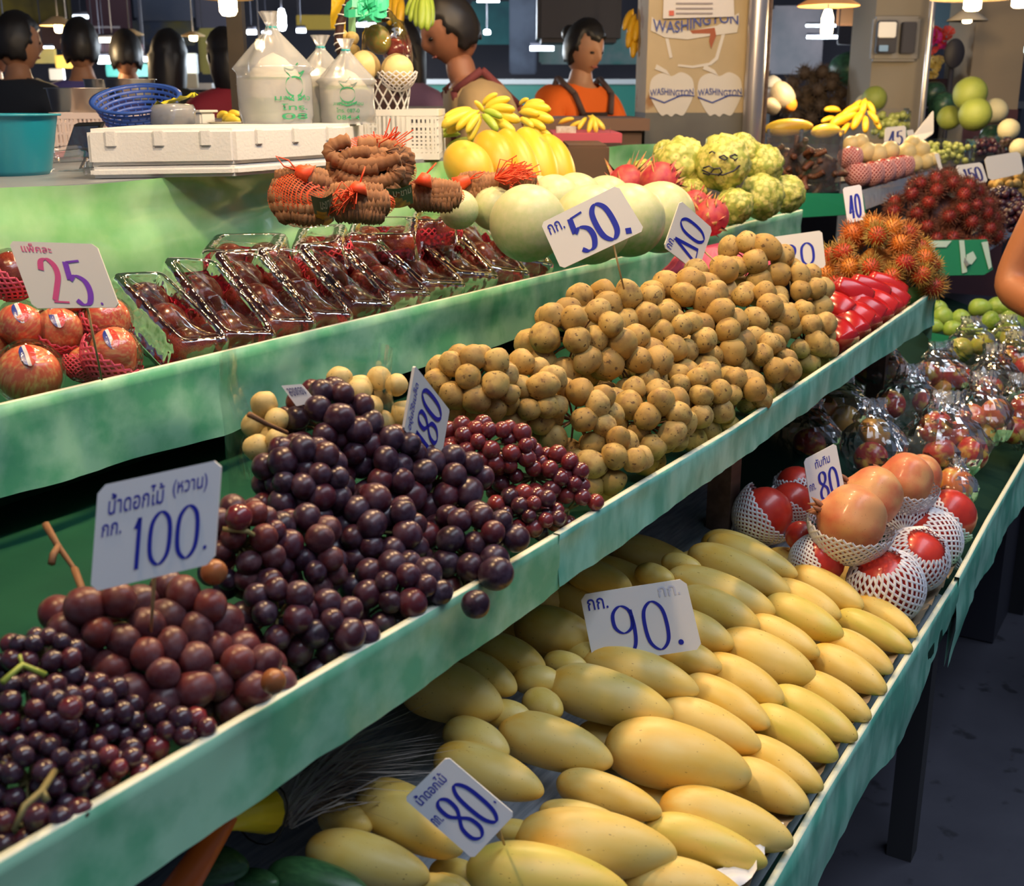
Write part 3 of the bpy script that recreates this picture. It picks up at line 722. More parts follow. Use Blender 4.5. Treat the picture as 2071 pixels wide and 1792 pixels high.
sign('price placard reading 20 half behind the longkong peak', [(1558, 480), (1662, 466), (1670, 541), (1566, 556)], 2.42, '20', (.20, .28, .84, .86), ink=0, clip=.05, nib=(.012, .022), base=M_signw, stick=((.3, .9), (1600, 600, 2.45)))
sign('narrow upright price placard reading 40 in the orange rambutans', [(1704, 380), (1741, 373), (1750, 444), (1714, 452)], 2.72, '40', (.18, .25, .85, .90), ink=0, clip=.10, nib=(.012, .02), stick=((.5, .9), (1735, 500, 2.75)))
sign('steeply angled price placard reading 180 beside the small red grapes', [(815, 868), (837, 739), (907, 829), (885, 958)], 1.145, '180', (.06, .26, .94, .80), [('องุ่นไร้เมล็ด', (.08, .04, .80, .17), 0, 0), ('กก.', (.0, .24, .16, .34), 0, 0)], ink=0, clip=.03,
     base=M_signw, nib=(.007, .016), dz=(0, 0, .08, .08), stick=((.1, .5), (858, 960, 1.18)))
sign('small blank-backed placard leaning in the clear bag', [(569, 780), (610, 777), (640, 812), (600, 822)], 1.12, None, None, [('ลองกอง', (.12, .15, .90, .55), 0, 4)], clip=.03)
sign('white price placard reading 90 in blue, standing in the mangoes', [(1173, 1203), (1386, 1170), (1420, 1312), (1201, 1345)], 1.40, '90', (.22, .24, .78, .92), [('กก.', (.05, .08, .24, .24), 0, 0), ('กก.', (.72, .06, .92, .20), 0, 3), ('.', (.80, .82, .85, .90), 0, 0)],
     ink=0, clip=.05, nib=(.008, .018))
sign('white price placard reading 80 tipped over on the lower mangoes', [(818, 1615), (905, 1530), (1041, 1646), (956, 1736)], 1.0, '80', (.20, .28, .90, .90), [('น้ำดอกไม้', (.10, .05, .72, .19), 0, 0), ('กก.', (.02, .36, .18, .48), 0, 0), ('.', (.93, .72, .96, .76), 0, 0)], ink=0, clip=.05, nib=(.009, .014), stick=((.7, .9), (1020, 1708, 1.06)))
sign('price placard reading 80 standing behind the pomegranates', [(1625, 930), (1690, 896), (1712, 1010), (1642, 1040)], 1.86, '80', (.30, .36, .90, .84), [('ทับทิม', (.30, .10, .74, .26), 0, 0), ('กก.', (.04, .48, .22, .60), 0, 0)], ink=0, clip=.07, nib=(.009, .014))
sign('corner of a white placard at the bottom between green mangoes', [(604, 1778), (690, 1835), (650, 1900), (560, 1840)], 1.0, clip=.05)
# ---------------------------------------------------------------- upper shelf: apple trays, apples, tamarind, melons ...
M_apple_d = mat('dark_red_apple_skin', (.16, .014, .012), .22, rnd=[(.21, .022, .014), (.12, .012, .012)], col2=(.30, .06, .03), nscale=9, spots=(70, .66, .75, (.35, .16, .08)), coat=.4, stretch=(4, 4, 1))
M_apple = mat('streaky_apple_skin', (.80, .15, .08), .28, rnd=[(.74, .10, .06), (.80, .22, .10)], col2=(.80, .46, .18), nscale=1.6, ncon=(.45, .72), spots=(60, .68, .75, (.7, .5, .25)), coat=.3, stretch=(5, 5, 1))
M_apple_m = mat('red_and_yellow_apple_skin', (.45, .035, .03), .28, rnd=[(.38, .03, .03), (.50, .06, .035), (.62, .34, .06)], col2=(.66, .42, .08), nscale=1.6, ncon=(.48, .66), coat=.3)
M_net_red = mat('red_foam_net', (.72, .035, .07), .6)
M_net_pink = mat('pink_foam_net', (.75, .10, .17), .6)
M_net_white = mat('white_foam_net', (.82, .80, .84), .6)
M_liner = mat('red_net_liner', (.50, .02, .045), .6, col2=(.16, .01, .02), nscale=160, ncon=(.45, .55), bump=1, bscale=160)
M_lid = film('tray_lid_film', rough=.04, bump=.9, bscale=26, base=.04, dist=.006)
M_film = film('cling_film', fm=.5, rough=.05, bump=.6, bscale=3, base=.03)
def apple_mesh(name, m, seed, dimple=True):
    bm = bmesh.new(); prof = []
    n = 16
    for i in range(n+1):
        t = math.pi*i/n; r = math.sin(t)*(1+.08*math.cos(t)); z = -math.cos(t)*.90
        if dimple: z -= .22*math.exp(-(r/.28)**2)*(1 if z > 0 else -.6)
        prof.append((r if 0 < i < n else 0, z))
    lathe(bm, prof, 20, wob=lambda a, z: .025*math.sin(5*a+seed)*(z*.5-.5)*-.5)
    bmesh.ops.recalc_face_normals(bm, faces=bm.faces)
    return mesh(name, bm, m)
AD = [apple_mesh('dark_apple_form', M_apple_d, s) for s in (1, 2)]
AP = [apple_mesh('apple_form', M_apple, s) for s in (1, 2)]
AM = [apple_mesh('mixed_apple_form', M_apple_m, s) for s in (1, 2)]
bm = bmesh.new(); tube(bm, [(0, 0, .6), (.04, 0, .85), (.1, .02, 1.05)], .04, 6); STEMM = mesh('fruit_stem_form', bm, M_twig)
def fruit(name, p, r, me, label, cat, group=None, M=None, stem=False, rg=rng, sq=(1, 1, 1)):
    MM = T(p) @ (M if M is not None else rrot(rg)) @ sc(r*sq[0], r*sq[1], r*sq[2])
    o = put(name, me, None, MM); tag(o, label, cat, group)
    if stem: put('stem', STEMM, o, MM)
    return o
NETS = {}
def net_mesh(m, lo=-1, hi=.2, nu=18, nv=9, th=.045, flare=.1, rag=.06):
    key = (m.name, lo, hi, nu, nv, flare)
    if key in NETS: return NETS[key]
    bm = bmesh.new()
    # diamond lattice as flat strands: two families of helices on a cup
    def P(a, v):
        z = lo + (hi-lo)*v; zz = max(-1, min(1, z)); r = math.sqrt(max(.02, 1-zz*zz*.96))*1.05 + flare*max(0, v-.6)
        return Vector((r*math.cos(a), r*math.sin(a), z*1.03 + rag*.5*math.sin(a*7)*v))
    for fam in (1, -1):
        for k in range(nu):
            pts = [P(2*math.pi*(k + fam*j*.5)/nu*1.0, j/nv) for j in range(nv+1)]
            L_, R_ = [], []
            for i, p in enumerate(pts):
                t = (pts[min(i+1, nv)]-pts[max(i-1, 0)]).normalized(); nn = p.normalized(); s = t.cross(nn).normalized()
                L_.append(bm.verts.new(p+s*th)); R_.append(bm.verts.new(p-s*th)); 
                L_[-1].co += nn*.012*fam
            mid = [bm.verts.new(p + p.normalized()*(th*.9)) for p in pts]
            for i in range(nv):
                bm.faces.new((L_[i], L_[i+1], mid[i+1], mid[i])); bm.faces.new((mid[i], mid[i+1], R_[i+1], R_[i]))
    NETS[key] = mesh('foam_net_form', bm, m); return NETS[key]
# --- front row of clear trays of dark red apples
TR = [[(230,562),(321,528),(463,680),(382,704)], [(335,525),(430,508),(556,663),(470,694)], [(432,508),(522,500),(640,640),(560,665)],
      [(525,504),(596,490),(714,625),(640,650)], [(612,495),(678,484),(800,603),(722,630)], [(690,490),(752,472),(870,582),(803,607)],
      [(757,478),(824,458),(938,562),(872,587)], [(836,467),(896,445),(1004,547),(940,566)], [(908,445),(966,431),(1066,541),(1006,556)], [(975,434),(1022,424),(1114,525),(1068,540)]]
def tray(P, label, height, group, aplabels, na, net=M_net_red, seed=0, ap=None, bl=True):
    """P: top-left, top-right, bottom-right, bottom-left of the lid's top"""
    rg = random.Random(seed); c = sum(P, Vector())/4
    eu = ((P[1]-P[0])+(P[2]-P[3]))/2; ev = ((P[3]-P[0])+(P[2]-P[1]))/2; n = eu.cross(ev).normalized()
    if n.z < 0: n = -n
    eu = eu.normalized()*eu.length
    W2, L2 = eu.length/2, ev.length/2; X_ = ev.normalized(); Y_ = n.cross(X_)
    F = Matrix(((X_.x, Y_.x, n.x, c.x), (X_.y, Y_.y, n.y, c.y), (X_.z, Y_.z, n.z, c.z), (0, 0, 0, 1)))
    base = c - n*height
    t = thing('apple_tray', label, 'tray', base, group)
    # lid: rounded box open at the bottom with ridged shoulder
    bm = bmesh.new(); rings = []; N_ = 64
    for k, (s, z) in enumerate([(.62, -.0015), (.84, 0), (.93, -.004), (.975, -.010), (1.0, -.020), (1.03, -height*.72), (1.08, -height*.74), (1.085, -height*.78)]):
        rg_ = []
        for j in range(N_):
            a = 2*math.pi*j/N_; e = .22 if k < 6 else .16
            ca, sa = math.cos(a), math.sin(a); x = math.copysign(abs(ca)**e, ca)*L2*(1-(1-s)*W2/L2 if s < 1 else 1+(s-1)*W2/L2); y = math.copysign(abs(sa)**e, sa)*W2*s
            zz = z + (.0018*math.sin(j*math.pi) if 3 <= k <= 4 else 0) + (.0012 if (j % 2 and 2 <= k <= 5) else 0)
            rg_.append(bm.verts.new((x, y, zz)))
        rings.append(rg_)
    bm.faces.new(rings[0])
    for A, B in zip(rings, rings[1:]):
        for j in range(N_): bm.faces.new((A[j], A[(j+1) % N_], B[(j+1) % N_], B[j]))
    put('lid', mesh('lid', bm, M_lid), t, F)
    bm = bmesh.new(); rings = []
    for s, z in [(1.08, -height*.76), (1.02, -height*.80), (.95, -height*.97), (.5, -height)]:
        rings.append([bm.verts.new((math.copysign(abs(math.cos(a))**.2, math.cos(a))*(L2+(s-1)*W2), math.copysign(abs(math.sin(a))**.2, math.sin(a))*W2*s, z)) for a in [2*math.pi*j/40 for j in range(40)]])
    for A, B in zip(rings, rings[1:]):
        for j in range(40): bm.faces.new((A[j], A[(j+1) % 40], B[(j+1) % 40], B[j]))
    bm.faces.new(rings[-1])
    put('tray_base', mesh('tray_base', bm, M_lid), t, F)
    bm = bmesh.new(); rings = []
    for s, z in [(.99, -height*.42), (1.0, -height*.62), (.97, -height*.80), (.90, -height*.93), (.3, -height*.95)]:
        rings.append([bm.verts.new((math.copysign(abs(math.cos(a))**.3, math.cos(a))*(L2+(s-1)*W2), math.copysign(abs(math.sin(a))**.3, math.sin(a))*W2*s, z+(.004*math.sin(a*9+seed) if s > .98 else 0))) for a in [2*math.pi*j/48 for j in range(48)]])
    for A, B in zip(rings, rings[1:]):
        for j in range(48): bm.faces.new((A[j], A[(j+1) % 48], B[(j+1) % 48], B[j]))
    put('net_liner', mesh('net_liner', bm, M_liner), t, F)
    for i in range(na):
        x = (-1+(2*i+1)/na)*L2*.92; r = min(W2*1.0, height*.60, L2/na*1.25)
        lx = L2/na*1.02
        p = F @ Vector((x, 0, -r*1.0-.003))
        o = fruit('apple', p, 1, (ap or AD)[i % 2], aplabels[i], 'apple', 'apples packed in clear trays', M=F.to_3x3().to_4x4() @ Matrix.Rotation(rg.uniform(1.2, 1.9), 4, 'Y') @ Matrix.Rotation(rg.uniform(0, 6), 4, 'Z'), sq=(r*1.0, r*1.0, min(lx*1.12, r*1.15)))
        nm = net_mesh(net, -.95, .12 if (i+seed) % 3 else .45, 16, 8)
        q = put('foam_net', nm, o, T(p - n*r*.12) @ F.to_3x3().to_4x4() @ Matrix.Rotation(rg.uniform(-.35, .35), 4, 'Y') @ sc(r*1.10, r*1.08, r*1.04))
    return t
def TL3(px, py, up=0): return onP(px, py, 1.182+up, 1.14, .50)
for k, cor in enumerate(TR):
    P = [TL3(x, y) for x, y in cor]
    nm = ordn(k+1)
    tray(P, f'clear lidded tray of dark apples, {nm} from the left in the front row', .062, 'clear trays of dark red apples',
         [f'dark red apple at the {w} of the {nm} tray in the front row' for w in (('upper end', 'middle', 'lower end') if k % 3 != 1 else ('upper end', 'lower end'))], 3 if k % 3 != 1 else 2, seed=k)
BK = [[(408,468),(560,472),(590,502),(420,512)], [(584,456),(690,452),(708,486),(600,500)], [(695,430),(835,440),(858,470),(712,482)], [(815,418),(920,424),(932,442),(842,448)]]
for k, cor in enumerate(BK):
    P = [onZ(x, y, 1.265) if y > 1 else None for x, y in cor]
    P = [atD(x, y, 1.86-.0*k + (.10 if j < 2 else 0) + k*.09) for j, (x, y) in enumerate(cor)]
    c = sum(P, Vector())/4
    P2 = [p for p in P]
    tray(P2[1:]+P2[:1], f'clear tray of apples lying crosswise behind, {ordn(k+1)} from the left', .06, 'clear trays of dark red apples',
         [f'dark red apple in the {ordn(k+1)} crosswise tray behind, {w}' for w in ('left one', 'right one')], 2, seed=k+20)
# --- wrapped apples at the left end
M_stkr = mat('round_fruit_sticker', (.80, .80, .82), .3)
M_stkb = mat('sticker_blue', (.03, .06, .35), .3); M_stkr2 = mat('sticker_red', (.75, .05, .04), .3)
def sticker(parent, p, r, dirn, roll=0):
    d = Vector(dirn).normalized(); M = frame(p, d.orthogonal(), d); M = T(p) @ M.to_3x3().to_4x4() @ Matrix.Rotation(roll, 4, 'Z')
    bm = bmesh.new()
    R_ = .012/r
    def pt(x, y, h=.012): 
        zz = math.sqrt(max(0, 1-(x*x+y*y)))+h; return Vector((x, y, zz))*r
    for mi, y0, y1 in ((1, .35, 1), (0, -.10, .35), (2, -1, -.10)):
        n = 14
        top, bot = [], []
        for i in range(n+1):
            yy = y0+(y1-y0)*i/n; w = math.sqrt(max(0, 1-yy*yy))*1.35
            top.append(bm.verts.new(pt(-w*R_, yy*R_*.75))); bot.append(bm.verts.new(pt(w*R_, yy*R_*.75)))
        mids = [bm.verts.new(pt(0, (y0+(y1-y0)*i/n)*R_*.75, .02)) for i in range(n+1)]
        for i in range(n):
            for A, B in ((top, mids), (mids, bot)):
                try: f = bm.faces.new((A[i], A[i+1], B[i+1], B[i])); f.material_index = mi
                except ValueError: pass
    put('sticker', mesh('sticker', bm, mats=[M_stkr, M_stkb, M_stkr2]), parent, M)
WA = [(60, 755, 64, 1.40, 'large pink-red apple with flag-coloured sticker, lowest at the left', 1, (.0, -.5, .85)), (44, 660, 50, 1.44, 'wrapped apple with sticker above the lowest left apple', 1, (.1, -.3, .9)),
      (118, 668, 48, 1.46, 'wrapped apple behind the foot of the 25 sign', 1, (.3, -.6, .7)), (215, 648, 48, 1.50, 'wrapped red apple right below the 25 sign', 0, None),
      (228, 716, 55, 1.44, 'streaky apple with sticker in a pink net, right of the sign stick', 1, (.2, -.4, .9)), (22, 555, 48, 1.46, 'dark red apple half behind the left edge of the 25 sign', 0, None),
      (140, 590, 45, 1.48, 'apple hidden behind the 25 sign', 0, None), (-30, 710, 50, 1.44, 'apple cut by the left border of the picture', 0, None), (168, 735, 34, 1.45, 'small part of an apple in a pink net between two wrapped ones', 0, None)]
for i, (px, py, rp, D, lb, st, dr) in enumerate(WA):
    p = atD(px, py, D); r = rp/FPX*D
    dk = i in (3, 5, 6)
    o = fruit('apple', p, r, (AD if i == 5 else AP)[i % 2], lb, 'apple', 'wrapped apples at the left end', M=rotm(.5+.3*i, .6*i, i))
    if i in (2, 4, 5, 8, 3): put('foam_net', net_mesh(M_net_pink, -.95, .1, 18, 9), o, T(p) @ rotm(.5, -.35, .3*i) @ sc(r*1.08))
    if st: sticker(o, p, r*1.0, (CAM-p).normalized()*.8 + Vector((0, 0, .75)), .3)
    bm = bmesh.new(); sph(bm, (0, 0, 0), 1.10, 3)
    for v in bm.verts: v.co *= 1+.05*noise.noise(v.co*2.5+Vector((i*3, 0, 0)))
    put('cling_film', mesh('cling_film', bm, M_film), o, T(p) @ sc(r, r, r))
# --- tamarind in red net bags
M_tam = mat('tamarind_shell', (.30, .14, .06), .8, col2=(.20, .085, .035), nscale=14, rnd=[(.36, .18, .085), (.27, .12, .055)], bump=.6, bscale=60)
M_rednet = mat('orange_red_net', (.85, .08, .02), .5)
M_netf = None
def net_film(name, col):
    m = bpy.data.materials.new(name); m.use_nodes = True; nt = m.node_tree; N = nt.nodes; L = nt.links; b = N['Principled BSDF']; b.inputs['Base Color'].default_value = (*col, 1); b.inputs['Roughness'].default_value = .5
    tc = N.new('ShaderNodeTexCoord'); ws = []
    for rot in (.785, -.785):
        mp = N.new('ShaderNodeMapping'); mp.inputs['Rotation'].default_value = (rot, rot, rot); L.new(tc.outputs['Object'], mp.inputs[0])
        w = N.new('ShaderNodeTexWave'); w.inputs['Scale'].default_value = 90; L.new(mp.outputs[0], w.inputs[0]); ws.append(w.outputs['Fac'])
    mx = N.new('ShaderNodeMath'); mx.operation = 'MAXIMUM'; L.new(ws[0], mx.inputs[0]); L.new(ws[1], mx.inputs[1])
    gt = N.new('ShaderNodeMath'); gt.operation = 'GREATER_THAN'; gt.inputs[1].default_value = .86; L.new(mx.outputs[0], gt.inputs[0]); L.new(gt.outputs[0], b.inputs['Alpha'])
    return m
M_rednetf = net_film('orange_red_net_weave', (.85, .09, .02))
def pod(bm, pts, r):
    # knobbly pod along a polyline
    P = cr([(p[0], p[1]) for p in pts], 6); Z = [p[2] for p in pts]
    m = len(P); out = []
    for i, p in enumerate(P):
        k = i/(m-1)*(len(pts)-1); j = min(int(k), len(pts)-2); out.append(Vector((p.x, p.y, Z[j]+(Z[j+1]-Z[j])*(k-j))))
    tube(bm, out, [r*(.55 if i in (0, m-1) else 1+.16*math.sin(i*2.4)) for i in range(m)], 8)
def tam_bag(label, px, py, rx, ry, D, npod, loop=None, tail=None, lab=None, seed=0, ring=False, fl=.75):
    rg = random.Random(seed); c = atD(px, py, D); ex, ey = rx/FPX*D, ry/FPX*D; ez = min(ex, ey)*fl
    t = thing('tamarind_bag', label, 'tamarind bag', c - Vector((0, 0, ey)), 'net bags of tamarind at the back of the upper shelf')
    A = Matrix(((RIGHT.x, UP.x, -FWD.x, c.x), (RIGHT.y, UP.y, -FWD.y, c.y), (RIGHT.z, UP.z, -FWD.z, c.z), (0, 0, 0, 1)))
    for i in range(npod):
        bm = bmesh.new(); pr = .0125
        if ring:
            rr = 1 - .2*(i % 3)*.9; a0 = rg.uniform(0, 6.28); y0 = [-.62, -.35, -.05, .22][i % 4]
            pts = [(math.cos(a)*ex*rr*.9*math.sqrt(max(.1, 1-y0*y0)), ey*y0+math.sin(a)*ey*.38*rr, ez*(.55-.25*rr)+.004*i) for a in [a0+k*.62 for k in range(7)]]
        else:
            v = -.82 + 1.64*((i % 6)+.5)/6; half = math.sqrt(max(.08, 1-v*v)); s = rg.uniform(.45, .62) if i >= 6 else rg.uniform(.8, .95)
            off = (rg.uniform(-.3, .3) if i >= 6 else 0); sg = ez*(.75*half) if i < 12 else ez*.4
            pts = [(ex*(off+half*s*(-1+2*k/5)), ey*(v+.06*math.sin(k*1.3+i)), sg*(1-.55*(-1+2*k/5)**2)+.003*rg.random()) for k in range(6)]
        pod(bm, pts, pr*rg.uniform(.85, 1.1)); put('tamarind_pod', mesh('tamarind_pod', bm, M_tam), t, A)
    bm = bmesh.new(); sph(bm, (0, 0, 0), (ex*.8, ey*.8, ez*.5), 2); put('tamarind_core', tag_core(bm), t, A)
    bm = bmesh.new(); sph(bm, (0, 0, 0), (ex*1.05, ey*1.05, ez*1.25), 3); put('net', mesh('net', bm, M_rednetf), t, A)
    if loop:
        bm = bmesh.new(); a = atD(*loop[0], D-.03); b = atD(*loop[1], D-.03); e = atD(*loop[2], D-.03)
        tube(bm, [a-c, b-c], [.016, .008], 8)
        s = (e-b).orthogonal().normalized()*.006
        tube(bm, [b-c, b.lerp(e, .5)+s-c, e-c, b.lerp(e, .5)-s-c, b-c], .0012, 5)
        put('net_neck', mesh('net_neck', bm, M_rednet), t, T(c))
    if tail:
        bm = bmesh.new(); a = atD(*tail[0], D-.04)
        for k in range(34):
            e = atD(*tail[1], D-.04) + Vector((rg.gauss(0, .012), rg.gauss(0, .012), rg.gauss(0, .012))); m_ = a.lerp(e, .5)+Vector((rg.gauss(0, .008), 0, rg.gauss(0, .008)))
            tube(bm, [a-c, m_-c, e-c], .0011, 3, cap=False)
        put('net_tail', mesh('net_tail', bm, M_rednet), t, T(c))
    if lab:
        P = quadpose(lab, D-.05); n = (P[1]-P[0]).cross(P[3]-P[0]).normalized(); n = n if n.dot(CAM-P[0]) > 0 else -n
        def Q(u, v, h=0): return P[0].lerp(P[1], u).lerp(P[3].lerp(P[2], u), v) + n*(h + .006*math.sin(math.pi*u)) - c
        bm = bmesh.new(); grid(bm, lambda u, v: Q(u, v), 8, 6)
        for f in bm.faces: f.material_index = 0 if f.calc_center_median().dot(UP) > (sum((Q(.5, .45).dot(UP) for _ in (0,)), 0)) else 1
        put('paper_label', mesh('paper_label', bm, mats=[mat('label_green', (.03, .12, .06), .4), mat('label_orange_print', (.85, .45, .03), .4, col2=(.35, .15, .02), nscale=60)]), t, T(c))
        me = text_poly('มะขาม'); co = [v.co.copy() for v in me.vertices]; lo = Vector((min(v.x for v in co), min(v.y for v in co), 0)); hi = Vector((max(v.x for v in co), max(v.y for v in co), 0))
        for v in me.vertices: v.co = Q(.35+.6*(v.co.x-lo.x)/(hi.x-lo.x), .38-.28*(v.co.y-lo.y)/(hi.y-lo.y), .0012)
        me.materials.clear(); me.materials.append(mat('label_white_print', (.8, .8, .75), .5)); put('lettering', me, t, T(c))
    return t
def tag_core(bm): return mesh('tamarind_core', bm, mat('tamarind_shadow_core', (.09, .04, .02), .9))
tam_bag('net bag of tamarind pods at the left end, looped neck, green and yellow label', 612, 400, 68, 58, 1.75, 16, loop=((628, 356), (600, 344), (558, 316)), lab=((628, 394), (672, 390), (676, 446), (640, 450)), seed=1)
tam_bag('upright bundle of coiled tamarind topped by a frayed red net tuft', 755, 345, 84, 68, 1.85, 16, tail=((765, 310), (800, 275)), lab=((766, 378), (832, 372), (836, 410), (774, 418)), seed=2, ring=True, fl=.9)
tam_bag('low net bag of tamarind in front of the tall bundle', 725, 412, 72, 34, 1.72, 14, loop=((722, 390), (728, 370), (738, 338)), tail=((715, 392), (690, 405)), seed=3)
tam_bag('net bag of tamarind lying between the bundle and the melons', 878, 396, 60, 28, 1.95, 14, loop=((855, 375), (862, 352), (882, 330)), seed=4)
tam_bag('flat net bag of tamarind with long red neck in front of the papayas', 975, 382, 62, 26, 2.1, 12, loop=((920, 376), (950, 362), (980, 348)), tail=((1000, 362), (1060, 342)), seed=5)
tam_bag('net bag of tamarind at the right end, below the papayas', 1040, 372, 48, 24, 2.2, 12, tail=((1020, 362), (1065, 345)), seed=6)
# --- pale round melons
M_melon = mat('pale_green_melon_rind', (.52, .57, .28), .4, col2=(.62, .62, .36), nscale=6, ncon=(.3, .7), spots=(40, .70, .78, (.42, .36, .16)), grad=(2, .1, -.9, (.36, .56, .18)), bump=.05, bscale=40)
MEL = [round_mesh('melon_form', M_melon, s, lump=.02, sub=4) for s in (1, 2)]
MS = [(1068, 452, 78, 1.93, 'large pale melon directly right of the last apple tray'), (1195, 455, 80, 2.05, 'melon behind the 50 placard'), (1272, 446, 74, 2.2, 'melon just right of the 50 placard with a green underside'),
      (1335, 440, 72, 2.35, 'melon at the right end of the row, behind the 40 placard'), (928, 424, 40, 2.05, 'pale melon top peeking over the apple trays, far left of the melons'), (998, 420, 46, 2.1, 'second melon top behind the apple trays'),
      (1085, 408, 52, 2.3, 'melon in the back row before the papayas, left one'), (1120, 412, 58, 2.25, 'melon between the back row and the large front melon'), (1165, 404, 54, 2.45, 'melon at the back, topmost of the row'), (1225, 412, 56, 2.5, 'melon at the back, behind the top edge of the 50 placard')]
for i, (px, py, rp, D, lb) in enumerate(MS):
    p = atD(px, py, D); fruit('melon', p, rp/FPX*D, MEL[i % 2], lb, 'melon', 'pale melons on the upper shelf', M=rotm(.1*i, .05, i))
# --- papayas
M_pap = mat('yellow_papaya_skin', (.74, .36, .02), .4, rnd=[(.76, .50, .03), (.74, .34, .02), (.66, .48, .03)], col2=(.60, .50, .06), nscale=5, ncon=(.5, .72), spots=(30, .68, .76, (.40, .32, .05)))
def long_fruit(name, ax, ay, bx, by, w, D, m, label, cat, group=None, dD=0, seed=0, curve=.03, shape=(.5, .9)):
    a = atD(ax, ay, D); b = atD(bx, by, D+dD); L = (b-a).length; wd_ = w/FPX*D
    bm = bmesh.new()
    def f(u, v):
        t = (1-math.cos(math.pi*v))/2; r = math.sin(math.pi*t**shape[1])**shape[0]*.5 if 0 < v < 1 else 0; th = 2*math.pi*u
        r *= 1+.02*math.cos(5*th)
        return Vector(((t-.5)*L, r*wd_*math.cos(th), r*wd_*math.sin(th) + curve*L*(1-(2*t-1)**2)))
    grid(bm, f, 20, 20, wrap=True); bmesh.ops.remove_doubles(bm, verts=bm.verts, dist=1e-5); bmesh.ops.recalc_face_normals(bm, faces=bm.faces)
    o = put(name, mesh(name, bm, m), None, frame((a+b)/2, b-a, (CAM-(a+b)/2).normalized() + Vector((0, 0, .6)))); tag(o, label, cat, group); return o
for i, (ax, ay, bx, by, w, D, lb) in enumerate([(915, 300, 985, 385, 92, 2.5, 'short fat papaya at the front left of the papaya pile'), (975, 272, 1035, 385, 85, 2.6, 'orange papaya second from the left'), (1015, 265, 1085, 400, 72, 2.62, 'greenish yellow papaya in the middle of the pile'),
        (1055, 262, 1115, 405, 80, 2.7, 'long bright yellow papaya right of the middle'), (1098, 275, 1150, 400, 72, 2.85, 'papaya with dark spots at the right end of the pile')]):
    long_fruit('papaya', ax, ay, bx, by, w, D, M_pap, lb, 'papaya', 'papayas', dD=-.06, seed=i)
# --- bananas
M_ban = mat('yellow_banana_skin', (.80, .58, .04), .4, rnd=[(.84, .64, .07), (.76, .56, .05)], spots=(20, .70, .76, (.16, .10, .03)))
M_bang = mat('green_banana_skin', (.36, .50, .06), .4); M_bano = mat('deep_yellow_banana_skin', (.72, .42, .02), .45, spots=(20, .68, .76, (.2, .1, .02)))
def ban_mesh(name, m, bend=.22):
    bm = bmesh.new(); pts = []; rad = []
    for i in range(13):
        t = i/12; x = t-.5; pts.append(Vector((x, 0, bend*(4*x*x-1)*-.25))); rad.append(.028 if t < .06 else (.05 if t < .1 else (.035 if i == 12 else .135*(math.sin(math.pi*min(1, max(0, (t-.02)/1.0)))**.35))))
    tube(bm, pts, rad, 7)
    return mesh(name, bm, m)
BM = [ban_mesh('banana_form', M_ban), ban_mesh('banana_form_green', M_bang), ban_mesh('banana_form_deep', M_bano)]
def banana_hand(label, fingers, D, k=0, cat='bananas', group=None, thick=1., kk=()):
    c = atD(sum(f[0]+f[2] for f in fingers)/2/len(fingers), sum(f[1]+f[3] for f in fingers)/2/len(fingers), D)
    t = thing('banana_bunch', label, cat, c, group)
    for i, f in enumerate(fingers):
        D_ = D + (f[4] if len(f) > 4 else 0); a = atD(f[0], f[1], D_); b = atD(f[2], f[3], D_-.02); L = (b-a).length
        put('banana', BM[kk[i] if i < len(kk) else k], t, frame((a+b)/2, b-a, Vector((0, 0, 1)) - FWD*.2) @ sc(L*1.05, L*1.05*thick, L*1.05*thick))
    return t
banana_hand('hand of ripe bananas lying left on the papayas, beside the white crate', [(960, 225, 900, 240), (965, 228, 895, 256, -.02), (968, 225, 925, 262, -.04), (970, 232, 945, 268, -.05), (965, 240, 905, 268, .02), (972, 238, 950, 285, -.03)], 2.75, thick=1.2, group='banana bunches by the papayas')
banana_hand('topmost hand of bananas on the pile with a green finger', [(975, 215, 1005, 190, 0), (980, 222, 1030, 200, -.02), (985, 225, 1040, 222, -.03), (978, 225, 1015, 238, -.05), (985, 232, 1050, 245, -.02), (978, 228, 960, 205, -.04), (975, 232, 1005, 265, -.06), (990, 240, 1040, 270, -.03)], 2.78, thick=1.25, kk=(0, 0, 0, 1, 0, 0, 1, 0), group='banana bunches by the papayas')
banana_hand('right hand of short bananas at the right of the pile', [(1060, 215, 1100, 208, .02), (1055, 220, 1112, 222), (1050, 228, 1090, 232, -.02), (1060, 235, 1118, 245, -.01), (1050, 240, 1078, 258, -.04), (1065, 245, 1102, 262, -.03), (1075, 262, 1115, 280, .0), (1060, 255, 1095, 275, -.02), (1050, 212, 1068, 200, .03), (1085, 275, 1122, 292, .02)], 2.9, thick=1.35, kk=(0, 0, 0, 0, 0, 0, 0, 0, 0, 1), group='banana bunches by the papayas')
banana_hand('greenish bananas in the shade under the ripe hand, by the crate', [(930, 262, 890, 268), (930, 272, 888, 275), (960, 285, 905, 300)], 2.8, k=1, thick=1.2, group='banana bunches by the papayas')
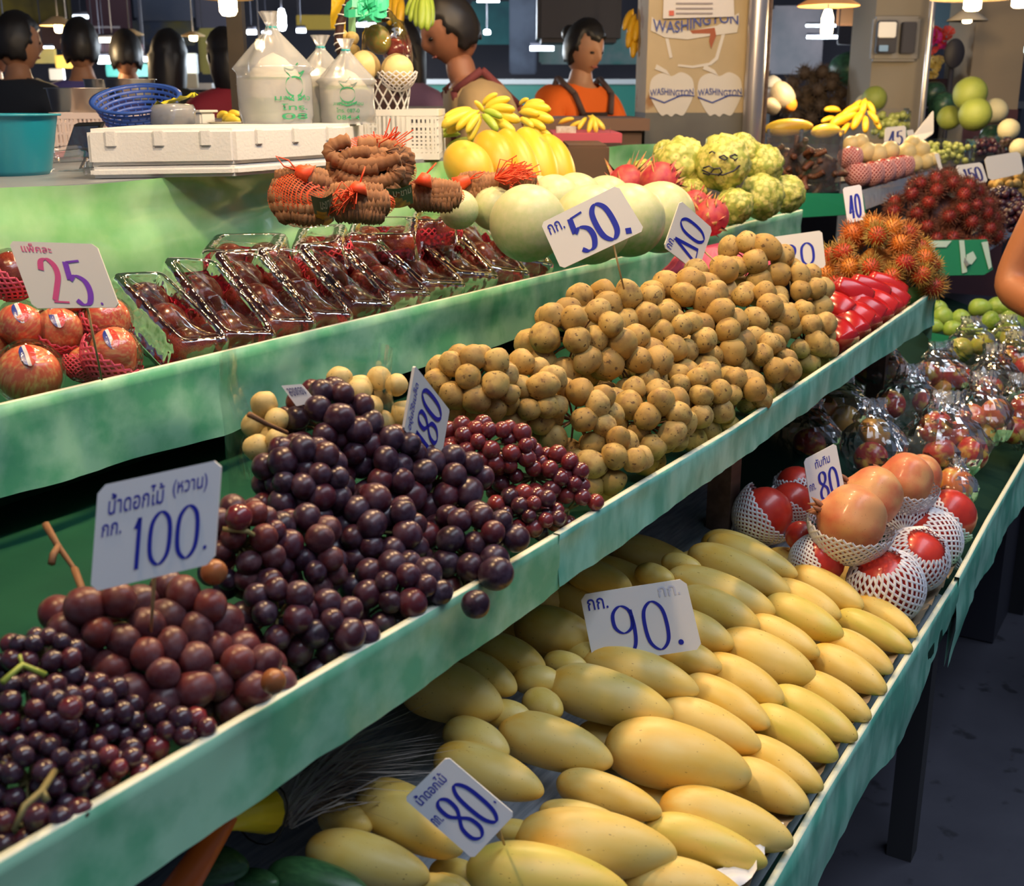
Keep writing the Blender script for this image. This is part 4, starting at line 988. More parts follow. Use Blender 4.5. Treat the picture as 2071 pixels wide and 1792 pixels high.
# --- custard-apple like knobbly fruit, dragon fruit, pink net
M_cust = mat('knobbly_yellow_green_rind', (.50, .50, .11), .5, rnd=[(.64, .60, .14), (.50, .52, .11)], col2=(.70, .64, .20), nscale=3, ncon=(.4, .6), vor=(4.5, .42, .66, (.32, .37, .06)), spots=(11, .62, .70, (.30, .24, .08)), bump=.5, bscale=8)
def cust_mesh(name, seed):
    bm = bmesh.new(); sph(bm, (0, 0, 0), 1, 4)
    cells = [Vector((random.Random(seed*99+i).gauss(0, 1), random.Random(seed*77+i).gauss(0, 1), random.Random(seed*55+i).gauss(0, 1))).normalized() for i in range(90)]
    for v in bm.verts:
        d = v.co.normalized(); ds = sorted((d-c).length for c in cells)[:2]; k = min(1, (ds[1]-ds[0])*5)
        v.co = d*(.86+.14*k**.6)*(1+.07*noise.noise(d*1.5+Vector((seed, 0, 0)))); v.co.z *= .92
    return mesh(name, bm, M_cust)
CU = [cust_mesh('custard_apple_form', s) for s in (1, 2)]
CS = [(1378, 332, 60, 2.95, 'knobbly custard apple at the left of the pile'), (1462, 330, 60, 2.88, 'large custard apple with a face drawn on it in black marker'), (1345, 308, 26, 3.1, 'small custard apple at the far left top of the pile'), (1500, 305, 42, 3.05, 'custard apple at the top of the pile'),
      (1545, 335, 44, 3.05, 'custard apple at the upper right of the pile'), (1300, 355, 34, 3.0, 'custard apple behind the dragon fruit stalks'), (1485, 418, 42, 2.85, 'low green custard apple nearest the shelf end'), (1540, 398, 48, 2.95, 'dented custard apple in the lower right'),
      (1592, 392, 40, 3.1, 'custard apple at the right end over the shelf corner'), (1402, 388, 30, 2.9, 'small green custard apple in the shade under the pile')]
for i, (px, py, rp, D, lb) in enumerate(CS):
    p = atD(px, py, D); r = rp/FPX*D; o = fruit('custard_apple', p, r, CU[i % 2], lb, 'custard apple', 'knobbly yellow green custard apples', M=rotm(i, 2*i, .7*i))
    if i == 1:
        bm = bmesh.new()
        def onf(x, y): q = atD(px+x, py+y, D); dd = (CAM-q).normalized(); h = math.sqrt(max(0, r*r*1.0-((q-p).length)**2)); return q + dd*(h*1.0+.004) - p
        for pts in ([(-8, -12), (2, -16), (10, -10), (4, -6), (-8, -12)], [(14, -14), (24, -18), (32, -12), (24, -6), (14, -14)], [(-42, 14), (-24, 22), (0, 24), (22, 16), (34, 4)], [(-40, 10), (-28, 6), (-18, 12), (-28, 24), (-40, 20)], [(-18, 12), (-6, 10), (-2, 18), (-10, 26)], [(-28, -20), (-22, -24), (-16, -20)]):
            tube(bm, [onf(*q_) for q_ in pts], .0022, 5)
        put('drawn_face', mesh('drawn_face', bm, mat('black_marker', (.01, .01, .03), .5)), o, T(p))
M_drag = mat('dragon_fruit_skin', (.34, .012, .04), .5, rnd=[(.42, .02, .05)], col2=(.48, .08, .06), nscale=3); M_dsc = mat('dragon_fruit_scale', (.50, .42, .10), .5, col2=(.60, .06, .10), nscale=60)
def dragon(label, px, py, rp, D, up=False):
    p = atD(px, py, D); r = rp/FPX*D; t = thing('dragon_fruit', label, 'dragon fruit', p, 'dragon fruit'); rg = random.Random(int(px))
    put('fruit_body', round_mesh('dragon_body', M_drag, px, squash=1.15), t, T(p) @ rotm(.4, 1.2, .5) @ sc(r))
    bm = bmesh.new()
    bm0 = bmesh.new()
    for i in range(22):
        d = Vector((rg.gauss(0, 1), rg.gauss(0, 1), rg.gauss(0, 1))).normalized(); tip = (d + Vector((.6, 0, .5))).normalized(); s = d.orthogonal().normalized()
        a = bm.verts.new(d*.98*r + s*.24*r); b = bm.verts.new(d*.98*r - s*.24*r); c_ = bm.verts.new(d*r*1.05+tip*r*(.50+.5*(up and d.z > .4))); bm.faces.new((a, b, c_)); e = bm.verts.new(d*r*1.08); bm.faces.new((a, c_, e)); bm.faces.new((c_, b, e))
    put('scale', mesh('scale', bm, M_dsc), t, T(p))['kind'] = 'stuff'
    return t
dragon('dragon fruit with long green stalks left of the custard apples', 1268, 372, 38, 2.85, True); dragon('dragon fruit behind the melons, second', 1335, 368, 40, 2.75); dragon('dragon fruit in front of the green custard apple, beside the 40 placard', 1438, 440, 36, 2.6); dragon('dragon fruit low against the custard apples', 1405, 415, 30, 2.7)
p = atD(1505, 505, 2.6); bm = bmesh.new()
def pn(u, v):
    a = 2*math.pi*u; z = 1-v; r = math.sqrt(max(0, 1-z*z))*(1+.07*math.sin(18*a)+.15*noise.noise(Vector((a*2, v*3, 0))))
    return Vector((r*math.cos(a)*.13, r*math.sin(a)*.06, z*.07 - .05)) 
grid(bm, pn, 90, 12, wrap=True); tag(put('foam_netting', mesh('foam_netting', bm, M_net_pink), None, T(p) @ rotm(0, 0, -1)), 'crumpled heap of pink foam netting behind the peak of longkong', 'netting')
p = atD(1440, 520, 2.45); bm = bmesh.new(); grid(bm, lambda u, v: Vector((pn(u, v).x*.8, pn(u, v).y, pn(u, v).z)), 90, 12, wrap=True); tag(put('foam_netting', mesh('foam_netting', bm, M_net_pink), None, T(p) @ rotm(0, 0, -1)), 'pink foam netting under the stick of the 40 placard', 'netting')
# ---------------------------------------------------------------- netted fruit, pomegranates and bagged apples on the lowest shelf
M_redfr = mat('red_wrapped_fruit', (.62, .04, .02), .35, col2=(.52, .03, .02), nscale=3, coat=.3)
M_pom = mat('pomegranate_rind', (.74, .38, .15), .42, rnd=[(.72, .32, .13)], col2=(.68, .17, .08), nscale=1.0, ncon=(.44, .66), spots=(26, .66, .73, (.42, .18, .07)), coat=.15)
M_pomc = mat('pomegranate_crown', (.30, .12, .06), .7)
def pom_mesh():
    bm = bmesh.new(); sph(bm, (0, 0, 0), 1, 4)
    for v in bm.verts:
        d = v.co.normalized(); a = math.atan2(d.y, d.x); v.co = d*(1+.03*math.cos(6*a)*(1-d.z*d.z)+.03*noise.noise(d*1.4)); v.co.z *= .93
        if d.z > .93: v.co.z += (d.z-.93)*1.8
    return mesh('pomegranate_form', bm, M_pom)
PM = pom_mesh()
bm = bmesh.new()
for k in range(6):
    a = k*math.pi/3; tube(bm, [(.10*math.cos(a), .10*math.sin(a), .9), (.17*math.cos(a), .17*math.sin(a), 1.12), (.24*math.cos(a+.2), .24*math.sin(a+.2), 1.28)], [.09, .07, .012], 5)
PCR = mesh('crown_form', bm, M_pomc)
def pomegranate(label, px, py, rp, D, axis, cup=True):
    p = atD(px, py, D); r = rp/FPX*D; ax = (RIGHT*axis[0] + UP*axis[1] - FWD*axis[2]).normalized()
    M = T(p) @ ax.to_track_quat('Z', 'Y').to_matrix().to_4x4()
    o = tag(put('pomegranate', PM, None, M @ sc(r)), label, 'pomegranate', 'pomegranates'); put('crown', PCR, o, M @ sc(r))
    if cup: put('foam_net', net_mesh(M_net_white, -1, .0, 30, 12, th=.032, flare=.12, rag=.05), o, T(p-Vector((0, 0, r*.12))) @ rotm(.12, -.10, .3) @ sc(r*1.10))
    return o
pomegranate('pomegranate in a white foam net cup, front one of three', 1722, 1052, 72, 1.78, (-.95, .35, .1))
pomegranate('pale pomegranate, middle one of three', 1765, 1005, 62, 1.88, (-.9, .45, .0), False)
pomegranate('large pomegranate with a red cheek, back one of three', 1832, 972, 56, 1.98, (-.95, .3, .0))
pomegranate('pomegranate behind the one with the red cheek', 1860, 965, 46, 2.08, (-.8, .4, -.4), False)
RF = round_mesh('red_fruit_form', M_redfr, 3, lump=.05, sub=3)
def netted(label, px, py, rx, ry, D, axis, hi=.55, lo=-1, flare=.05, nu=28, tail=0):
    p = atD(px, py, D); r = (rx+ry)/2/FPX*D; ax = (RIGHT*axis[0] + UP*axis[1] - FWD*axis[2]).normalized(); M = T(p) @ ax.to_track_quat('Z', 'Y').to_matrix().to_4x4()
    o = tag(put('netted_fruit', RF, None, M @ sc(r, r, r*1.05)), label, 'netted fruit', 'red fruit in white foam nets')
    put('foam_net', net_mesh(M_net_white, lo, hi, nu, 14, th=.036, flare=flare, rag=.07), o, M @ sc(r*1.05, r*1.05, r*1.1))
    if tail:
        bm = bmesh.new()
        for k in range(16):
            a = 2*math.pi*k/16; tube(bm, [(.62*math.cos(a), .62*math.sin(a), -.82), (.3*math.cos(a+.2), .3*math.sin(a+.2), -1.15), (.06*math.cos(a), .06*math.sin(a), -1.15-tail)], .035, 4, cap=False)
        put('net_tail', mesh('net_tail', bm, M_net_white), o, M @ sc(r))
    return o
netted('red fruit in a white net touching the mangoes and the skirt, lowest one', 1792, 1186, 72, 66, 1.78, (-.35, .75, .45), hi=.86)
netted('red fruit in a white net with an oval red opening, right of the lowest one', 1852, 1132, 56, 62, 1.86, (.1, .6, .75), hi=.84)
netted('red fruit in a white net with a pointed tail over the skirt', 1880, 1092, 58, 56, 1.98, (-.75, .65, .1), hi=.75, tail=.55)
netted('red fruit with torn net strands by the clear bags', 1915, 1045, 52, 60, 2.08, (.75, .65, .2), hi=.15)
netted('bare-topped red fruit lying under the front pomegranate', 1655, 1135, 58, 44, 1.80, (.85, .35, .3), hi=.1)
netted('red fruit in a white net at the left with a wide net mouth', 1545, 1040, 60, 52, 1.92, (.75, .55, .3), hi=.2, flare=.25, tail=.3)
netted('red fruit with ragged net edge behind the front pomegranate', 1600, 1020, 48, 42, 1.98, (.5, .8, .2), hi=.2)
netted('small glimpse of a red fruit between the net cup and the left nets', 1620, 1085, 34, 28, 1.85, (-.6, .4, .4), hi=-.2)
netted('red fruit in a dim net behind the 80 placard', 1610, 985, 46, 36, 2.1, (-.2, .8, .2), hi=.6)
netted('netted red fruit under the red-cheeked pomegranate', 1830, 1045, 50, 40, 2.0, (.2, .5, -.6), hi=.8)
# --- clear bags of small apples
M_cbag = film('crisp_bag_film', rough=.10, bump=1.0, bscale=22, base=.045, dist=.008, haze=.03)
M_cbagt = film('crisp_bag_tail_film', rough=.14, bump=1.0, bscale=30, base=.12, haze=.20, dist=.010)
M_gapple = mat('green_guava_skin', (.42, .50, .06), .4, col2=(.55, .50, .10), nscale=4)
GAP = apple_mesh('green_fruit_form', M_gapple, 3)
def apple_bag(label, px, py, rx, ry, D, n, where, seed, topoff=(0, -1), fruits=None, fl='apple', gname='small apples in clear bags'):
    rg = random.Random(seed); c = atD(px, py, D); ex, ey = rx/FPX*D, ry/FPX*D; ez = min(ex, ey)*.95; r = .033
    t = thing('fruit_bag', label, 'bag', c-Vector((0, 0, ey)), 'tied clear bags of apples')
    A = Matrix(((RIGHT.x, UP.x, -FWD.x, c.x), (RIGHT.y, UP.y, -FWD.y, c.y), (RIGHT.z, UP.z, -FWD.z, c.z), (0, 0, 0, 1)))
    bm = bmesh.new()
    def f(u, v):
        a = 2*math.pi*u; v2 = v
        if v2 < .62: th = math.pi*(v2/.62)*.82; rr = math.sin(th); z = -math.cos(th)
        else:
            k = (v2-.62)/.38; rr = .54*(1-k)**1.1+.13 + (.55*max(0, k-.5)); z = .84 + .72*k
        nn = noise.noise(Vector((math.cos(a)*1.8+seed, math.sin(a)*1.8, v*5))); w = .93 + .22*abs(nn) + .10*abs(noise.noise(Vector((math.cos(a)*5, math.sin(a)*5+seed, v*11)))) + .22*max(0, v-.55)*math.sin(7*a + 6*nn)
        return Vector((ex*1.04*rr*w*math.cos(a) + topoff[0]*.2*ex*max(0, v-.6)*3, ey*z*1.02, ez*1.04*rr*w*math.sin(a)))
    grid(bm, f, 34, 20, wrap=True)
    for v_ in bm.verts: v_.co *= 1+rg.uniform(-.025, .025)
    for fc in bm.faces: fc.material_index = 1 if fc.calc_center_median().y > ey*1.25 else 0
    put('bag_film', mesh('bag_film', bm, mats=[M_cbag, M_cbagt], smooth=False), t, A)
    pts = []
    for _ in range(4000):
        q = Vector((rg.uniform(-1, 1), rg.uniform(-1, .95), rg.uniform(-.6, 1)))
        if q.length > 1: continue
        w = Vector((q.x*(ex-r*.8), q.y*(ey-r*.8), q.z*(ez-r*.8)))
        if all((w-o_).length > r*1.62 for o_ in pts): pts.append(w)
        if len(pts) >= n*2+2: break
    pts.sort(key=lambda w: (-round(w.y/r/1.7), w.x))
    for i, w in enumerate(pts):
        fruit('apple' if fl == 'apple' else 'guava', A @ w, r*rg.uniform(.9, 1.08), (fruits or AM)[i % len(fruits or AM)], f'small {"apple" if fl=="apple" else "guava"}, {ordn(i+1)} from top, {where}', fl, gname, rg=rg)
    return t
AB = [(1700, 845, 70, 58, 2.45, 8, 'tied clear bag of apples nearest the middle shelf edge, in shade', 'shaded bag nearest the middle shelf', -.3),
 (1640, 890, 62, 52, 2.40, 7, 'dark bag of apples tucked under the middle shelf edge', 'darkest bag under the middle shelf', 0),
 (1765, 905, 62, 62, 2.25, 8, 'clear bag of bright apples right of the 80 placard', 'bag right beside the pomegranate sign', .2),
 (1910, 905, 85, 72, 2.28, 12, 'large clear bag of apples with one yellow apple, in front', 'large front bag with the yellow apple', .4),
 (1935, 990, 40, 40, 2.2, 4, 'lower lobe of a clear bag of dark apples by the skirt', 'low bag by the skirt', .2),
 (1840, 825, 66, 56, 2.5, 8, 'clear bag of apples in the second row, with crisp upright tail', 'second row bag behind the large one', .3),
 (1985, 850, 60, 62, 2.5, 8, 'clear bag of apples beside the skirt, second row', 'second row bag beside the skirt', .2),
 (1780, 755, 60, 46, 2.75, 6, 'clear bag with dark apples just below the end of the middle shelf', 'bag right below the shelf end', -.4),
 (1900, 770, 60, 50, 2.75, 7, 'glittering clear bag of apples in the third row', 'third row bag', .2),
 (2010, 775, 55, 50, 2.75, 6, 'clear bag of apples in the third row by the border of the picture', 'third row bag at the border', .1),
 (2060, 850, 45, 60, 2.6, 6, 'clear bag of apples cut by the right border of the picture', 'bag cut by the right border', .0),
 (2055, 740, 45, 45, 2.95, 4, 'far clear bag of apples at the right border', 'far bag at the right border', .0)]
for i, (px, py, rx, ry, D, n, lb, wh, to) in enumerate(AB): apple_bag(lb, px, py, rx, ry, D, n, wh, i+3, (to, -1))
for i, (px, py, rx, ry, D, n, lb, wh) in enumerate([(1965, 700, 48, 38, 3.05, 5, 'clear bag of yellow green fruit behind the apples, tall pleated tail', 'bag with tall tail'), (2040, 690, 42, 34, 3.1, 4, 'second clear bag of yellow green fruit further right', 'bag further right')]):
    apple_bag(lb, px, py, rx, ry, D, n, wh, i+40, (0, -1), [GAP], 'guava', 'yellow green fruit in clear bags')
# --- feather duster and orange handle
M_feather = mat('grey_brown_feathers', (.36, .31, .28), .9, col2=(.55, .48, .43), nscale=30)
M_yel = mat('yellow_plastic', (1.0, .75, .02), .35); M_ora = mat('orange_plastic', (1.0, .20, .03), .4)
pa = T1(480, 1650, .05); pb = T1(540, 1640, .035); pc_ = T1(660, 1560, .02)
t = thing('feather_duster', 'feather duster with yellow socket lying on the board below the middle shelf', 'duster', pb)
bm = bmesh.new(); tube(bm, [pa-(pb-pa)*2.0-pb, pa-pb, pb-pb], [.006, .012, .020], 12); put('socket', mesh('socket', bm, M_yel), t, T(pb))
bm = bmesh.new(); dr = (pb-pa).normalized(); rg = random.Random(3)
a_ = pb - pb; 
tube(bm, [a_+dr.orthogonal()*.0203*math.cos(k)+dr.cross(dr.orthogonal())*.0203*math.sin(k)-dr*.006*(1+.3*math.sin(3*k)) for k in [j*.35 for j in range(19)]], .0009, 4); put('black_tape_line', mesh('black_tape_line', bm, mat('black_plastic', (.01, .01, .012), .4)), t, T(pb))
bm = bmesh.new(); main = (T1(760, 1470, .0)-pb); s1 = main.cross(Vector((0, 0, 1))).normalized()
for k in range(900):
    th = rg.gauss(0, .24); st = a_ + s1*rg.gauss(0, .009) + Vector((0, 0, rg.uniform(-.012, .008))); L = main.length*rg.uniform(.35, 1.05)
    d = (main.normalized() + s1*th + Vector((0, 0, rg.gauss(.0, .16)))).normalized()
    m_ = st + d*L*.5 + Vector((0, 0, .015*rg.random())); e = st + d*L + s1*th*L*.25 - Vector((0, 0, .02))
    if (e+pb).z < .80: e.z = .80 - pb.z + .02*rg.random() + .3*max(0, (e+pb).y-.5)
    w = .0009; n_ = s1*w
    v = [bm.verts.new(st-n_), bm.verts.new(m_-n_*1.5), bm.verts.new(e), bm.verts.new(m_+n_*1.5), bm.verts.new(st+n_)]
    bm.faces.new((v[0], v[1], v[3], v[4])); bm.faces.new((v[1], v[2], v[3]))
o = put('feathers', mesh('feathers', bm, M_feather), t, T(pb)); o['kind'] = 'stuff'
pA = T1(462, 1648, .06); pB = T1(345, 1830, .02)
bm = bmesh.new(); dd = (pB-pA); tube(bm, [Vector((0, 0, 0)), dd*.5, dd*1.0], [.009, .012, .015], 10); tag(put('broom_handle', mesh('broom_handle', bm, M_ora), None, T(pA)), 'orange plastic handle slanting down in front of the dark green mangoes', 'handle')
pA = T1(1548, 1772, .01); bm = bmesh.new(); grid(bm, lambda u, v: Vector((.14*u, .03*v + .01*noise.noise(Vector((u*5, v, 0))), .012*noise.noise(Vector((u*4, v*3, 4))))), 16, 4)
tag(put('paper_scrap', mesh('paper_scrap', bm, M_sign), None, T(Vector((pA.x-.05, .315, .765)))), 'white paper scrap sticking out beside the skirt at the bottom', 'paper')

# ---------------------------------------------------------------- middle shelf, far end: red packs and rambutans
M_rose = mat('glossy_red_wrapped_fruit', (.46, .010, .014), .24, rnd=[(.36, .009, .013), (.54, .02, .018)], coat=.35)
def rose_mesh():
    bm = bmesh.new(); P = []
    for i in range(17):
        t = i/16; P.append((.5*(.30+.70*math.sin(math.pi*min(1, t*.60+.08))**.9) if 0 < i < 16 else 0, t-.5))
    lathe(bm, P, 16, M=Matrix.Rotation(math.pi/2, 4, 'Y'), wob=lambda a, z: .04*math.cos(4*a)); bmesh.ops.recalc_face_normals(bm, faces=bm.faces); return mesh('rose_apple_form', bm, M_rose)
RA = rose_mesh()
RR = [(1672,580,1722,612,30),(1700,575,1760,610,32),(1745,570,1800,608,30)]
k = 0
rows = [((1668, 602), (1712, 640), 3, (30, -14)), ((1690, 575), (1750, 612), 3, (34, -6)), ((1672, 650), (1712, 696), 5, (24, -15)), ((1700, 622), (1752, 660), 4, (24, -13)), ((1740, 605), (1795, 638), 2, (22, -12))]
for ri, (a, b, n, st) in enumerate(rows):
    for i in range(n):
        A = T2(a[0]+st[0]*i, a[1]+st[1]*i, -.01+.012*(ri % 2)); B = T2(b[0]+st[0]*i, b[1]+st[1]*i, .0+.012*(ri % 2)); L = (B-A).length; k += 1
        tag(put('rose_apple', RA, None, frame((A+B)/2, B-A, (0, -.6, .8)) @ sc(L*1.15, .062, .062)), f'glossy film-wrapped red fruit, {ordn(i+1)} from the left in the {["upper left", "top", "lowest", "second lowest", "rightmost"][ri]} row of red fruits', 'wrapped fruit', 'glossy red wrapped fruits beside the rambutans')
def ramb_mesh(name, body, hair, seed, n=150, hl=.5):
    rg = random.Random(seed); bm = bmesh.new(); sph(bm, (0, 0, 0), (.74, .74, .82), 2)
    for f in bm.faces: f.material_index = 0
    for i in range(n):
        z = 1-2*(i+.5)/n; a = i*2.39996; d = Vector((math.sqrt(1-z*z)*math.cos(a), math.sqrt(1-z*z)*math.sin(a), z)); s = d.orthogonal().normalized(); s2 = d.cross(s)
        cv = Vector((rg.gauss(0, .3), rg.gauss(0, .3), rg.gauss(0, .3))); b0 = Vector((d.x*.74, d.y*.74, d.z*.82))
        rings = []
        for k, (h, w) in enumerate(((0, .05), (.55, .035), (1, 0))):
            p = b0 + (d + cv*h)*hl*h
            rings.append([bm.verts.new(p + (s*math.cos(q*2.094)+s2*math.sin(q*2.094))*w) for q in range(3)] if w else [bm.verts.new(p)])
        for q in range(3):
            f = bm.faces.new((rings[0][q], rings[0][(q+1) % 3], rings[1][(q+1) % 3], rings[1][q])); f.material_index = 1
            f = bm.faces.new((rings[1][q], rings[1][(q+1) % 3], rings[2][0])); f.material_index = 1
    return mesh(name, bm, mats=[body, hair])
M_rb = mat('rambutan_rind', (.62, .07, .02), .5, rnd=[(.70, .24, .02), (.50, .03, .02), (.62, .09, .02)]); M_rh = mat('rambutan_hair_olive', (.42, .26, .04), .6, rnd=[(.50, .14, .03), (.32, .26, .05)])
M_rb2 = mat('dark_rambutan_rind', (.28, .02, .02), .5, rnd=[(.40, .03, .02), (.22, .015, .015)]); M_rh2 = mat('dark_rambutan_hair', (.13, .035, .02), .6, rnd=[(.18, .05, .02)])
RB = [ramb_mesh('rambutan_form', M_rb, M_rh, s) for s in (1, 2, 3)]; RB2 = [ramb_mesh('dark_rambutan_form', M_rb2, M_rh2, s, 150, .55) for s in (4, 5)]
def heap(name, px, py, rx, ry, r, D, n, meshes, label, cat, group, depthr=.9, names=None, seed=1, rowlab=None, base=None, clip=None):
    rg = random.Random(seed); c = atD(px, py, D); ex, ey = rx/FPX*D, ry/FPX*D; ez = min(ex, ey)*depthr; out = []
    zb = c.z - ey*.85
    cand = []
    for _ in range(2500):
        a = rg.uniform(0, 2*math.pi); zz = rg.uniform(-.25, 1); q = math.sqrt(max(0, 1-zz*zz)) if zz > 0 else 1
        cand.append(c + _r*(ex*q*math.cos(a)) - _f*(ez*q*math.sin(a)) + _z*(ey*(1.85*zz-.85)))
    cand = [p for p in cand if (p-c).dot(FWD) < ez*.35 and p.z > (base or -9) + r*.6 and (not clip or clip(p))]
    while cand and len(out) < n:
        best = None
        if out:
            arr = np.array([list(p) for p in cand]); md = np.full(len(cand), 9.)
            for p in out: md = np.minimum(md, np.linalg.norm(arr-np.array(p), axis=1))
            md[md < r*1.62] = 99; i = int(np.argmin(md))
            if md[i] > 90: break
            best = cand[i]
        else: best = min(cand, key=lambda p: p.dot(FWD))
        out.append(best)
        cand = [p for p in cand if (p-best).length > r*1.2]
    out.sort(key=lambda p: (-round((p.z-zb)/(r*1.7)), (p-c).dot(RIGHT)))
    rows_ = {}
    for p in out: rows_.setdefault(-round((p.z-zb)/(r*1.7)), []).append(p)
    for ri, key in enumerate(sorted(rows_)):
        for ci, p in enumerate(rows_[key]):
            tag(put(name, meshes[rg.randrange(len(meshes))], None, T(p) @ rrot(rg) @ sc(r)), f'{label}, {ordn(ci+1)} from left in layer {ordn(ri+1)} from top', cat, group)
    bm = bmesh.new(); sph(bm, (0, 0, 0), (ex*.66-r*.5, ez*.7-r*.5, ey*1.0-r*.5), 4)
    for v in bm.verts: v.co *= .94+.12*noise.noise(v.co*45)
    tag(put(name+'_filling', mesh(name+'_filling', bm, meshes[0].materials[-1]), None, T(c-_z*ey*.28-_f*(-.01)) @ Matrix.Rotation(AZ-math.pi/2, 4, 'Z')), label+' filling inside, seen only in gaps', cat, kind='stuff')
    return out
heap('rambutan', 1775, 552, 122, 96, .028, 2.62, 170, RB, 'orange rambutan of near heap', 'rambutan', 'orange rambutans heaped at the end of the middle shelf', depthr=1.0, seed=2, base=1.02, clip=lambda p: p.x < XE2+.01 and (p.y > .585 or p.z > 1.095))
# ---------------------------------------------------------------- things on the counter
M_foam = mat('white_styrofoam', (.74, .74, .72), .7, bump=.3, bscale=200)
ZC = 1.373
def onC(px, py): return onZ(px, py, ZC)
# styrofoam box: corner towards the camera
c0 = onC(478, 357); cl = onC(182, 362); dirl = Vector((cl.x-c0.x, cl.y-c0.y, 0)); Ll = dirl.length; dirl.normalize()
ctmp = onC(478, 357); dirr = Vector((-dirl.y, dirl.x, 0)); dirr = dirr if dirr.dot(RIGHT) > 0 else -dirr
topz = atD(478, 258, depth(c0)).z; hB = topz - ZC
dirr = (Vector((1, .06, 0))).normalized(); Lr = .32
def boxq(z0, z1, inset): # skewed footprint keeps both walls in their place
    P = [c0 + dirl*(-inset*-1), c0, c0 + dirr*Lr, c0 + dirl*Ll + dirr*Lr, c0 + dirl*Ll]
    return P
t = thing('styrofoam_box', 'white styrofoam box with lid, carrying the coconuts on the counter', 'box', (c0.x, c0.y, ZC))
def prism(bm, foot, z0, z1, bev=.006):
    lo = [bm.verts.new(Vector((p.x-c0.x, p.y-c0.y, z0-ZC))) for p in foot]; hi = [bm.verts.new(Vector((p.x-c0.x, p.y-c0.y, z1-ZC))) for p in foot]
    n = len(foot); bm.faces.new(hi); bm.faces.new(list(reversed(lo)))
    for i in range(n): bm.faces.new((lo[i], lo[(i+1) % n], hi[(i+1) % n], hi[i]))
    bmesh.ops.recalc_face_normals(bm, faces=bm.faces); bmesh.ops.bevel(bm, geom=list(bm.edges), offset=bev, segments=2, affect='EDGES')
dback = (_f - dirl*.0).normalized()
back = .30
ft = [c0, c0 + dirr*Lr, c0 + dirr*Lr + _f*back, c0 + dirl*Ll + _f*back, c0 + dirl*Ll]
bm = bmesh.new(); prism(bm, [c0.lerp(sum(ft, Vector())/5, .02) if 0 else p for p in ft], ZC+.0005, ZC+hB*.24); put('box_body', mesh('box_body', bm, M_foam, False), t, T((c0.x, c0.y, ZC)))
bm = bmesh.new(); prism(bm, ft, ZC+hB*.26, ZC+hB); lidf = put('lid', mesh('lid', bm, M_foam, False), t, T((c0.x, c0.y, ZC)))
for k in range(3):
    for (A, B) in ((c0, c0+dirl*Ll), (c0, c0+dirr*Lr)):
        p = A.lerp(B, .2+.32*k); bm = bmesh.new(); n_ = (B-A).normalized(); o_ = Vector((n_.y, -n_.x, 0)); o_ = o_ if o_.dot(CAM-p) > 0 else -o_
        box(bm, (0, 0, 0), (.018, .006, hB*.34), M=frame((0, 0, 0), n_), bev=.002); put('lid_rib', mesh('lid_rib', bm, M_foam, False), lidf, T((p.x+o_.x*.001, p.y+o_.y*.001, ZC+hB*.80)))
ZB = ZC + hB + .0005
def onB(px, py): return onZ(px, py, ZB)
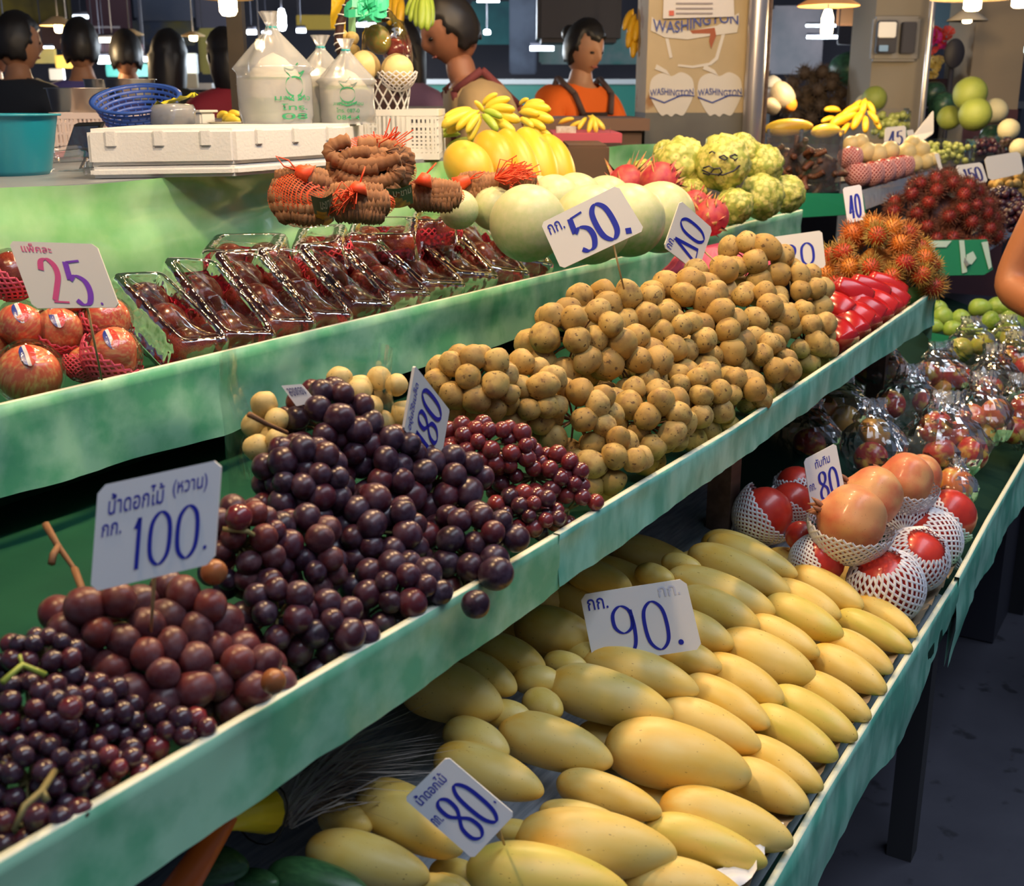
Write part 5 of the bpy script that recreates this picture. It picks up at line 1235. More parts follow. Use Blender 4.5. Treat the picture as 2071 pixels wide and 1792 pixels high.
# coconuts in printed bags
M_coc = mat('trimmed_white_coconut', (.72, .68, .56), .6, col2=(.62, .55, .40), nscale=6); M_husk = mat('green_coconut_husk', (.22, .30, .08), .5, col2=(.34, .36, .14), nscale=8)
M_cobag = film('milky_bag_film', rough=.12, bump=.9, bscale=10, base=.05, haze=.34, dist=.01)
M_gprint = mat('green_bag_print', (.03, .30, .14), .5)
def coconut(label, px, py, rx, D, top, seed, text=None):
    base = atD(px, py, D); r = rx/FPX*D; h = r*2.1; c = Vector((base.x, base.y, base.z))
    t = thing('bagged_coconut', label, 'coconut', c, 'bagged coconuts on the styrofoam box')
    bm = bmesh.new(); lathe(bm, [(0, .002), (r*.72, .004), (r*.82, .05*h), (r*.86, h*.38), (r*.90, h*.42), (r*.93, h*.62), (r*.80, h*.66), (r*.78, h*.70), (r*.35, h*.92), (0, h*1.0)], 28)
    me = mesh('coconut', bm, mats=[M_coc, M_husk])
    for p in me.polygons:
        z = p.center.z/h; n_ = noise.noise(Vector(p.center)*14)
        if z < .30+.12*n_ or .60 < z < .68: p.material_index = 1
    put('coconut', me, t, T(c))
    bm = bmesh.new(); rg = random.Random(seed)
    def f(u, v):
        a = 2*math.pi*u; z = h*1.55*v
        rr = r*(1.02 if v < .05 else 1.06) if v < .50 else r*(1.06*(1-(v-.50)/.36) + .12) if v < .86 else r*(.12 + 1.6*(v-.86))
        rr *= 1 + (.02+.10*max(0, v-.4))*math.sin(7*a+seed+4*v) + .05*noise.noise(Vector((a*1.5, v*5, seed)))
        return Vector((rr*math.cos(a)*1.04, rr*math.sin(a)*1.04, z))
    grid(bm, f, 48, 24, wrap=True); put('printed_bag', mesh('printed_bag', bm, M_cobag), t, T(c))
    bm = bmesh.new(); tube(bm, [(r*.14*math.cos(a), r*.14*math.sin(a), h*1.335) for a in [k*.7 for k in range(10)]], .003, 5); put('tie_band', mesh('tie_band', bm, mat('teal_rubber_band', (.02, .35, .38), .5)), t, T(c))
    if text:
        nrm = Vector((CAM.x-c.x, CAM.y-c.y, 0)).normalized(); nrm = Matrix.Rotation(text[3], 3, 'Z') @ nrm; e1 = Vector((0, 0, 1)).cross(nrm)*-1; e1 = e1 if e1.dot(RIGHT) > 0 else -e1
        def Pn(x, z): a = x/(r*1.1); return (e1*math.sin(a) + nrm*math.cos(a))*(r*1.13) + Vector((0, 0, z))
        bm = bmesh.new()
        for pts in ([(.0, .9), (.18, .86), (.22, .72), (.1, .62), (-.1, .62), (-.22, .72), (-.18, .86), (0, .9)], [(-.1, .9), (-.25, 1.02), (-.05, 1.0), (.1, 1.1), (.12, .95), (.3, 1.0), (.12, .88)], [(-.25, .6), (0, .54), (.28, .62)]):
            q = cr(pts, 5); 
            for i in range(len(q)-1):
                a, b = q[i], q[i+1]; w = .018
                v = [bm.verts.new(Pn(p.x*r*1.3, (p.y-.18)*h*.9 + dz)) for p, dz in ((a, 0), (b, 0), (b, w*r*3), (a, w*r*3))]; bm.faces.new(v)
        put('bag_print', mesh('bag_print', bm, M_gprint, False), t, T(c))
        for j, tx in enumerate(text[:3]):
            me = text_poly(tx); co = [v.co.copy() for v in me.vertices]; lo = Vector((min(v.x for v in co), min(v.y for v in co), 0)); hi = Vector((max(v.x for v in co), max(v.y for v in co), 0))
            wd_ = r*(1.25 if j == 0 else .9); hh = h*.085
            for v in me.vertices: v.co = Pn(-wd_/2+wd_*(v.co.x-lo.x)/(hi.x-lo.x), h*(.34-.13*j) + hh*(v.co.y-lo.y)/(hi.y-lo.y))
            me.materials.clear(); me.materials.append(M_gprint); put('bag_lettering', me, t, T(c))
bz = onB(560, 250)
coconut('bagged coconut with green print, left of three, on the styrofoam box', 560, 252, 66, 2.36, 70, 1, ('มะพร้าว', 'โทร.', '08', .55))
coconut('bagged coconut in the middle, pale with an olive foot', 655, 250, 52, 2.48, 85, 2)
coconut('bagged coconut with phone number print, right of three', 705, 250, 50, 2.42, 110, 3, ('มะพร้าวน้ำหอม', 'โทร. 087-0', '084-4', .0))
# fruit gift basket
D = 2.72; t0 = atD(785, 232, D); R_ = 46/FPX*D
M_wick = mat('dark_wicker', (.05, .02, .02), .6); M_wh = mat('white_ribbon_strips', (.80, .80, .78), .5)
t = thing('fruit_basket', 'dark wicker gift basket with white criss-cross band and tall wrapped handle', 'basket', t0)
bm = bmesh.new(); lathe(bm, [(0, 0), (R_*.80, 0), (R_*1.0, R_*1.5), (R_*.95, R_*1.5), (R_*.78, .01), (0, .01)], 30, wob=lambda a, z: .02*math.sin(15*a)); put('basket_bowl', mesh('basket_bowl', bm, M_wick), t, T(t0))
bm = bmesh.new()
for s in (1, -1):
    for k in range(14): tube(bm, [Vector(((R_*(.83+.2*v))*math.cos(a), (R_*(.83+.2*v))*math.sin(a), R_*1.5*v)) for v, a in [(j/6, 2*math.pi*k/14 + s*j/6*.9) for j in range(7)]], .0022, 4)
put('white_band', mesh('white_band', bm, M_wh), t, T(t0))
hp = [atD(x, y, D-.01*i) for i, (x, y) in enumerate([(690, 110), (684, 85), (688, 45), (705, 8), (740, -25), (775, 0), (778, 40)])]
bm = bmesh.new(); tube(bm, [p-t0 for p in hp], .010, 8); put('handle', mesh('handle', bm, M_wick), t, T(t0))
bm = bmesh.new()
for i in range(len(hp)-1):
    a, b = hp[i]-t0, hp[i+1]-t0
    for q in (.2, .7):
        m_ = a.lerp(b, q); d = (b-a).normalized(); s = d.orthogonal(); s2 = d.cross(s); tube(bm, [m_ + (s*math.cos(w)+s2*math.sin(w)).normalized()*.0115 + d*.006*w/6.28*3 for w in [x*.7 for x in range(10)]], .0016, 4)
put('handle_ribbon', mesh('handle_ribbon', bm, M_wh), t, T(t0))
bm = bmesh.new(); sph(bm, (0, 0, 0), 1, 3)
for v in bm.verts: v.co *= 1+.12*noise.noise(v.co*2.2)
put('cellophane', mesh('cellophane', bm, film('cellophane', rough=.05, bump=1, bscale=3, base=.03)), t, T(t0+Vector((0, 0, R_*2.4))) @ sc(R_*1.12, R_*1.1, R_*1.9))
M_pear = mat('golden_pear_skin', (.80, .62, .28), .45, spots=(40, .62, .7, (.60, .42, .15))); PEAR = round_mesh('pear_form', M_pear, 3)
fruit('pear', atD(738, 135, 2.66), .036, PEAR, 'golden round pear at the left in the gift basket', 'pear', 'pears in the gift basket'); fruit('pear', atD(803, 142, 2.66), .037, PEAR, 'golden round pear at the right in the gift basket, on a white net', 'pear', 'pears in the gift basket')
put('foam_net', net_mesh(M_net_white, -1, .0, 16, 7), [o for o in bpy.data.objects if o.name.startswith('pear')][-1], T(atD(803, 145, 2.66)) @ sc(.042))
fruit('mango', atD(765, 80, 2.72), .030, round_mesh('basket_mango_form', mat('olive_orange_mango', (.42, .26, .04), .4, col2=(.25, .28, .05), nscale=3), 5, squash=1.2), 'olive and orange mango on top of the gift basket', 'mango')
fruit('apple', atD(802, 100, 2.75), .030, AD[0], 'dark red apple at the upper right of the gift basket', 'apple')
for i, (x, y) in enumerate([(690, 72), (712, 78), (694, 98), (715, 104)]): fruit('longkong', atD(x, y, 2.74), .016, LKY[i % 3], f'single longkong, {["top left", "top right", "lower left", "lower right"][i]} of four by the basket handle', 'longkong', 'longkong by the basket handle')
M_ribb = mat('green_ribbon', (.06, .62, .36), .35); M_ybow = mat('yellow_wrapping', (.85, .62, .04), .4)
p = atD(745, 20, 2.6); bm = bmesh.new(); rg = random.Random(8)
for k in range(12):
    a = k*.55; d = RIGHT*math.cos(a)+UP*math.sin(a)*.6; e = FWD.cross(d).normalized(); L = rg.uniform(.03, .055)
    pts = [d*L*s + e*.0+FWD*(-.02*math.sin(math.pi*s)) for s in (0, .3, .6, .85, 1, .8, .5, .2, 0)]
    pts = [q + e*(.012*math.sin(2*math.pi*j/8)) for j, q in enumerate(pts)]
    for j in range(8):
        w = UP*.009*(1 if abs(d.dot(UP)) < .5 else .3)+RIGHT*.007*(0 if abs(d.dot(UP)) < .5 else 1)
        bm.faces.new([bm.verts.new(x) for x in (pts[j]-w, pts[j+1]-w, pts[j+1]+w, pts[j]+w)])
tag(put('ribbon_bow', mesh('ribbon_bow', bm, M_ribb), None, T(p)), 'glossy green ribbon bow tied to the handle of the gift basket', 'ribbon')
for nm, m_, cx_, cy_, w, h_, lb in (('wrapping_leaf', M_ybow, 684, 28, 18, 34, 'yellow wrapping sheet behind the basket handle'), ('wrapping_leaf', mat('pale_green_wrap', (.40, .72, .45), .4), 712, 42, 9, 42, 'pale green wrapping strip inside the basket handle')):
    p = atD(cx_, cy_, 2.78); bm = bmesh.new(); grid(bm, lambda u, v: RIGHT*((u-.5)*2*w*(1-.5*abs(v-.5))/FPX*2.78) + UP*((.5-v)*2*h_/FPX*2.78) + FWD*(.015*math.sin(u*3+v*4)), 8, 10); bmesh.ops.solidify(bm, geom=bm.faces[:], thickness=.002); tag(put(nm, mesh(nm, bm, m_), None, T(p)), lb, 'wrapping')
# blue colander
def colander(px, py, rp, D, hp_, label):
    c = atD(px, py, D); r = rp/FPX*D; h = hp_/FPX*D; t = thing('colander', label, 'colander', c-Vector((0, 0, h))); TL_ = T(c-UP*h*.9) @ Matrix.Rotation(math.radians(19), 4, RIGHT)
    m = mat('blue_plastic', (.03, .09, .42), .35, coat=.2); b = None
    bm = bmesh.new(); lathe(bm, [(r*.98, h*.93), (r*1.06, h*.95), (r*1.07, h*1.0), (r*.99, h*1.02), (r*.96, h)], 48); put('rim', mesh('rim', bm, m), t, TL_)
    bm = bmesh.new()
    prof = lambda v: r*(.70+.28*v)
    for k in range(7):
        v = k/6; bmesh.ops.create_circle  # rows
        lathe(bm, [(prof(v)-.002, h*.93*v-.002), (prof(v)+.002, h*.93*v-.002), (prof(v)+.002, h*.93*v+.0035), (prof(v)-.002, h*.93*v+.0035), (prof(v)-.002, h*.93*v-.002)], 44)
    for k in range(30):
        for j in range(6):
            a = 2*math.pi*(k+.5*(j % 2))/30; tube(bm, [(prof(j/6)*math.cos(a), prof(j/6)*math.sin(a), h*.93*j/6), (prof((j+1)/6)*math.cos(a), prof((j+1)/6)*math.sin(a), h*.93*(j+1)/6)], .0017, 4, cap=False)
    o = put('basket_lattice', mesh('basket_lattice', bm, m), t, TL_); o['kind'] = 'stuff'
    bm = bmesh.new(); lathe(bm, [(0, 0), (r*.70, 0), (r*.70, .004), (0, .004)], 36); put('bottom', mesh('bottom', bm, m), t, TL_)
colander(286, 203, 84, 2.50, 62, 'blue plastic colander basket standing behind the styrofoam box')
# turquoise basin
def basin(name, label, cat, px, py, rp, D, hp_, m, tap=.78, rim=1.06, extra=None):
    c = atD(px, py, D); r = rp/FPX*D; h = hp_/FPX*D; b = c-Vector((0, 0, h)); t = thing(name, label, cat, b)
    bm = bmesh.new(); lathe(bm, [(0, 0), (r*tap*.9, 0), (r*tap, .01), (r*.99, h*.97), (r*1.0, h), (r*.975, h), (r*tap*.97, .014), (0, .006)], 48); put('bowl', mesh('bowl', bm, m), t, T(b))
    bm = bmesh.new(); lathe(bm, [(r*.98, h*.975), (r*rim, h*.965), (r*rim*1.005, h*.985), (r*rim, h*1.0), (r*.98, h*1.003)], 48); put('rim', mesh('rim', bm, m), t, T(b))
M_teal = mat('turquoise_plastic', (.01, .26, .38), .35, coat=.2); M_steel = mat('brushed_steel', (.55, .53, .50), .28, metal=1)
basin('basin', 'turquoise plastic basin cut by the left border, on the counter', 'basin', 10, 230, 100, 2.05, 122, M_teal)
basin('steel_bowl', 'large stainless steel bowl left of the blue colander', 'bowl', 158, 178, 62, 2.9, 50, M_steel, tap=.88)
basin('steel_bowl', 'stainless steel bowl behind the blue colander', 'bowl', 262, 160, 50, 3.1, 40, M_steel, tap=.9)
basin('steel_bowl', 'small steel pot rim between the two bowls', 'bowl', 195, 160, 26, 3.2, 30, M_steel, tap=.9)
slab_ = lambda name, label, cat, P, m, th=.012, **k: None
# support crate under the bowls
def crate(name, label, px0, py0, px1, py1, D, dep, m, nv, nh, solid=None, rot=0):
    a = atD(px0, py1, D); w = (px1-px0)/FPX*D; h = (py1-py0)/FPX*D; t = thing(name, label, 'crate', a)
    A = Matrix(((_r.x, _f.x, 0, a.x), (_r.y, _f.y, 0, a.y), (0, 0, 1, a.z), (0, 0, 0, 1))) @ Matrix.Rotation(rot, 4, 'Z')
    for si, (o_, dx, L) in enumerate((((0, 0), (1, 0), w), ((0, dep), (1, 0), w), ((0, 0), (0, 1), dep), ((w, 0), (0, 1), dep))):
        bm = bmesh.new(); ang = 0 if dx[0] else math.pi/2; B = T((o_[0], o_[1], 0)) @ Matrix.Rotation(ang, 4, 'Z')
        for z in (0, h): box(bm, (L/2, 0, min(max(z, .006), h-.006)), (L, .006, .014), M=B)
        for j in range(1, nh): box(bm, (L/2, 0, h*j/nh), (L, .004, .005), M=B)
        for k in range(nv+1): box(bm, (min(max(L*k/nv, .004), L-.004), 0, h/2), (.005, .005, h), M=B)
        if solid and si == 0: box(bm, (L*solid[0], 0, h*.52), (L*solid[1], .005, h*.72), M=B)
        put('side_panel', mesh('side_panel', bm, m, False), t, A)
    bm = bmesh.new(); box(bm, (w/2, dep/2, .004), (w, dep, .006)); put('bottom', mesh('bottom', bm, m, False), t, A); return t
M_white = mat('white_plastic', (.78, .78, .74), .4); M_pinkp = mat('pale_pink_plastic', (.74, .62, .58), .45)
crate('plastic_crate', 'white slatted plastic crate right of the styrofoam box', 738, 226, 886, 322, 2.62, .26, M_white, 16, 6, solid=(.40, .42))
crate('plastic_crate', 'pale pink plastic crate under the steel bowls, behind the basin', 110, 232, 230, 312, 2.75, .3, M_pinkp, 14, 4)
crate('plastic_crate', 'pink crate piece glimpsed right of the basin', 112, 310, 150, 340, 2.6, .1, mat('red_pink_goods', (.60, .12, .14), .5), 4, 2)
# tablet, clear trays, tub
def panel3(name, label, cat, cor, D, m, th=.01, dz=(0, 0, 0, 0), group=None, face=None, inset=.1, facename='screen'):
    P = quadpose(cor, D, dz); c = sum(P, Vector())/4; n = (P[1]-P[0]).cross(P[3]-P[0]).normalized(); n = n if n.dot(CAM-c) > 0 else -n
    t = thing(name, label, cat, c, group)
    bm = bmesh.new(); F = [bm.verts.new(p-c) for p in P]; B = [bm.verts.new(p-c-n*th) for p in P]; bm.faces.new(F); bm.faces.new(list(reversed(B)))
    for i in range(4): bm.faces.new((F[i], F[(i+1) % 4], B[(i+1) % 4], B[i]))
    bmesh.ops.recalc_face_normals(bm, faces=bm.faces); put(name+'_board', mesh(name, bm, m, False), t, T(c))
    if face:
        bm = bmesh.new(); bm.faces.new([bm.verts.new((c.lerp(p, 1-inset)) - c + n*.0015) for p in P]); put(facename, mesh(facename, bm, face, False), t, T(c))
    return t
panel3('tablet', 'black tablet leaning between the basin and the styrofoam box', 'tablet', [(150, 252), (205, 250), (178, 318), (128, 318)], 2.35, mat('black_plastic', (.01, .01, .012), .4), face=mat('tablet_glass', (.02, .03, .12), .1, col2=(.03, .10, .25), nscale=20))
def ctray(label, cor, D, h):
    P = [atD(x, y, D + (.06 if i < 2 else 0)) for i, (x, y) in enumerate(cor)]; c = sum(P, Vector())/4; t = thing('clear_tray', label, 'tray', c-Vector((0, 0, h)), 'empty clear trays on the counter'); bm = bmesh.new()
    T_ = [bm.verts.new(p-c) for p in P]; O_ = [bm.verts.new((p-c)*1.12) for p in P]; B_ = [bm.verts.new((p-c)*.82-Vector((0, 0, h))) for p in P]
    for i in range(4): bm.faces.new((T_[i], T_[(i+1) % 4], B_[(i+1) % 4], B_[i])); bm.faces.new((O_[i], O_[(i+1) % 4], T_[(i+1) % 4], T_[i]))
    bm.faces.new(B_); bmesh.ops.subdivide_edges(bm, edges=bm.edges[:], cuts=4, use_grid_fill=True); put('tray_shell', mesh('tray_shell', bm, film('empty_tray_film', rough=.1, bump=1, bscale=30, base=.05, haze=.12)), t, T(c))
ctray('empty clear tray left, beside the turquoise basin', [(95, 308), (175, 300), (190, 325), (80, 330)], 2.1, .035); ctray('empty clear tray right, leaning at the styrofoam box', [(175, 318), (255, 305), (262, 330), (165, 340)], 2.05, .03)
ctray('small clear dish on top of the empty trays', [(108, 298), (165, 292), (170, 305), (100, 310)], 2.2, .02)
c = atD(350, 222, 2.42); bm = bmesh.new(); lathe(bm, [(0, 0), (.032, 0), (.045, .008), (.046, .035), (.040, .045), (0, .05)], 24, wob=lambda a, z: .06*math.sin(3*a+z*60)); t = thing('plastic_tub', 'clear crumpled tub with yellow film in front of the colander', 'tub', c-Vector((0, 0, .035)))
put('tub_shell', mesh('tub_shell', bm, film('tub_film', rough=.1, bump=1, bscale=30, base=.06, haze=.35)), t, T(c-Vector((0, 0, .035))))
bm = bmesh.new(); grid(bm, lambda u, v: Vector(((u-.4)*.08, (v-.5)*.05, .045+.012*noise.noise(Vector((u*5, v*5, 0)))+.02*u)), 10, 6); put('yellow_film', mesh('yellow_film', bm, mat('yellow_foil', (.75, .70, .06), .25)), t, T(c-Vector((0, 0, .035))) @ Matrix.Rotation(AZ-math.pi/2, 4, 'Z'))
c = atD(412, 240, 2.6); bm = bmesh.new(); box(bm, (0, 0, .0), (.045, .03, .028), bev=.004); box(bm, (0, 0, .016), (.055, .036, .005), bev=.001); tag(put('plastic_box', mesh('plastic_box', bm, M_white, False), None, T(c)), 'small white plastic tub with lid right of the clear tub', 'tub')
c = atD(462, 253, 2.45); bm = bmesh.new(); lathe(bm, [(0, 0), (.03, .0), (.045, .006), (.03, .003), (0, .003)], 24); tag(put('saucer', mesh('saucer', bm, mat('cream_dish', (.75, .68, .50), .4)), None, T(c)), 'cream dish on the box left of the bagged coconut', 'dish')
banana_hand('small heap of yellow fruit slices behind the cream dish', [(440, 238, 460, 230), (450, 245, 475, 236, -.01), (455, 248, 485, 245, -.02), (462, 232, 484, 232, .0)], 2.6, cat='fruit', thick=1.6)
# ---------------------------------------------------------------- people
SKINC = {}
def skin_mesh(joints, edges, m, sub=2, head=None, name='body'):
    """joints: {name: (pos, radius)}; grows one continuous surface"""
    keys = list(joints); me = bpy.data.meshes.new('tmp'); me.from_pydata([joints[k][0] for k in keys], [(keys.index(a), keys.index(b)) for a, b in edges], [])
    o = bpy.data.objects.new('tmp', me); COL.objects.link(o)
    md = o.modifiers.new('s', 'SKIN'); md.use_smooth_shade = True
    if not me.skin_vertices: me.attributes.new  # layer comes with the modifier
    sv = me.skin_vertices[0].data if me.skin_vertices else None
    if sv is None:
        bm = bmesh.new(); bm.from_mesh(me); bm.verts.layers.skin.verify(); bm.to_mesh(me); bm.free(); sv = me.skin_vertices[0].data
    used = set()
    for i, k in enumerate(keys):
        r = joints[k][1]; sv[i].radius = r if isinstance(r, tuple) else (r, r); sv[i].use_root = (len(joints[k]) > 2)
    s2 = o.modifiers.new('u', 'SUBSURF'); s2.levels = sub
    bpy.context.view_layer.update()
    res = bpy.data.meshes.new_from_object(o.evaluated_get(bpy.context.evaluated_depsgraph_get()))
    bpy.data.objects.remove(o)
    res.materials.clear(); res.materials.append(m); res.polygons.foreach_set('use_smooth', [True]*len(res.polygons)); return res
def cloth_from(body, J, E, sel, off, m):
    """garment grown from the body's own surface where it lies nearest the chosen bones"""
    n = len(body.vertices); co = np.empty(n*3); body.vertices.foreach_get('co', co); co = co.reshape(-1, 3); no = np.empty(n*3); body.vertices.foreach_get('normal', no); no = no.reshape(-1, 3)
    best = np.full(n, 9.); keep = np.zeros(n, bool); lim = {(s_[0], s_[1]): (s_[2] if len(s_) > 2 else 2) for s_ in sel}
    for a, b in E:
        A = np.array(J[a][0]); B = np.array(J[b][0]); d = B-A; t_ = np.clip(((co-A)@d)/(d@d), 0, 1); ra = J[a][1]; ra = ra[0] if isinstance(ra, tuple) else ra
        ds = np.linalg.norm(co-(A+t_[:, None]*d), axis=1) - ra*.5; w = ds < best; best[w] = ds[w]
        ok = t_ <= lim[(a, b)] if (a, b) in lim else np.zeros(n, bool); keep[w] = ok[w]
    bm = bmesh.new(); bm.from_mesh(body); bm.verts.ensure_lookup_table()
    for v, nn in zip(bm.verts, no): v.co += Vector(nn)*off
    bmesh.ops.delete(bm, geom=[v for v in bm.verts if not keep[v.index]], context='VERTS')
    return mesh('garment', bm, m)
def head_bm(bm, c, s, yaw, pitch, roll=0):
    """head with brow, nose, lips, chin and ears; faces +x before turning"""
    R = T(c) @ Matrix.Rotation(yaw, 4, 'Z') @ Matrix.Rotation(pitch, 4, 'Y')
    n0 = len(bm.verts); r = bmesh.ops.create_icosphere(bm, subdivisions=4, radius=1)
    for v in r['verts']:
        x, y, z = v.co
        w = 1 - .22*max(0, -z)**1.5; X = x*.098; Y = y*.076*w; Z = z*.122
        if x > 0:
            X *= 1 - .10*max(0, z)**2
            X += .024*math.exp(-((y/.16)**2 + ((z+.10)/.20)**2)) * (x > .5)         # nose
            X += .006*math.exp(-((y/.55)**2 + ((z-.20)/.08)**2))                      # brow
            X -= .010*(math.exp(-(((y-.38)/.16)**2 + ((z-.04)/.10)**2)) + math.exp(-(((y+.38)/.16)**2 + ((z-.04)/.10)**2)))
            X += .007*math.exp(-((y/.28)**2 + ((z+.46)/.07)**2)) + .010*math.exp(-((y/.3)**2 + ((z+.85)/.14)**2))
        v.co = R @ (Vector((X, Y, Z))*s)
    for sy in (1, -1):
        bmesh.ops.create_icosphere(bm, subdivisions=2, radius=1, matrix=R @ T(Vector((-.008, sy*.077, -.005))*s) @ sc(.018*s, .008*s, .030*s))
    return R
def hair_mesh(R, s, m, style):
    bm = bmesh.new(); bmesh.ops.create_icosphere(bm, subdivisions=4, radius=1)
    L = {'short': .0, 'bob': .5, 'long': 1.0, 'bun': .0}[style]
    for v in list(bm.verts):
        x, y, z = v.co; k = 1.10+.04*noise.noise(Vector((x*6, y*6, z*6)))
        if x > .35 and z < .50 + .1*math.sin(y*6): k = .82
        if x > .12 and z < -.02 and style in ('short', 'bun'): k = .80
        if z < -.62 and style in ('short', 'bun'): k = .7
        X, Y, Z = x*.100*k, y*.080*k, z*.124*k
        if L and z < 0 and x < .35: Z -= L*.22*(-z)**.8; X = X*.9-.015; Y *= 1.1
        v.co = R @ (Vector((X, Y, Z))*s)
    if style == 'bun': bmesh.ops.create_icosphere(bm, subdivisions=2, radius=.042*s, matrix=R @ T(Vector((-.11, 0, .03))*s))
    return mesh('hair', bm, m)
def person(label, hx, hy, D, yaw, shirt, hair='short', haircol=(.012, .010, .010), skin=(.45, .22, .12), headyaw=0, headpitch=.1, arms=None, apron=None, sleeve=.5, pants=(.03, .03, .05), hs=1.0, group=None, zh=None, lean=0, wide=1):
    hc = atD(hx, hy, D); Hh = hc.z + .115*hs; s = Hh/1.70 if zh is None else zh
    ho = Vector((math.cos(yaw), math.sin(yaw), 0))*(lean*1.15+.02); hc = hc - ho; t = thing('person', label, 'person', (hc.x, hc.y, 0), group); Bm = T((hc.x, hc.y, 0)) @ Matrix.Rotation(yaw, 4, 'Z')
    ms = mat('skin_%d' % int(skin[0]*100), skin, .5, col2=tuple(c*.85 for c in skin), nscale=12)
    m_shirt = mat('shirt_%d_%d_%d' % tuple(int(c*100) for c in shirt), shirt, .8, bump=.3, bscale=20); m_p = mat('trousers_%d' % int(pants[2]*100), pants, .8)
    Z = lambda f: Hh*f
    sw = .19*s*wide; ln = lean
    A = arms or {'L': ((.06, .25, .62), (.12, .24, .48)), 'R': ((.06, -.25, .62), (.12, -.24, .48))}
    J = {'pel': ((-.02, 0, Z(.53)), (.12*s*wide, .10*s), 1), 'wai': ((-.01, 0, Z(.61)), (.115*s*wide, .095*s)), 'che': ((ln*.5, 0, Z(.73)), (.13*s*wide, .10*s)), 'sho': ((ln*.8, 0, Z(.805)), (.10*s*wide, .08*s)), 'nec': ((ln, 0, Z(.845)), .050*s), 'hed': ((ln*1.1+.01, 0, Z(.90)), .055*s)}
    E = [('pel', 'wai'), ('wai', 'che'), ('che', 'sho'), ('sho', 'nec'), ('nec', 'hed')]
    for S_, sy in (('L', 1), ('R', -1)):
        el, wr = A[S_]; el = Vector((el[0], el[1], Z(el[2]) if el[2] < 2 else el[2])); wr = Vector((wr[0], wr[1], Z(wr[2])))
        J['s'+S_] = ((ln*.8, sy*sw, Z(.80)), .055*s); J['e'+S_] = (tuple(el), .042*s); J['f'+S_] = (tuple(el.lerp(wr, .35)), .040*s); J['w'+S_] = (tuple(wr), .026*s)
        hd = (wr-el).normalized(); side = hd.cross(Vector((0, 0, 1))).normalized()
        J['p'+S_] = (tuple(wr+hd*.05*s), (.036*s, .018*s)); J['q'+S_] = (tuple(wr+hd*.085*s), (.036*s, .016*s))
        E += [('sho', 's'+S_), ('s'+S_, 'e'+S_), ('e'+S_, 'f'+S_), ('f'+S_, 'w'+S_), ('w'+S_, 'p'+S_), ('p'+S_, 'q'+S_)]
        for k in range(4):
            b = wr+hd*.08*s+side*(.027-.018*k)*s; n1, n2 = 'a%d%s' % (k, S_), 'b%d%s' % (k, S_); L_ = (.045, .052, .050, .038)[k]*s
            n0 = 'r%d%s' % (k, S_)
            J[n0] = (tuple(b), .0085*s, 1); J[n1] = (tuple(b+hd*L_*.8-Vector((0, 0, .008))), .008*s); J[n2] = (tuple(b+hd*L_*1.3-Vector((0, 0, .032*s))), .007*s); E += [(n0, n1), (n1, n2)]
        J['t0'+S_] = (tuple(wr+hd*.03*s+side*.020*s), .010*s, 1); J['t1'+S_] = (tuple(wr+hd*.055*s+side*.048*s-Vector((0, 0, .008))), .009*s); J['t2'+S_] = (tuple(wr+hd*.085*s+side*.052*s-Vector((0, 0, .02))), .008*s); E += [('t0'+S_, 't1'+S_), ('t1'+S_, 't2'+S_)]
        J['h'+S_] = ((-.01, sy*.09*s, Z(.49)), .082*s); J['k'+S_] = ((.01, sy*.10*s, Z(.27)), .056*s); J['n'+S_] = ((-.02, sy*.10*s, Z(.05)), .038*s); J['o'+S_] = ((.11*s, sy*.11*s, Z(.018)), .030*s)
        E += [('pel', 'h'+S_), ('h'+S_, 'k'+S_), ('k'+S_, 'n'+S_), ('n'+S_, 'o'+S_)]
    body = skin_mesh(J, E, ms)
    bm = bmesh.new(); bm.from_mesh(body); R = head_bm(bm, (ln*1.15+.02, 0, Z(1)-.122*hs), hs, headyaw, headpitch)
    for f in bm.faces: f.smooth = True
    put('body', mesh('body', bm, ms), t, Bm); put('hair', hair_mesh(R, hs, mat('hair_%d' % int(haircol[0]*1000), haircol, .45), hair), t, Bm)
    bm = bmesh.new()
    for sy in (.03, -.03): sph(bm, (0, 0, 0), (.010*hs, .014*hs, .007*hs), 2, M=R @ T(Vector((.082, sy, .006))*hs))
    put('eyes', mesh('eyes', bm, mat('eye_dark', (.02, .015, .012), .2)), t, Bm)
    bm = bmesh.new(); sph(bm, (0, 0, 0), (.008*hs, .022*hs, .005*hs), 2, M=R @ T(Vector((.092, 0, -.056))*hs)); put('mouth', mesh('mouth', bm, mat('lip', (.35, .10, .08), .4)), t, Bm)
    armT = ['s'+S_ for S_ in 'LR']; tor = [('pel', 'wai'), ('wai', 'che'), ('che', 'sho'), ('sho', 'nec', .95), ('sho', 'sL'), ('sho', 'sR')]
    for S_ in 'LR': tor += [('s'+S_, 'e'+S_, min(1, sleeve))] + ([('e'+S_, 'f'+S_, 1), ('f'+S_, 'w'+S_, min(1, (sleeve-1)*2))] if sleeve > 1 else [])
    tor += [('pel', 'hL', .7), ('pel', 'hR', .7)]
    put('shirt', cloth_from(body, J, E, tor, .016, m_shirt), t, Bm)
    leg = [('pel', 'wai', .5)]
    for S_ in 'LR': leg += [('pel', 'h'+S_), ('h'+S_, 'k'+S_), ('k'+S_, 'n'+S_, .95)]
    put('trousers', cloth_from(body, J, E, leg, .012, m_p), t, Bm)
    put('shoes', cloth_from(body, J, E, [('nL', 'oL'), ('nR', 'oR')], .009, mat('dark_shoe', (.02, .018, .016), .6)), t, Bm)
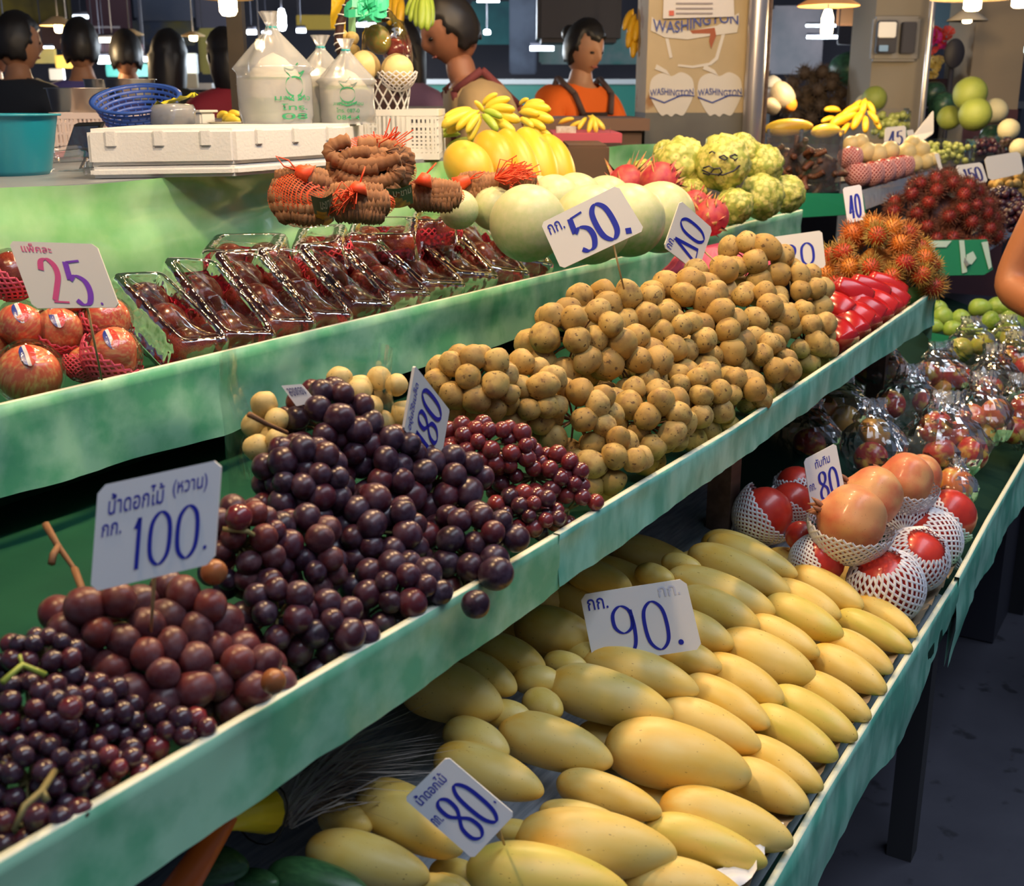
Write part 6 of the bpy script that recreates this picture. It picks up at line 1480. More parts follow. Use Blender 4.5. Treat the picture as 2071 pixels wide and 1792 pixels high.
    if apron:
        ma = mat('apron_%d' % int(apron[0]*100), apron, .8); bm = bmesh.new()
        def ap(u, v):
            z = Z(.78) - (Z(.78)-Z(.42))*v; w = (.10+.07*min(1, v*3))*s*wide; a = (u-.5)*2; x = .128*s + ln*.5*(1-v) + .02*v - .05*a*a + .012*math.sin(a*5+v*3)
            return Vector((x+.012, a*w, z))
        grid(bm, ap, 12, 14); bmesh.ops.solidify(bm, geom=bm.faces[:], thickness=.004); put('apron', mesh('apron', bm, ma), t, Bm)
        bm = bmesh.new()
        for sy in (1, -1):
            pts = [(.118*s+ln*.5, sy*.085*s, Z(.775)), (.085*s+ln*.8, sy*.115*s, Z(.825)), (.0+ln*.8, sy*.13*s, Z(.862)), (-.085*s+ln*.6, sy*.10*s, Z(.80)), (-.12*s+ln*.4, -sy*.02*s, Z(.68)), (-.115*s, -sy*.11*s, Z(.60))]
            P = [Vector(p) for p in pts]
            for i in range(len(P)-1):
                for q in range(1): tube(bm, [P[i], P[i+1]], .013*s, 6)
        put('apron_straps', mesh('apron_straps', bm, ma), t, Bm)
    return t
# angles: AZ looks away from the camera
person('man in tan shirt with maroon apron straps looking down, sorting fruit behind the crate', 908, 55, 4.0, AZ+math.pi*.56, (.46, .33, .17), 'short', skin=(.36, .15, .08), headyaw=.15, headpitch=.5, lean=.20, apron=(.16, .035, .04), sleeve=.75,
       arms={'L': ((.22, .26, .66), (.46, .14, .62)), 'R': ((.22, -.26, .65), (.46, -.08, .62))}, hs=.98, wide=1.12)
person('woman in orange shirt and dark apron looking down at her hands', 1182, 94, 5.4, AZ+math.pi+.75, (.80, .14, .01), 'bun', skin=(.48, .24, .14), headyaw=.0, headpitch=.35, lean=.03, apron=(.09, .06, .06), sleeve=1.15,
       arms={'L': ((.14, .26, .63), (.36, .20, .64)), 'R': ((.14, -.25, .63), (.38, -.02, .64))}, hs=1.0, wide=.95)
person('man in dark shirt seen from behind at the left border', 35, 82, 5.2, AZ-.5, (.02, .025, .035), 'short', headyaw=-.3, group='people at the food stall behind', wide=1.15)
person('person in violet blue shirt seen from behind', 163, 90, 5.6, AZ+.15, (.10, .09, .32), 'short', group='people at the food stall behind', wide=1.05)
person('short person in dark plum top, head bent, between the violet shirt and the long-haired woman', 255, 108, 6.2, AZ+.3, (.06, .02, .05), 'short', headpitch=.3, group='people at the food stall behind')
person('woman with long straight black hair to the shoulders, seen from behind', 342, 112, 5.8, AZ-.25, (.03, .035, .03), 'long', group='people at the food stall behind')
person('person in maroon sleeve with white vest beside the dark post', 455, 110, 5.6, AZ+.9, (.30, .02, .04), 'bob', group='people at the food stall behind')
person('person in face-turned profile cut by the left border', -18, 92, 5.6, AZ-1.1, (.45, .30, .18), 'short', group='people at the food stall behind')
person('person in mauve top partly hidden behind the man in tan shirt', 812, 95, 5.4, AZ+2.4, (.22, .12, .20), 'long', skin=(.30, .14, .09))
# shopper at the right border: only a bare elbow comes into the picture
def shopper():
    el = atD(2040, 585, 2.75); wr = atD(2150, 640, 2.55); t = thing('person', 'shopper at the right border, only a bare bent elbow in view', 'person', (el.x+.1, el.y-.32, 0))
    b = Vector((el.x+.1, el.y-.32, 0)); sh = el + Vector((.04, -.10, .29)); m = mat('skin_elbow', (.42, .16, .07), .5)
    J = {'pel': (tuple(b+Vector((0, 0, .92))), (.14, .11), 1), 'wai': (tuple(b+Vector((0, 0, 1.06))), (.13, .11)), 'che': (tuple(b+Vector((.0, .02, 1.26))), (.15, .12)), 'sho': (tuple(b+Vector((.0, .04, 1.40))), (.11, .09)), 'nec': (tuple(b+Vector((0, .05, 1.46))), .06), 'hed': (tuple(b+Vector((0, .06, 1.53))), .06),
         'sL': (tuple(sh), .062), 'eL': (tuple(el), .052), 'fL': (tuple(el.lerp(wr, .4)), .048), 'wL': (tuple(wr), .030), 'pL': (tuple(wr+(wr-el).normalized()*.08), (.038, .02)),
         'sR': (tuple(b+Vector((.16, -.10, 1.38))), .06), 'eR': (tuple(b+Vector((.22, -.16, 1.10))), .045), 'wR': (tuple(b+Vector((.22, -.02, .90))), .03)}
    E = [('pel', 'wai'), ('wai', 'che'), ('che', 'sho'), ('sho', 'nec'), ('nec', 'hed'), ('sho', 'sL'), ('sL', 'eL'), ('eL', 'fL'), ('fL', 'wL'), ('wL', 'pL'), ('sho', 'sR'), ('sR', 'eR'), ('eR', 'wR')]
    for sx, k in ((-.08, 'a'), (.09, 'b')):
        J['h'+k] = (tuple(b+Vector((sx, 0, .84))), .09); J['k'+k] = (tuple(b+Vector((sx, 0, .46))), .06); J['n'+k] = (tuple(b+Vector((sx, -.02, .08))), .04); J['o'+k] = (tuple(b+Vector((sx, .12, .03))), .032); E += [('pel', 'h'+k), ('h'+k, 'k'+k), ('k'+k, 'n'+k), ('n'+k, 'o'+k)]
    body = skin_mesh(J, E, m); bm = bmesh.new(); bm.from_mesh(body); R = head_bm(bm, tuple(b+Vector((0, .09, 1.60))), 1, 1.4, .3); o = put('body', mesh('body', bm, m), t, Matrix.Identity(4))
    put('hair', hair_mesh(R, 1, mat('hair_12', (.012, .01, .01), .45), 'short'), t)
    put('shirt', cloth_from(body, J, E, [('pel', 'wai'), ('wai', 'che'), ('che', 'sho'), ('sho', 'nec', .35), ('sho', 'sL'), ('sho', 'sR'), ('sL', 'eL', .3), ('sR', 'eR', .5), ('pel', 'ha', .7), ('pel', 'hb', .7)], .016, mat('dark_top', (.03, .03, .06), .8)), t)
    put('trousers', cloth_from(body, J, E, [('pel', 'wai', .5), ('pel', 'ha'), ('ha', 'ka'), ('ka', 'na', .95), ('pel', 'hb'), ('hb', 'kb'), ('kb', 'nb', .95)], .012, mat('trousers_5', (.03, .03, .05), .8)), t)
    put('shoes', cloth_from(body, J, E, [('na', 'oa'), ('nb', 'ob')], .009, mat('dark_shoe', (.02, .018, .016), .6)), t)
shopper()
# ---------------------------------------------------------------- pillar with fruit posters, posts
def upbox(name, px0, px1, D, z0, z1, dep, m, parent=None, py=200, rot=0):
    a = atD(px0, py, D); b = atD(px1, py, D); w = (b-a).length; bm = bmesh.new(); box(bm, (w/2, dep/2, (z0+z1)/2), (w, dep, z1-z0))
    F = Matrix(((_r.x, _f.x, 0, a.x), (_r.y, _f.y, 0, a.y), (0, 0, 1, 0), (0, 0, 0, 1))) @ Matrix.Rotation(rot, 4, 'Z')
    return put(name, mesh(name, bm, m, False), parent, F), F, w
M_pil = mat('stained_cream_plaster', (.50, .40, .25), .8, col2=(.42, .33, .20), nscale=3, spots=(7, .64, .70, (.30, .16, .07)))
M_pild = mat('grey_pillar_base', (.10, .10, .10), .8, col2=(.14, .14, .13), nscale=5)
Dp = 4.3; zs = atD(1400, 228, Dp).z
a = atD(1306, 200, Dp); t = thing('pillar', 'square cream pillar with apple posters and dark grey lower part', 'pillar', (a.x, a.y, 0)); t['kind'] = 'structure'
for k in ('label', 'category'): pass
_, FP, PW = upbox('upper_plaster', 1306, 1510, Dp, zs, 5.2, .38, M_pil, t); upbox('lower_plaster', 1306, 1510, Dp, 0, zs, .38, M_pild, t)
M_postp = mat('poster_white_paper', (.62, .58, .52), .6); M_pblue = mat('poster_blue', (.03, .06, .28), .5)
def onpil(px, py, h=.003): # point on the pillar face
    r = ray(px, py); n = _f; d = (FP.translation-CAM).dot(n)/r.dot(n); return CAM + r*d - _f*h
def poly_on(name, pts, m, parent, h=.003, th=.002):
    bm = bmesh.new(); c = parent and WM[parent.name].translation or Vector()
    vs = [bm.verts.new(onpil(x, y, h)-c) for x, y in pts]; f = bm.faces.new(vs); r = bmesh.ops.extrude_face_region(bm, geom=[f])
    for v in [g for g in r['geom'] if isinstance(g, bmesh.types.BMVert)]: v.co += _f*th
    bmesh.ops.recalc_face_normals(bm, faces=bm.faces); bmesh.ops.triangulate(bm, faces=bm.faces[:]); return put(name, mesh(name, bm, m, False), parent, T(c))
def banner_text(body, cor, parent, m, h=.008, wave=0, conv=onpil, arch=0):
    me = text_poly(body); c = WM[parent.name].translation; co = [v.co.copy() for v in me.vertices]; lo = Vector((min(v.x for v in co), min(v.y for v in co), 0)); hi = Vector((max(v.x for v in co), max(v.y for v in co), 0))
    (x0, y0), (x1, y1), (x2, y2), (x3, y3) = cor
    for v in me.vertices:
        u = (v.co.x-lo.x)/(hi.x-lo.x); w = 1-(v.co.y-lo.y)/(hi.y-lo.y); px = (x0+(x1-x0)*u)*(1-w)+(x3+(x2-x3)*u)*w; py = (y0+(y1-y0)*u)*(1-w)+(y3+(y2-y3)*u)*w + wave*math.sin(math.pi*2*u) - arch*math.sin(math.pi*u)
        v.co = conv(px, py, h) - c
    me.materials.clear(); me.materials.append(m); put('lettering', me, parent, T(c))
def apple_poster(label, cx_, cy_, s, body):
    c = onpil(cx_, cy_); t = thing('apple_poster', label, 'poster', c, 'cut-out apple posters on the pillar')
    pts = cr([(0, -36), (20, -44), (42, -30), (44, 2), (32, 30), (22, 44), (8, 40), (0, 46), (-10, 41), (-20, 44), (-32, 28), (-44, 0), (-40, -30), (-20, -42)], 4, True)[:-1]
    poly_on('apple_cutout', [(cx_+p.x*s, cy_+p.y*s) for p in pts], M_postp, t)
    poly_on('leaf', [(cx_-2*s, cy_-36*s), (cx_-10*s, cy_-48*s), (cx_-30*s, cy_-60*s), (cx_-34*s, cy_-50*s), (cx_-18*s, cy_-44*s)], M_postp, t, .004)
    poly_on('ribbon', [(cx_-46*s, cy_-8*s), (cx_-15*s, cy_+2*s), (cx_+20*s, cy_-14*s), (cx_+46*s, cy_-12*s), (cx_+46*s, cy_+4*s), (cx_+20*s, cy_+2*s), (cx_-15*s, cy_+18*s), (cx_-44*s, cy_+6*s)], M_postp, t, .0045)
    poly_on('ribbon_line', [(cx_-44*s, cy_+5*s), (cx_-15*s, cy_+16*s), (cx_+20*s, cy_+1*s), (cx_+46*s, cy_+3*s), (cx_+46*s, cy_+5*s), (cx_+20*s, cy_+4*s), (cx_-15*s, cy_+19*s), (cx_-44*s, cy_+8*s)], M_pblue, t, .0055)
    banner_text(body, [(cx_-44*s, cy_-8*s), (cx_+44*s, cy_-12*s), (cx_+44*s, cy_+1*s), (cx_-44*s, cy_+6*s)], t, M_pblue, wave=-3)
apple_poster('left cut-out apple poster on the pillar reading WASHINGTON', 1358, 190, 1.0, 'WASHINGTON'); apple_poster('right cut-out apple poster on the pillar reading WASHINGTON', 1455, 190, 1.0, 'WASHINGTON')
c = onpil(1405, 50); t = thing('poster', 'large faded poster high on the pillar with blue WASHINGTON banner', 'poster', c)
poly_on('banner', [(1318, 34), (1350, 60), (1400, 62), (1450, 52), (1494, 26), (1494, 48), (1490, 66), (1440, 72), (1390, 80), (1345, 76), (1316, 62)], M_postp, t, .004)
poly_on('outline_left', [(1345, 78), (1352, 78), (1360, 116), (1354, 118)], M_postp, t); poly_on('outline_right', [(1462, 60), (1468, 62), (1452, 120), (1438, 132), (1400, 138), (1370, 134), (1372, 130), (1400, 133), (1434, 127), (1446, 116)], M_postp, t)
poly_on('torn_red_patch', [(1395, 62), (1445, 56), (1448, 72), (1438, 98), (1434, 84), (1436, 68), (1400, 68)], mat('faded_red_print', (.32, .08, .03), .6), t, .005)
banner_text('WASHINGTON', [(1320, 38), (1492, 32), (1492, 50), (1320, 64)], t, M_pblue, wave=6, h=.010)
c = onpil(1410, 15); t = thing('paper_notice', 'white paper notice taped over the big poster at the top', 'notice', c); poly_on('sheet', [(1342, -20), (1482, -20), (1484, 34), (1340, 38)], mat('notice_paper', (.66, .62, .60), .6), t, .012)
poly_on('red_logo', [(1352, 22), (1362, 22), (1362, 32), (1352, 32)], mat('notice_red', (.6, .12, .08), .6), t, .016)
M_npr = mat('notice_print', (.30, .26, .28), .6)
for yy in (6, 16, 26): poly_on('print_line', [(1366, yy), (1440, yy), (1440, yy+3), (1366, yy+3)], M_npr, t, .016)
M_pipe = mat('galvanised_pipe', (.55, .52, .52), .3, metal=.8)
def post(name, label, px, w, D, m, z1=5.2, n=16, square=False, cat='post'):
    c = atD(px, 200, D); r = w/2/FPX*D; bm = bmesh.new(); prof = [(0, 0), (r*1.0, 0), (r, z1*.3), (r, z1), (0, z1)]; lathe(bm, prof, 4 if square else n); bmesh.ops.recalc_face_normals(bm, faces=bm.faces)
    tag(put(name, mesh(name, bm, m, not square), None, T((c.x, c.y, 0)) @ Matrix.Rotation(AZ+math.pi/4, 4, 'Z')), label, cat)
post('metal_post', 'wide shiny metal post on the right side of the poster pillar', 1524, 40, 4.25, M_pipe); post('wall_bracket_post', 'thin dark post right of the shiny metal post', 1548, 8, 4.3, M_wood)
post('dark_post', 'dark wooden post behind the bagged coconuts', 487, 44, 3.6, mat('dark_post_wood', (.035, .028, .022), .8), square=True)
post('metal_post', 'thin grey post beside the pink flowers', 1868, 12, 5.6, M_pipe)
a = atD(1757, 100, 5.8); t = thing('pillar', 'dim beige pillar carrying an electric box', 'pillar', (a.x, a.y, 0)); t['kind'] = 'structure'; M_pil2 = mat('dim_beige_plaster', (.24, .21, .17), .8); _, F2, _w = upbox('plaster', 1757, 1868, 5.8, 0, 5.2, .4, M_pil2, t)
a = atD(1955, 100, 6.2); t = thing('pillar', 'beige pillar at the right border', 'pillar', (a.x, a.y, 0)); t['kind'] = 'structure'; upbox('plaster', 1958, 2060, 6.2, 0, 5.2, .4, mat('brown_beige_plaster', (.34, .27, .19), .8), t)
upbox('lower_plaster', 1956, 2062, 6.18, 0, 1.45, .02, mat('dark_red_base', (.10, .04, .05), .8), t)
# electric box
def fbox(bm, x0, y0, x1, y1, D, d, c, off=0):
    a = atD(x0, y1, D); w = (x1-x0)/FPX*D; h = (y1-y0)/FPX*D; F = Matrix(((_r.x, _f.x, 0, a.x-c.x), (_r.y, _f.y, 0, a.y-c.y), (0, 0, 1, a.z-c.z), (0, 0, 0, 1))); box(bm, (w/2, d/2-off, h/2), (w, d, h), M=F, bev=min(w, h)*.06)
def fthing(name, label, cat, px, py, D, parts, group=None, kind=None):
    c = atD(px, py, D); t = thing(name, label, cat, c, group)
    if kind: t['kind'] = kind
    for pn_, m_, boxes in parts:
        for b in boxes:
            bm = bmesh.new(); fbox(bm, b[0], b[1], b[2], b[3], D+(b[5] if len(b) > 5 else 0), b[4], c); put(pn_, mesh(pn_, bm, m_, False), t, T(c))
    return t
M_gr = mat('grey_steel_box', (.22, .21, .21), .5); M_dk = mat('dark_box', (.03, .03, .045), .6)
fthing('electric_box', 'grey electric box with meter and white notice on the dim pillar', 'electric box', 1805, 80, 5.7, [('back_plate', M_gr, [(1762, 38, 1856, 124, .05)]), ('meter', M_dk, [(1772, 45, 1812, 108, .04, -.06), (1822, 48, 1850, 108, .04, -.06)]), ('white_notice', M_sign, [(1776, 46, 1812, 76, .01, -.10)]), ('display', mat('meter_display', (.2, .35, .6), .2), [(1778, 92, 1796, 104, .01, -.10)])])
# ---------------------------------------------------------------- lamps: shades, bulbs, tubes
def glow(c, s): return lamp_mat('glow_%d_%d' % (int(c[2]*100), int(s)), c, s)
def lamp(label, px, py, D, rb, hb, col, s, shade=None, shc=(.60, .42, .22), group='hanging lamps over the market', lit=0):
    c = atD(px, py, D); k = D/FPX; t = thing('hanging_lamp', label, 'lamp', c, group)
    bm = bmesh.new(); lathe(bm, [(0, -hb*k), (rb*k*.7, -hb*k*.92), (rb*k, -hb*k*.6), (rb*k, hb*k*.4), (rb*k*.6, hb*k*.95), (0, hb*k)], 14); put('bulb', mesh('bulb', bm, glow(col, s)), t, T(c))
    if shade:
        sr, sy, sh = shade; bm = bmesh.new(); z0 = (py-sy)*k
        lathe(bm, [(sr*k, z0), (sr*k*.98, z0+.004), (sr*k*.35, z0+sh*k), (.02, z0+sh*k*1.1), (.018, z0+sh*k*1.08), (sr*k*.33, z0+sh*k*.95), (sr*k*.99, z0-.002), (sr*k, z0)], 26); put('lamp_shade', mesh('lamp_shade', bm, mat('lamp_shade_%d' % int(shc[0]*100), shc, .5)), t, T(c))
    bm = bmesh.new(); tube(bm, [(0, 0, hb*k), (0, 0, max(.1, 5.15-c.z))], .004, 5); put('cable', mesh('cable', bm, M_dk), t, T(c))
    if lit:
        light('lamp_light', 'POINT', c - Vector((0, 0, hb*k+.05)), lit, col, .06)
    return t
YW = (1.0, .72, .38); CW = (.80, .90, 1.0)
lamp('bright warm bulb under a shade at the top, in front of the dark post', 461, 8, 3.3, 18, 24, YW, 30, (52, -2, 30))
lamp('bare cool white bulb hanging left of the coconuts', 570, 40, 4.0, 9, 22, CW, 22)
lamp('small bulb under a wide cream shade, upper left', 118, 55, 6.0, 8, 11, YW, 28, (36, 52, 16), lit=10)
lamp('tiny bulb right of the wide cream shade, lower', 137, 74, 7.5, 6, 6, YW, 22); lamp('tiny warm bulb with faint shade near the long-haired woman', 391, 75, 7.0, 8, 8, YW, 26, (24, 73, 8))
lamp('dot of a cool bulb at the left border', 8, 52, 8.5, 6, 6, CW, 18); lamp('warm dot bulb left of the first coconut bag', 525, 90, 7.5, 9, 10, YW, 20)
lamp('cream lamp shade edge above the dark haired head', 262, 66, 6.4, 5, 3, YW, 3, (28, 70, 10))
lamp('long bright bulb under an orange shade, right of the metal post', 1673, 48, 4.6, 12, 28, YW, 26, (62, 14, 24), (.66, .34, .14), lit=16)
lamp('bright bulb under a shade at the upper right corner', 1967, 8, 4.6, 17, 14, YW, 26, (84, -2, 24), (.5, .35, .2), lit=12)
lamp('small glowing bulb in a pale shade below the upper right lamp', 1956, 41, 5.6, 9, 6, YW, 20, (40, 42, 20), (.55, .48, .38)); lamp('bulb cut by the upper right corner', 2062, 4, 4.7, 15, 12, YW, 24)
lamp('pendant bulb dot above the woman in orange', 1098, 41, 7, 8, 8, CW, 20); lamp('small cool bulb dot behind the man in tan shirt', 985, 65, 8, 7, 5, CW, 20); lamp('bulb dot at the left edge of the poster pillar', 1297, 53, 6, 5, 9, CW, 18)
for i, p in enumerate(STALL_LAMPS):
    c = Vector(p) + Vector((0, 0, .06)); t = thing('hanging_lamp', f'warm bulb under a shade over the stall, above the picture, {ordn(i+1)} of six', 'lamp', c, 'lamps over the stall')
    bm = bmesh.new(); lathe(bm, [(0, .02), (.02, .02), (.02, .06), (0, .06)], 12); put('socket', mesh('socket', bm, M_dk), t, T(c+Vector((0, 0, .05))))
    bm = bmesh.new(); sph(bm, (0, 0, .035), (.028, .028, .034), 2); put('bulb', mesh('bulb', bm, glow(YW, 24)), t, T(c))
    bm = bmesh.new(); lathe(bm, [(.16, .02), (.05, .10), (.02, .11), (.02, .105), (.05, .095), (.158, .018), (.16, .02)], 28); put('lamp_shade', mesh('lamp_shade', bm, mat('lamp_shade_60', (.60, .42, .22), .5)), t, T(c))
    bm = bmesh.new(); tube(bm, [(0, 0, .1), (0, 0, 5.1-c.z)], .004, 5); put('cable', mesh('cable', bm, M_dk), t, T(c))
TUBES = [0]
def tubelamp(label, x0, y, x1, D, h, col, s):
    c = atD((x0+x1)/2, y, D); k = D/FPX; bm = bmesh.new(); w = (x1-x0)*k/2; tube(bm, [-_r*w, _r*w], h*k/2, 10); t = thing('fluorescent_lamp', label, 'lamp', c, 'tube lamps in the hall'); put('tube', mesh('tube', bm, glow(col, s)), t, T(c))
    TUBES[0] += 1
    if TUBES[0] in (1, 2, 6, 9, 11, 13): light('tube_light', 'POINT', c - Vector((0, 0, .15)), 45, col, .15)
    bm = bmesh.new(); tube(bm, [-_r*w + _z*h*k*.9, _r*w + _z*h*k*.9], h*k*.4, 6); tube(bm, [Vector((0, 0, h*k)), Vector((0, 0, 5.1-c.z))], .003, 4); put('housing', mesh('housing', bm, M_dk), t, T(c))
PWm = (1.0, .82, .55)
for a in [('long warm tube lamp above the bent dark head', 182, 81, 272, 7.5, 9, PWm, 12), ('cool tube lamp left of the bent dark head', 184, 118, 228, 8.5, 9, CW, 12), ('second cool tube lamp just below, left of the bent head', 198, 126, 230, 9.0, 6, CW, 12), ('cool tube lamp right of the bent dark head', 282, 120, 306, 8.5, 9, CW, 12),
          ('pair of short cool tubes above the yellow crates', 64, 97, 108, 9.5, 6, CW, 10), ('cool tube glimpsed behind the basket handle', 722, 50, 760, 7.0, 8, CW, 14), ('cool tube far behind the first coconut bag', 500, 65, 518, 9, 9, CW, 12), ('faint cool tube beside the second coconut', 530, 66, 548, 9.6, 6, CW, 8),
          ('cool tube at the top near the yellow bananas', 600, 62, 618, 9, 8, CW, 10), ('cool tube behind the woman in orange, left', 1072, 98, 1120, 8.5, 9, CW, 9), ('cool tube at the top above the man', 965, 2, 1010, 8, 5, CW, 10), ('dim tube behind the long bulb', 1630, 52, 1690, 8.8, 5, CW, 6), ('lower dim tube behind the long bulb', 1632, 75, 1694, 9.0, 6, CW, 9), ('tube lamp at the right border', 2064, 100, 2071, 7.5, 14, (.6, .9, .95), 10),
          ('small white tube at far upper left', 148, 34, 178, 9.5, 8, CW, 3)]: tubelamp(*a)
# ---------------------------------------------------------------- hall: banners, boards, screen, far stalls
def board(label, x0, y0, x1, y1, D, m, cat='banner', name='banner', lines=0, lm=None, parts=()):
    ps = [('sheet', m, [(x0, y0, x1, y1, .03)])]
    if lines: ps.append(('text_line', lm or mat('pale_board_text', (.45, .42, .45), .7), [(x0+8, y0+(y1-y0)*(k+1)/(lines+1), x1-10-(k*7) % 20, y0+(y1-y0)*(k+1)/(lines+1)+4, .01, -.02) for k in range(lines)]))
    if cat in ('banner', 'board'): ps.append(('hanging_cord', M_dk, [(x0+2, -560*8/D-300, x0+4, y0, .01), (x1-4, -560*8/D-300, x1-2, y0, .01)]))
    return fthing(name, label, cat, (x0+x1)/2, (y0+y1)/2, D, ps + list(parts))
board('long dull yellow banner across the upper left', -40, -60, 145, 48, 12.0, mat('dull_yellow_banner', (.30, .24, .05), .8, col2=(.10, .09, .06), nscale=2.5))
board('dark maroon menu board with pale lines of text', 180, -60, 268, 72, 11.0, mat('dark_maroon', (.06, .025, .04), .7), 'board', 'menu_board', 6)
board('blue grey banner beside the menu board', 272, -60, 395, 42, 12.2, mat('blue_grey_banner', (.09, .12, .20), .8, col2=(.15, .17, .24), nscale=2)); board('dull yellow and blue banner below the blue grey one', 268, 44, 395, 92, 12.4, mat('olive_banner', (.22, .20, .07), .8, col2=(.08, .11, .20), nscale=3))
board('violet grey banner left of the dark post', 398, -60, 470, 60, 12.2, mat('violet_grey_banner', (.16, .16, .22), .8)); board('olive yellow hanging cloth left of the dark post', 405, 62, 478, 150, 10.5, mat('olive_cloth', (.20, .17, .04), .8))
board('dark maroon panel behind the violet blue shirt', 78, 50, 140, 100, 11.5, mat('dark_maroon2', (.12, .06, .05), .8)); board('maroon strip sign under the warm tube lamp', 186, 90, 290, 110, 9.5, mat('plum_sign', (.16, .09, .11), .7))
board('yellow and white poster strip behind the coconuts', 600, 32, 690, 60, 11, mat('mustard_poster', (.40, .27, .03), .7)); board('teal sheet stretched behind the man', 950, 8, 1060, 90, 12, mat('teal_sheet', (.04, .22, .24), .7, col2=(.02, .09, .12), nscale=2))
board('bluish hanging sheets left of the woman in orange', 1030, -20, 1085, 150, 11, mat('bluish_sheet', (.14, .18, .26), .7, col2=(.07, .09, .14), nscale=3)); board('teal tarpaulin behind the woman in orange', 1090, 60, 1300, 130, 12, mat('teal_tarp', (.05, .26, .24), .6, col2=(.25, .32, .33), nscale=4))
fthing('television', 'dark hanging television with a lit green screen', 'television', 1172, 10, 6.5, [('cabinet', M_dk, [(1086, -60, 1256, 86, .3)]), ('screen', mat('tv_screen_glow', (.05, .5, .42), emit=(.20, .80, .70), estr=1.1), [(1140, -10, 1222, 34, .01, -.03)]), ('bracket', M_dk, [(1165, -420, 1180, -60, .05, .1)])])
board('orange and yellow banner right of the long bulb', 1692, 10, 1752, 52, 9, mat('orange_yellow_banner', (.32, .14, .05), .7), parts=[('yellow_edge', mat('banner_yellow', (.55, .40, .02), .6), [(1730, 12, 1752, 54, .01, -.03)])])
board('dark screen behind the long bulb', 1694, 54, 1742, 90, 8.5, M_dk, 'board', 'dark_board'); board('teal awning piece between the pillars', 1870, 62, 1958, 84, 9, mat('bright_teal', (.10, .45, .42), .5)); board('grey teal shutter between the pillars', 1868, 4, 1960, 58, 9.2, mat('grey_teal', (.12, .18, .20), .6))
board('grey net curtain sheet behind the rambutan stall', 1552, 20, 1660, 150, 10, mat('grey_sheet', (.09, .09, .10), .8, col2=(.16, .14, .15), nscale=3))
board('yellow crates stack end left of the violet shirt', 58, 99, 114, 128, 9.2, mat('yellow_crate', (.70, .52, .16), .6), 'crate', 'goods_crate'); board('orange yellow lit crate beside the violet shirt', 112, 113, 152, 138, 8.8, mat('orange_crate', (.85, .50, .08), .5), 'crate', 'goods_crate')
board('white lit goods under the yellow crates', 100, 140, 130, 162, 8.2, mat('white_goods', (.75, .78, .85), .5), 'goods', 'goods_box'); board('teal counter front behind the bent head', 215, 130, 310, 155, 9, mat('teal_counter', (.02, .20, .16), .5), 'counter', 'far_counter'); board('pale blue goods right of the long-haired woman', 372, 110, 400, 150, 8, mat('pale_blue_goods', (.38, .48, .55), .5), 'goods', 'goods_box')
board('pale jars and boxes on the far shelf behind the crates', 372, 150, 400, 178, 7.5, mat('khaki_goods', (.30, .27, .20), .6), 'goods', 'goods_box')
# far stalls with counters standing on the floor
def far_stall(label, x0, x1, ytop, D, m, dep=1.0, top=None):
    a = atD(x0, ytop, D); b = atD(x1, ytop, D); w = (b-a).length; t = thing('far_stall', label, 'stall', (a.x, a.y, 0), 'stalls farther back'); F = Matrix(((_r.x, _f.x, 0, a.x), (_r.y, _f.y, 0, a.y), (0, 0, 1, 0), (0, 0, 0, 1)))
    bm = bmesh.new(); box(bm, (w/2, dep/2, a.z/2-.02), (w, dep*.95, a.z-.04)); put('counter_front', mesh('c', bm, m, False), t, F); bm = bmesh.new(); box(bm, (w/2, dep/2, a.z-.02), (w+.05, dep, .04)); put('counter_top', mesh('c', bm, top or M_gr, False), t, F)
far_stall('dark counter of the food stall in front of the row of people', -60, 480, 245, 4.1, M_dk, .8, mat('counter_pinkish', (.45, .36, .32), .5)); far_stall('brown wooden table behind the papayas where the woman stands', 1110, 1300, 240, 4.0, mat('brown_table', (.10, .055, .035), .7), .7, mat('brown_table_top', (.16, .09, .06), .6))
far_stall('low stall behind the man with pale boxes', 640, 900, 215, 5.2, mat('grey_stall', (.12, .12, .13), .7), .8); far_stall('dark stall far right behind the pomelos', 1560, 2071, 205, 6.7, M_dk, .8)
far_stall('stall behind the row of people holding lit crates', 40, 420, 168, 7.6, M_dk, 2.2)
far_stall('stall with teal front deep in the hall', 700, 1300, 160, 9.5, mat('teal_counter', (.02, .20, .16), .5), 1.2, mat('pale_goods', (.55, .60, .62), .6))
t = fthing('side_table', 'small table with pink cloth edge holding bananas, behind the papayas', 'table', 1190, 290, 3.5, [('cloth_edge', mat('rose_cloth', (.50, .08, .12), .6), [(1118, 270, 1258, 290, .45)]), ('drawer_front', mat('dark_table_wood', (.05, .03, .025), .7), [(1128, 290, 1256, 324, .42, .01)]), ('leg', mat('brown_table', (.10, .055, .035), .7), [(1132, 324, 1210, 1300, .35, .02)])])
banana_hand('bananas on the small table with pink cloth edge', [(1190, 235, 1222, 262), (1198, 233, 1206, 268, -.03), (1186, 238, 1170, 262, -.02), (1150, 262, 1178, 246, .02), (1200, 236, 1190, 268, -.04), (1130, 250, 1160, 240, .03)], 3.62, k=0, thick=1.1)
board('tray of packed sweets on the small table', 1125, 256, 1165, 270, 3.5, mat('brown_pale_packs', (.45, .32, .25), .4, col2=(.70, .66, .62), nscale=40), 'tray', 'goods_tray'); board('clear box on the small table right of the bananas', 1205, 256, 1235, 270, 3.5, film('tray_lid_film'), 'box', 'clear_box')
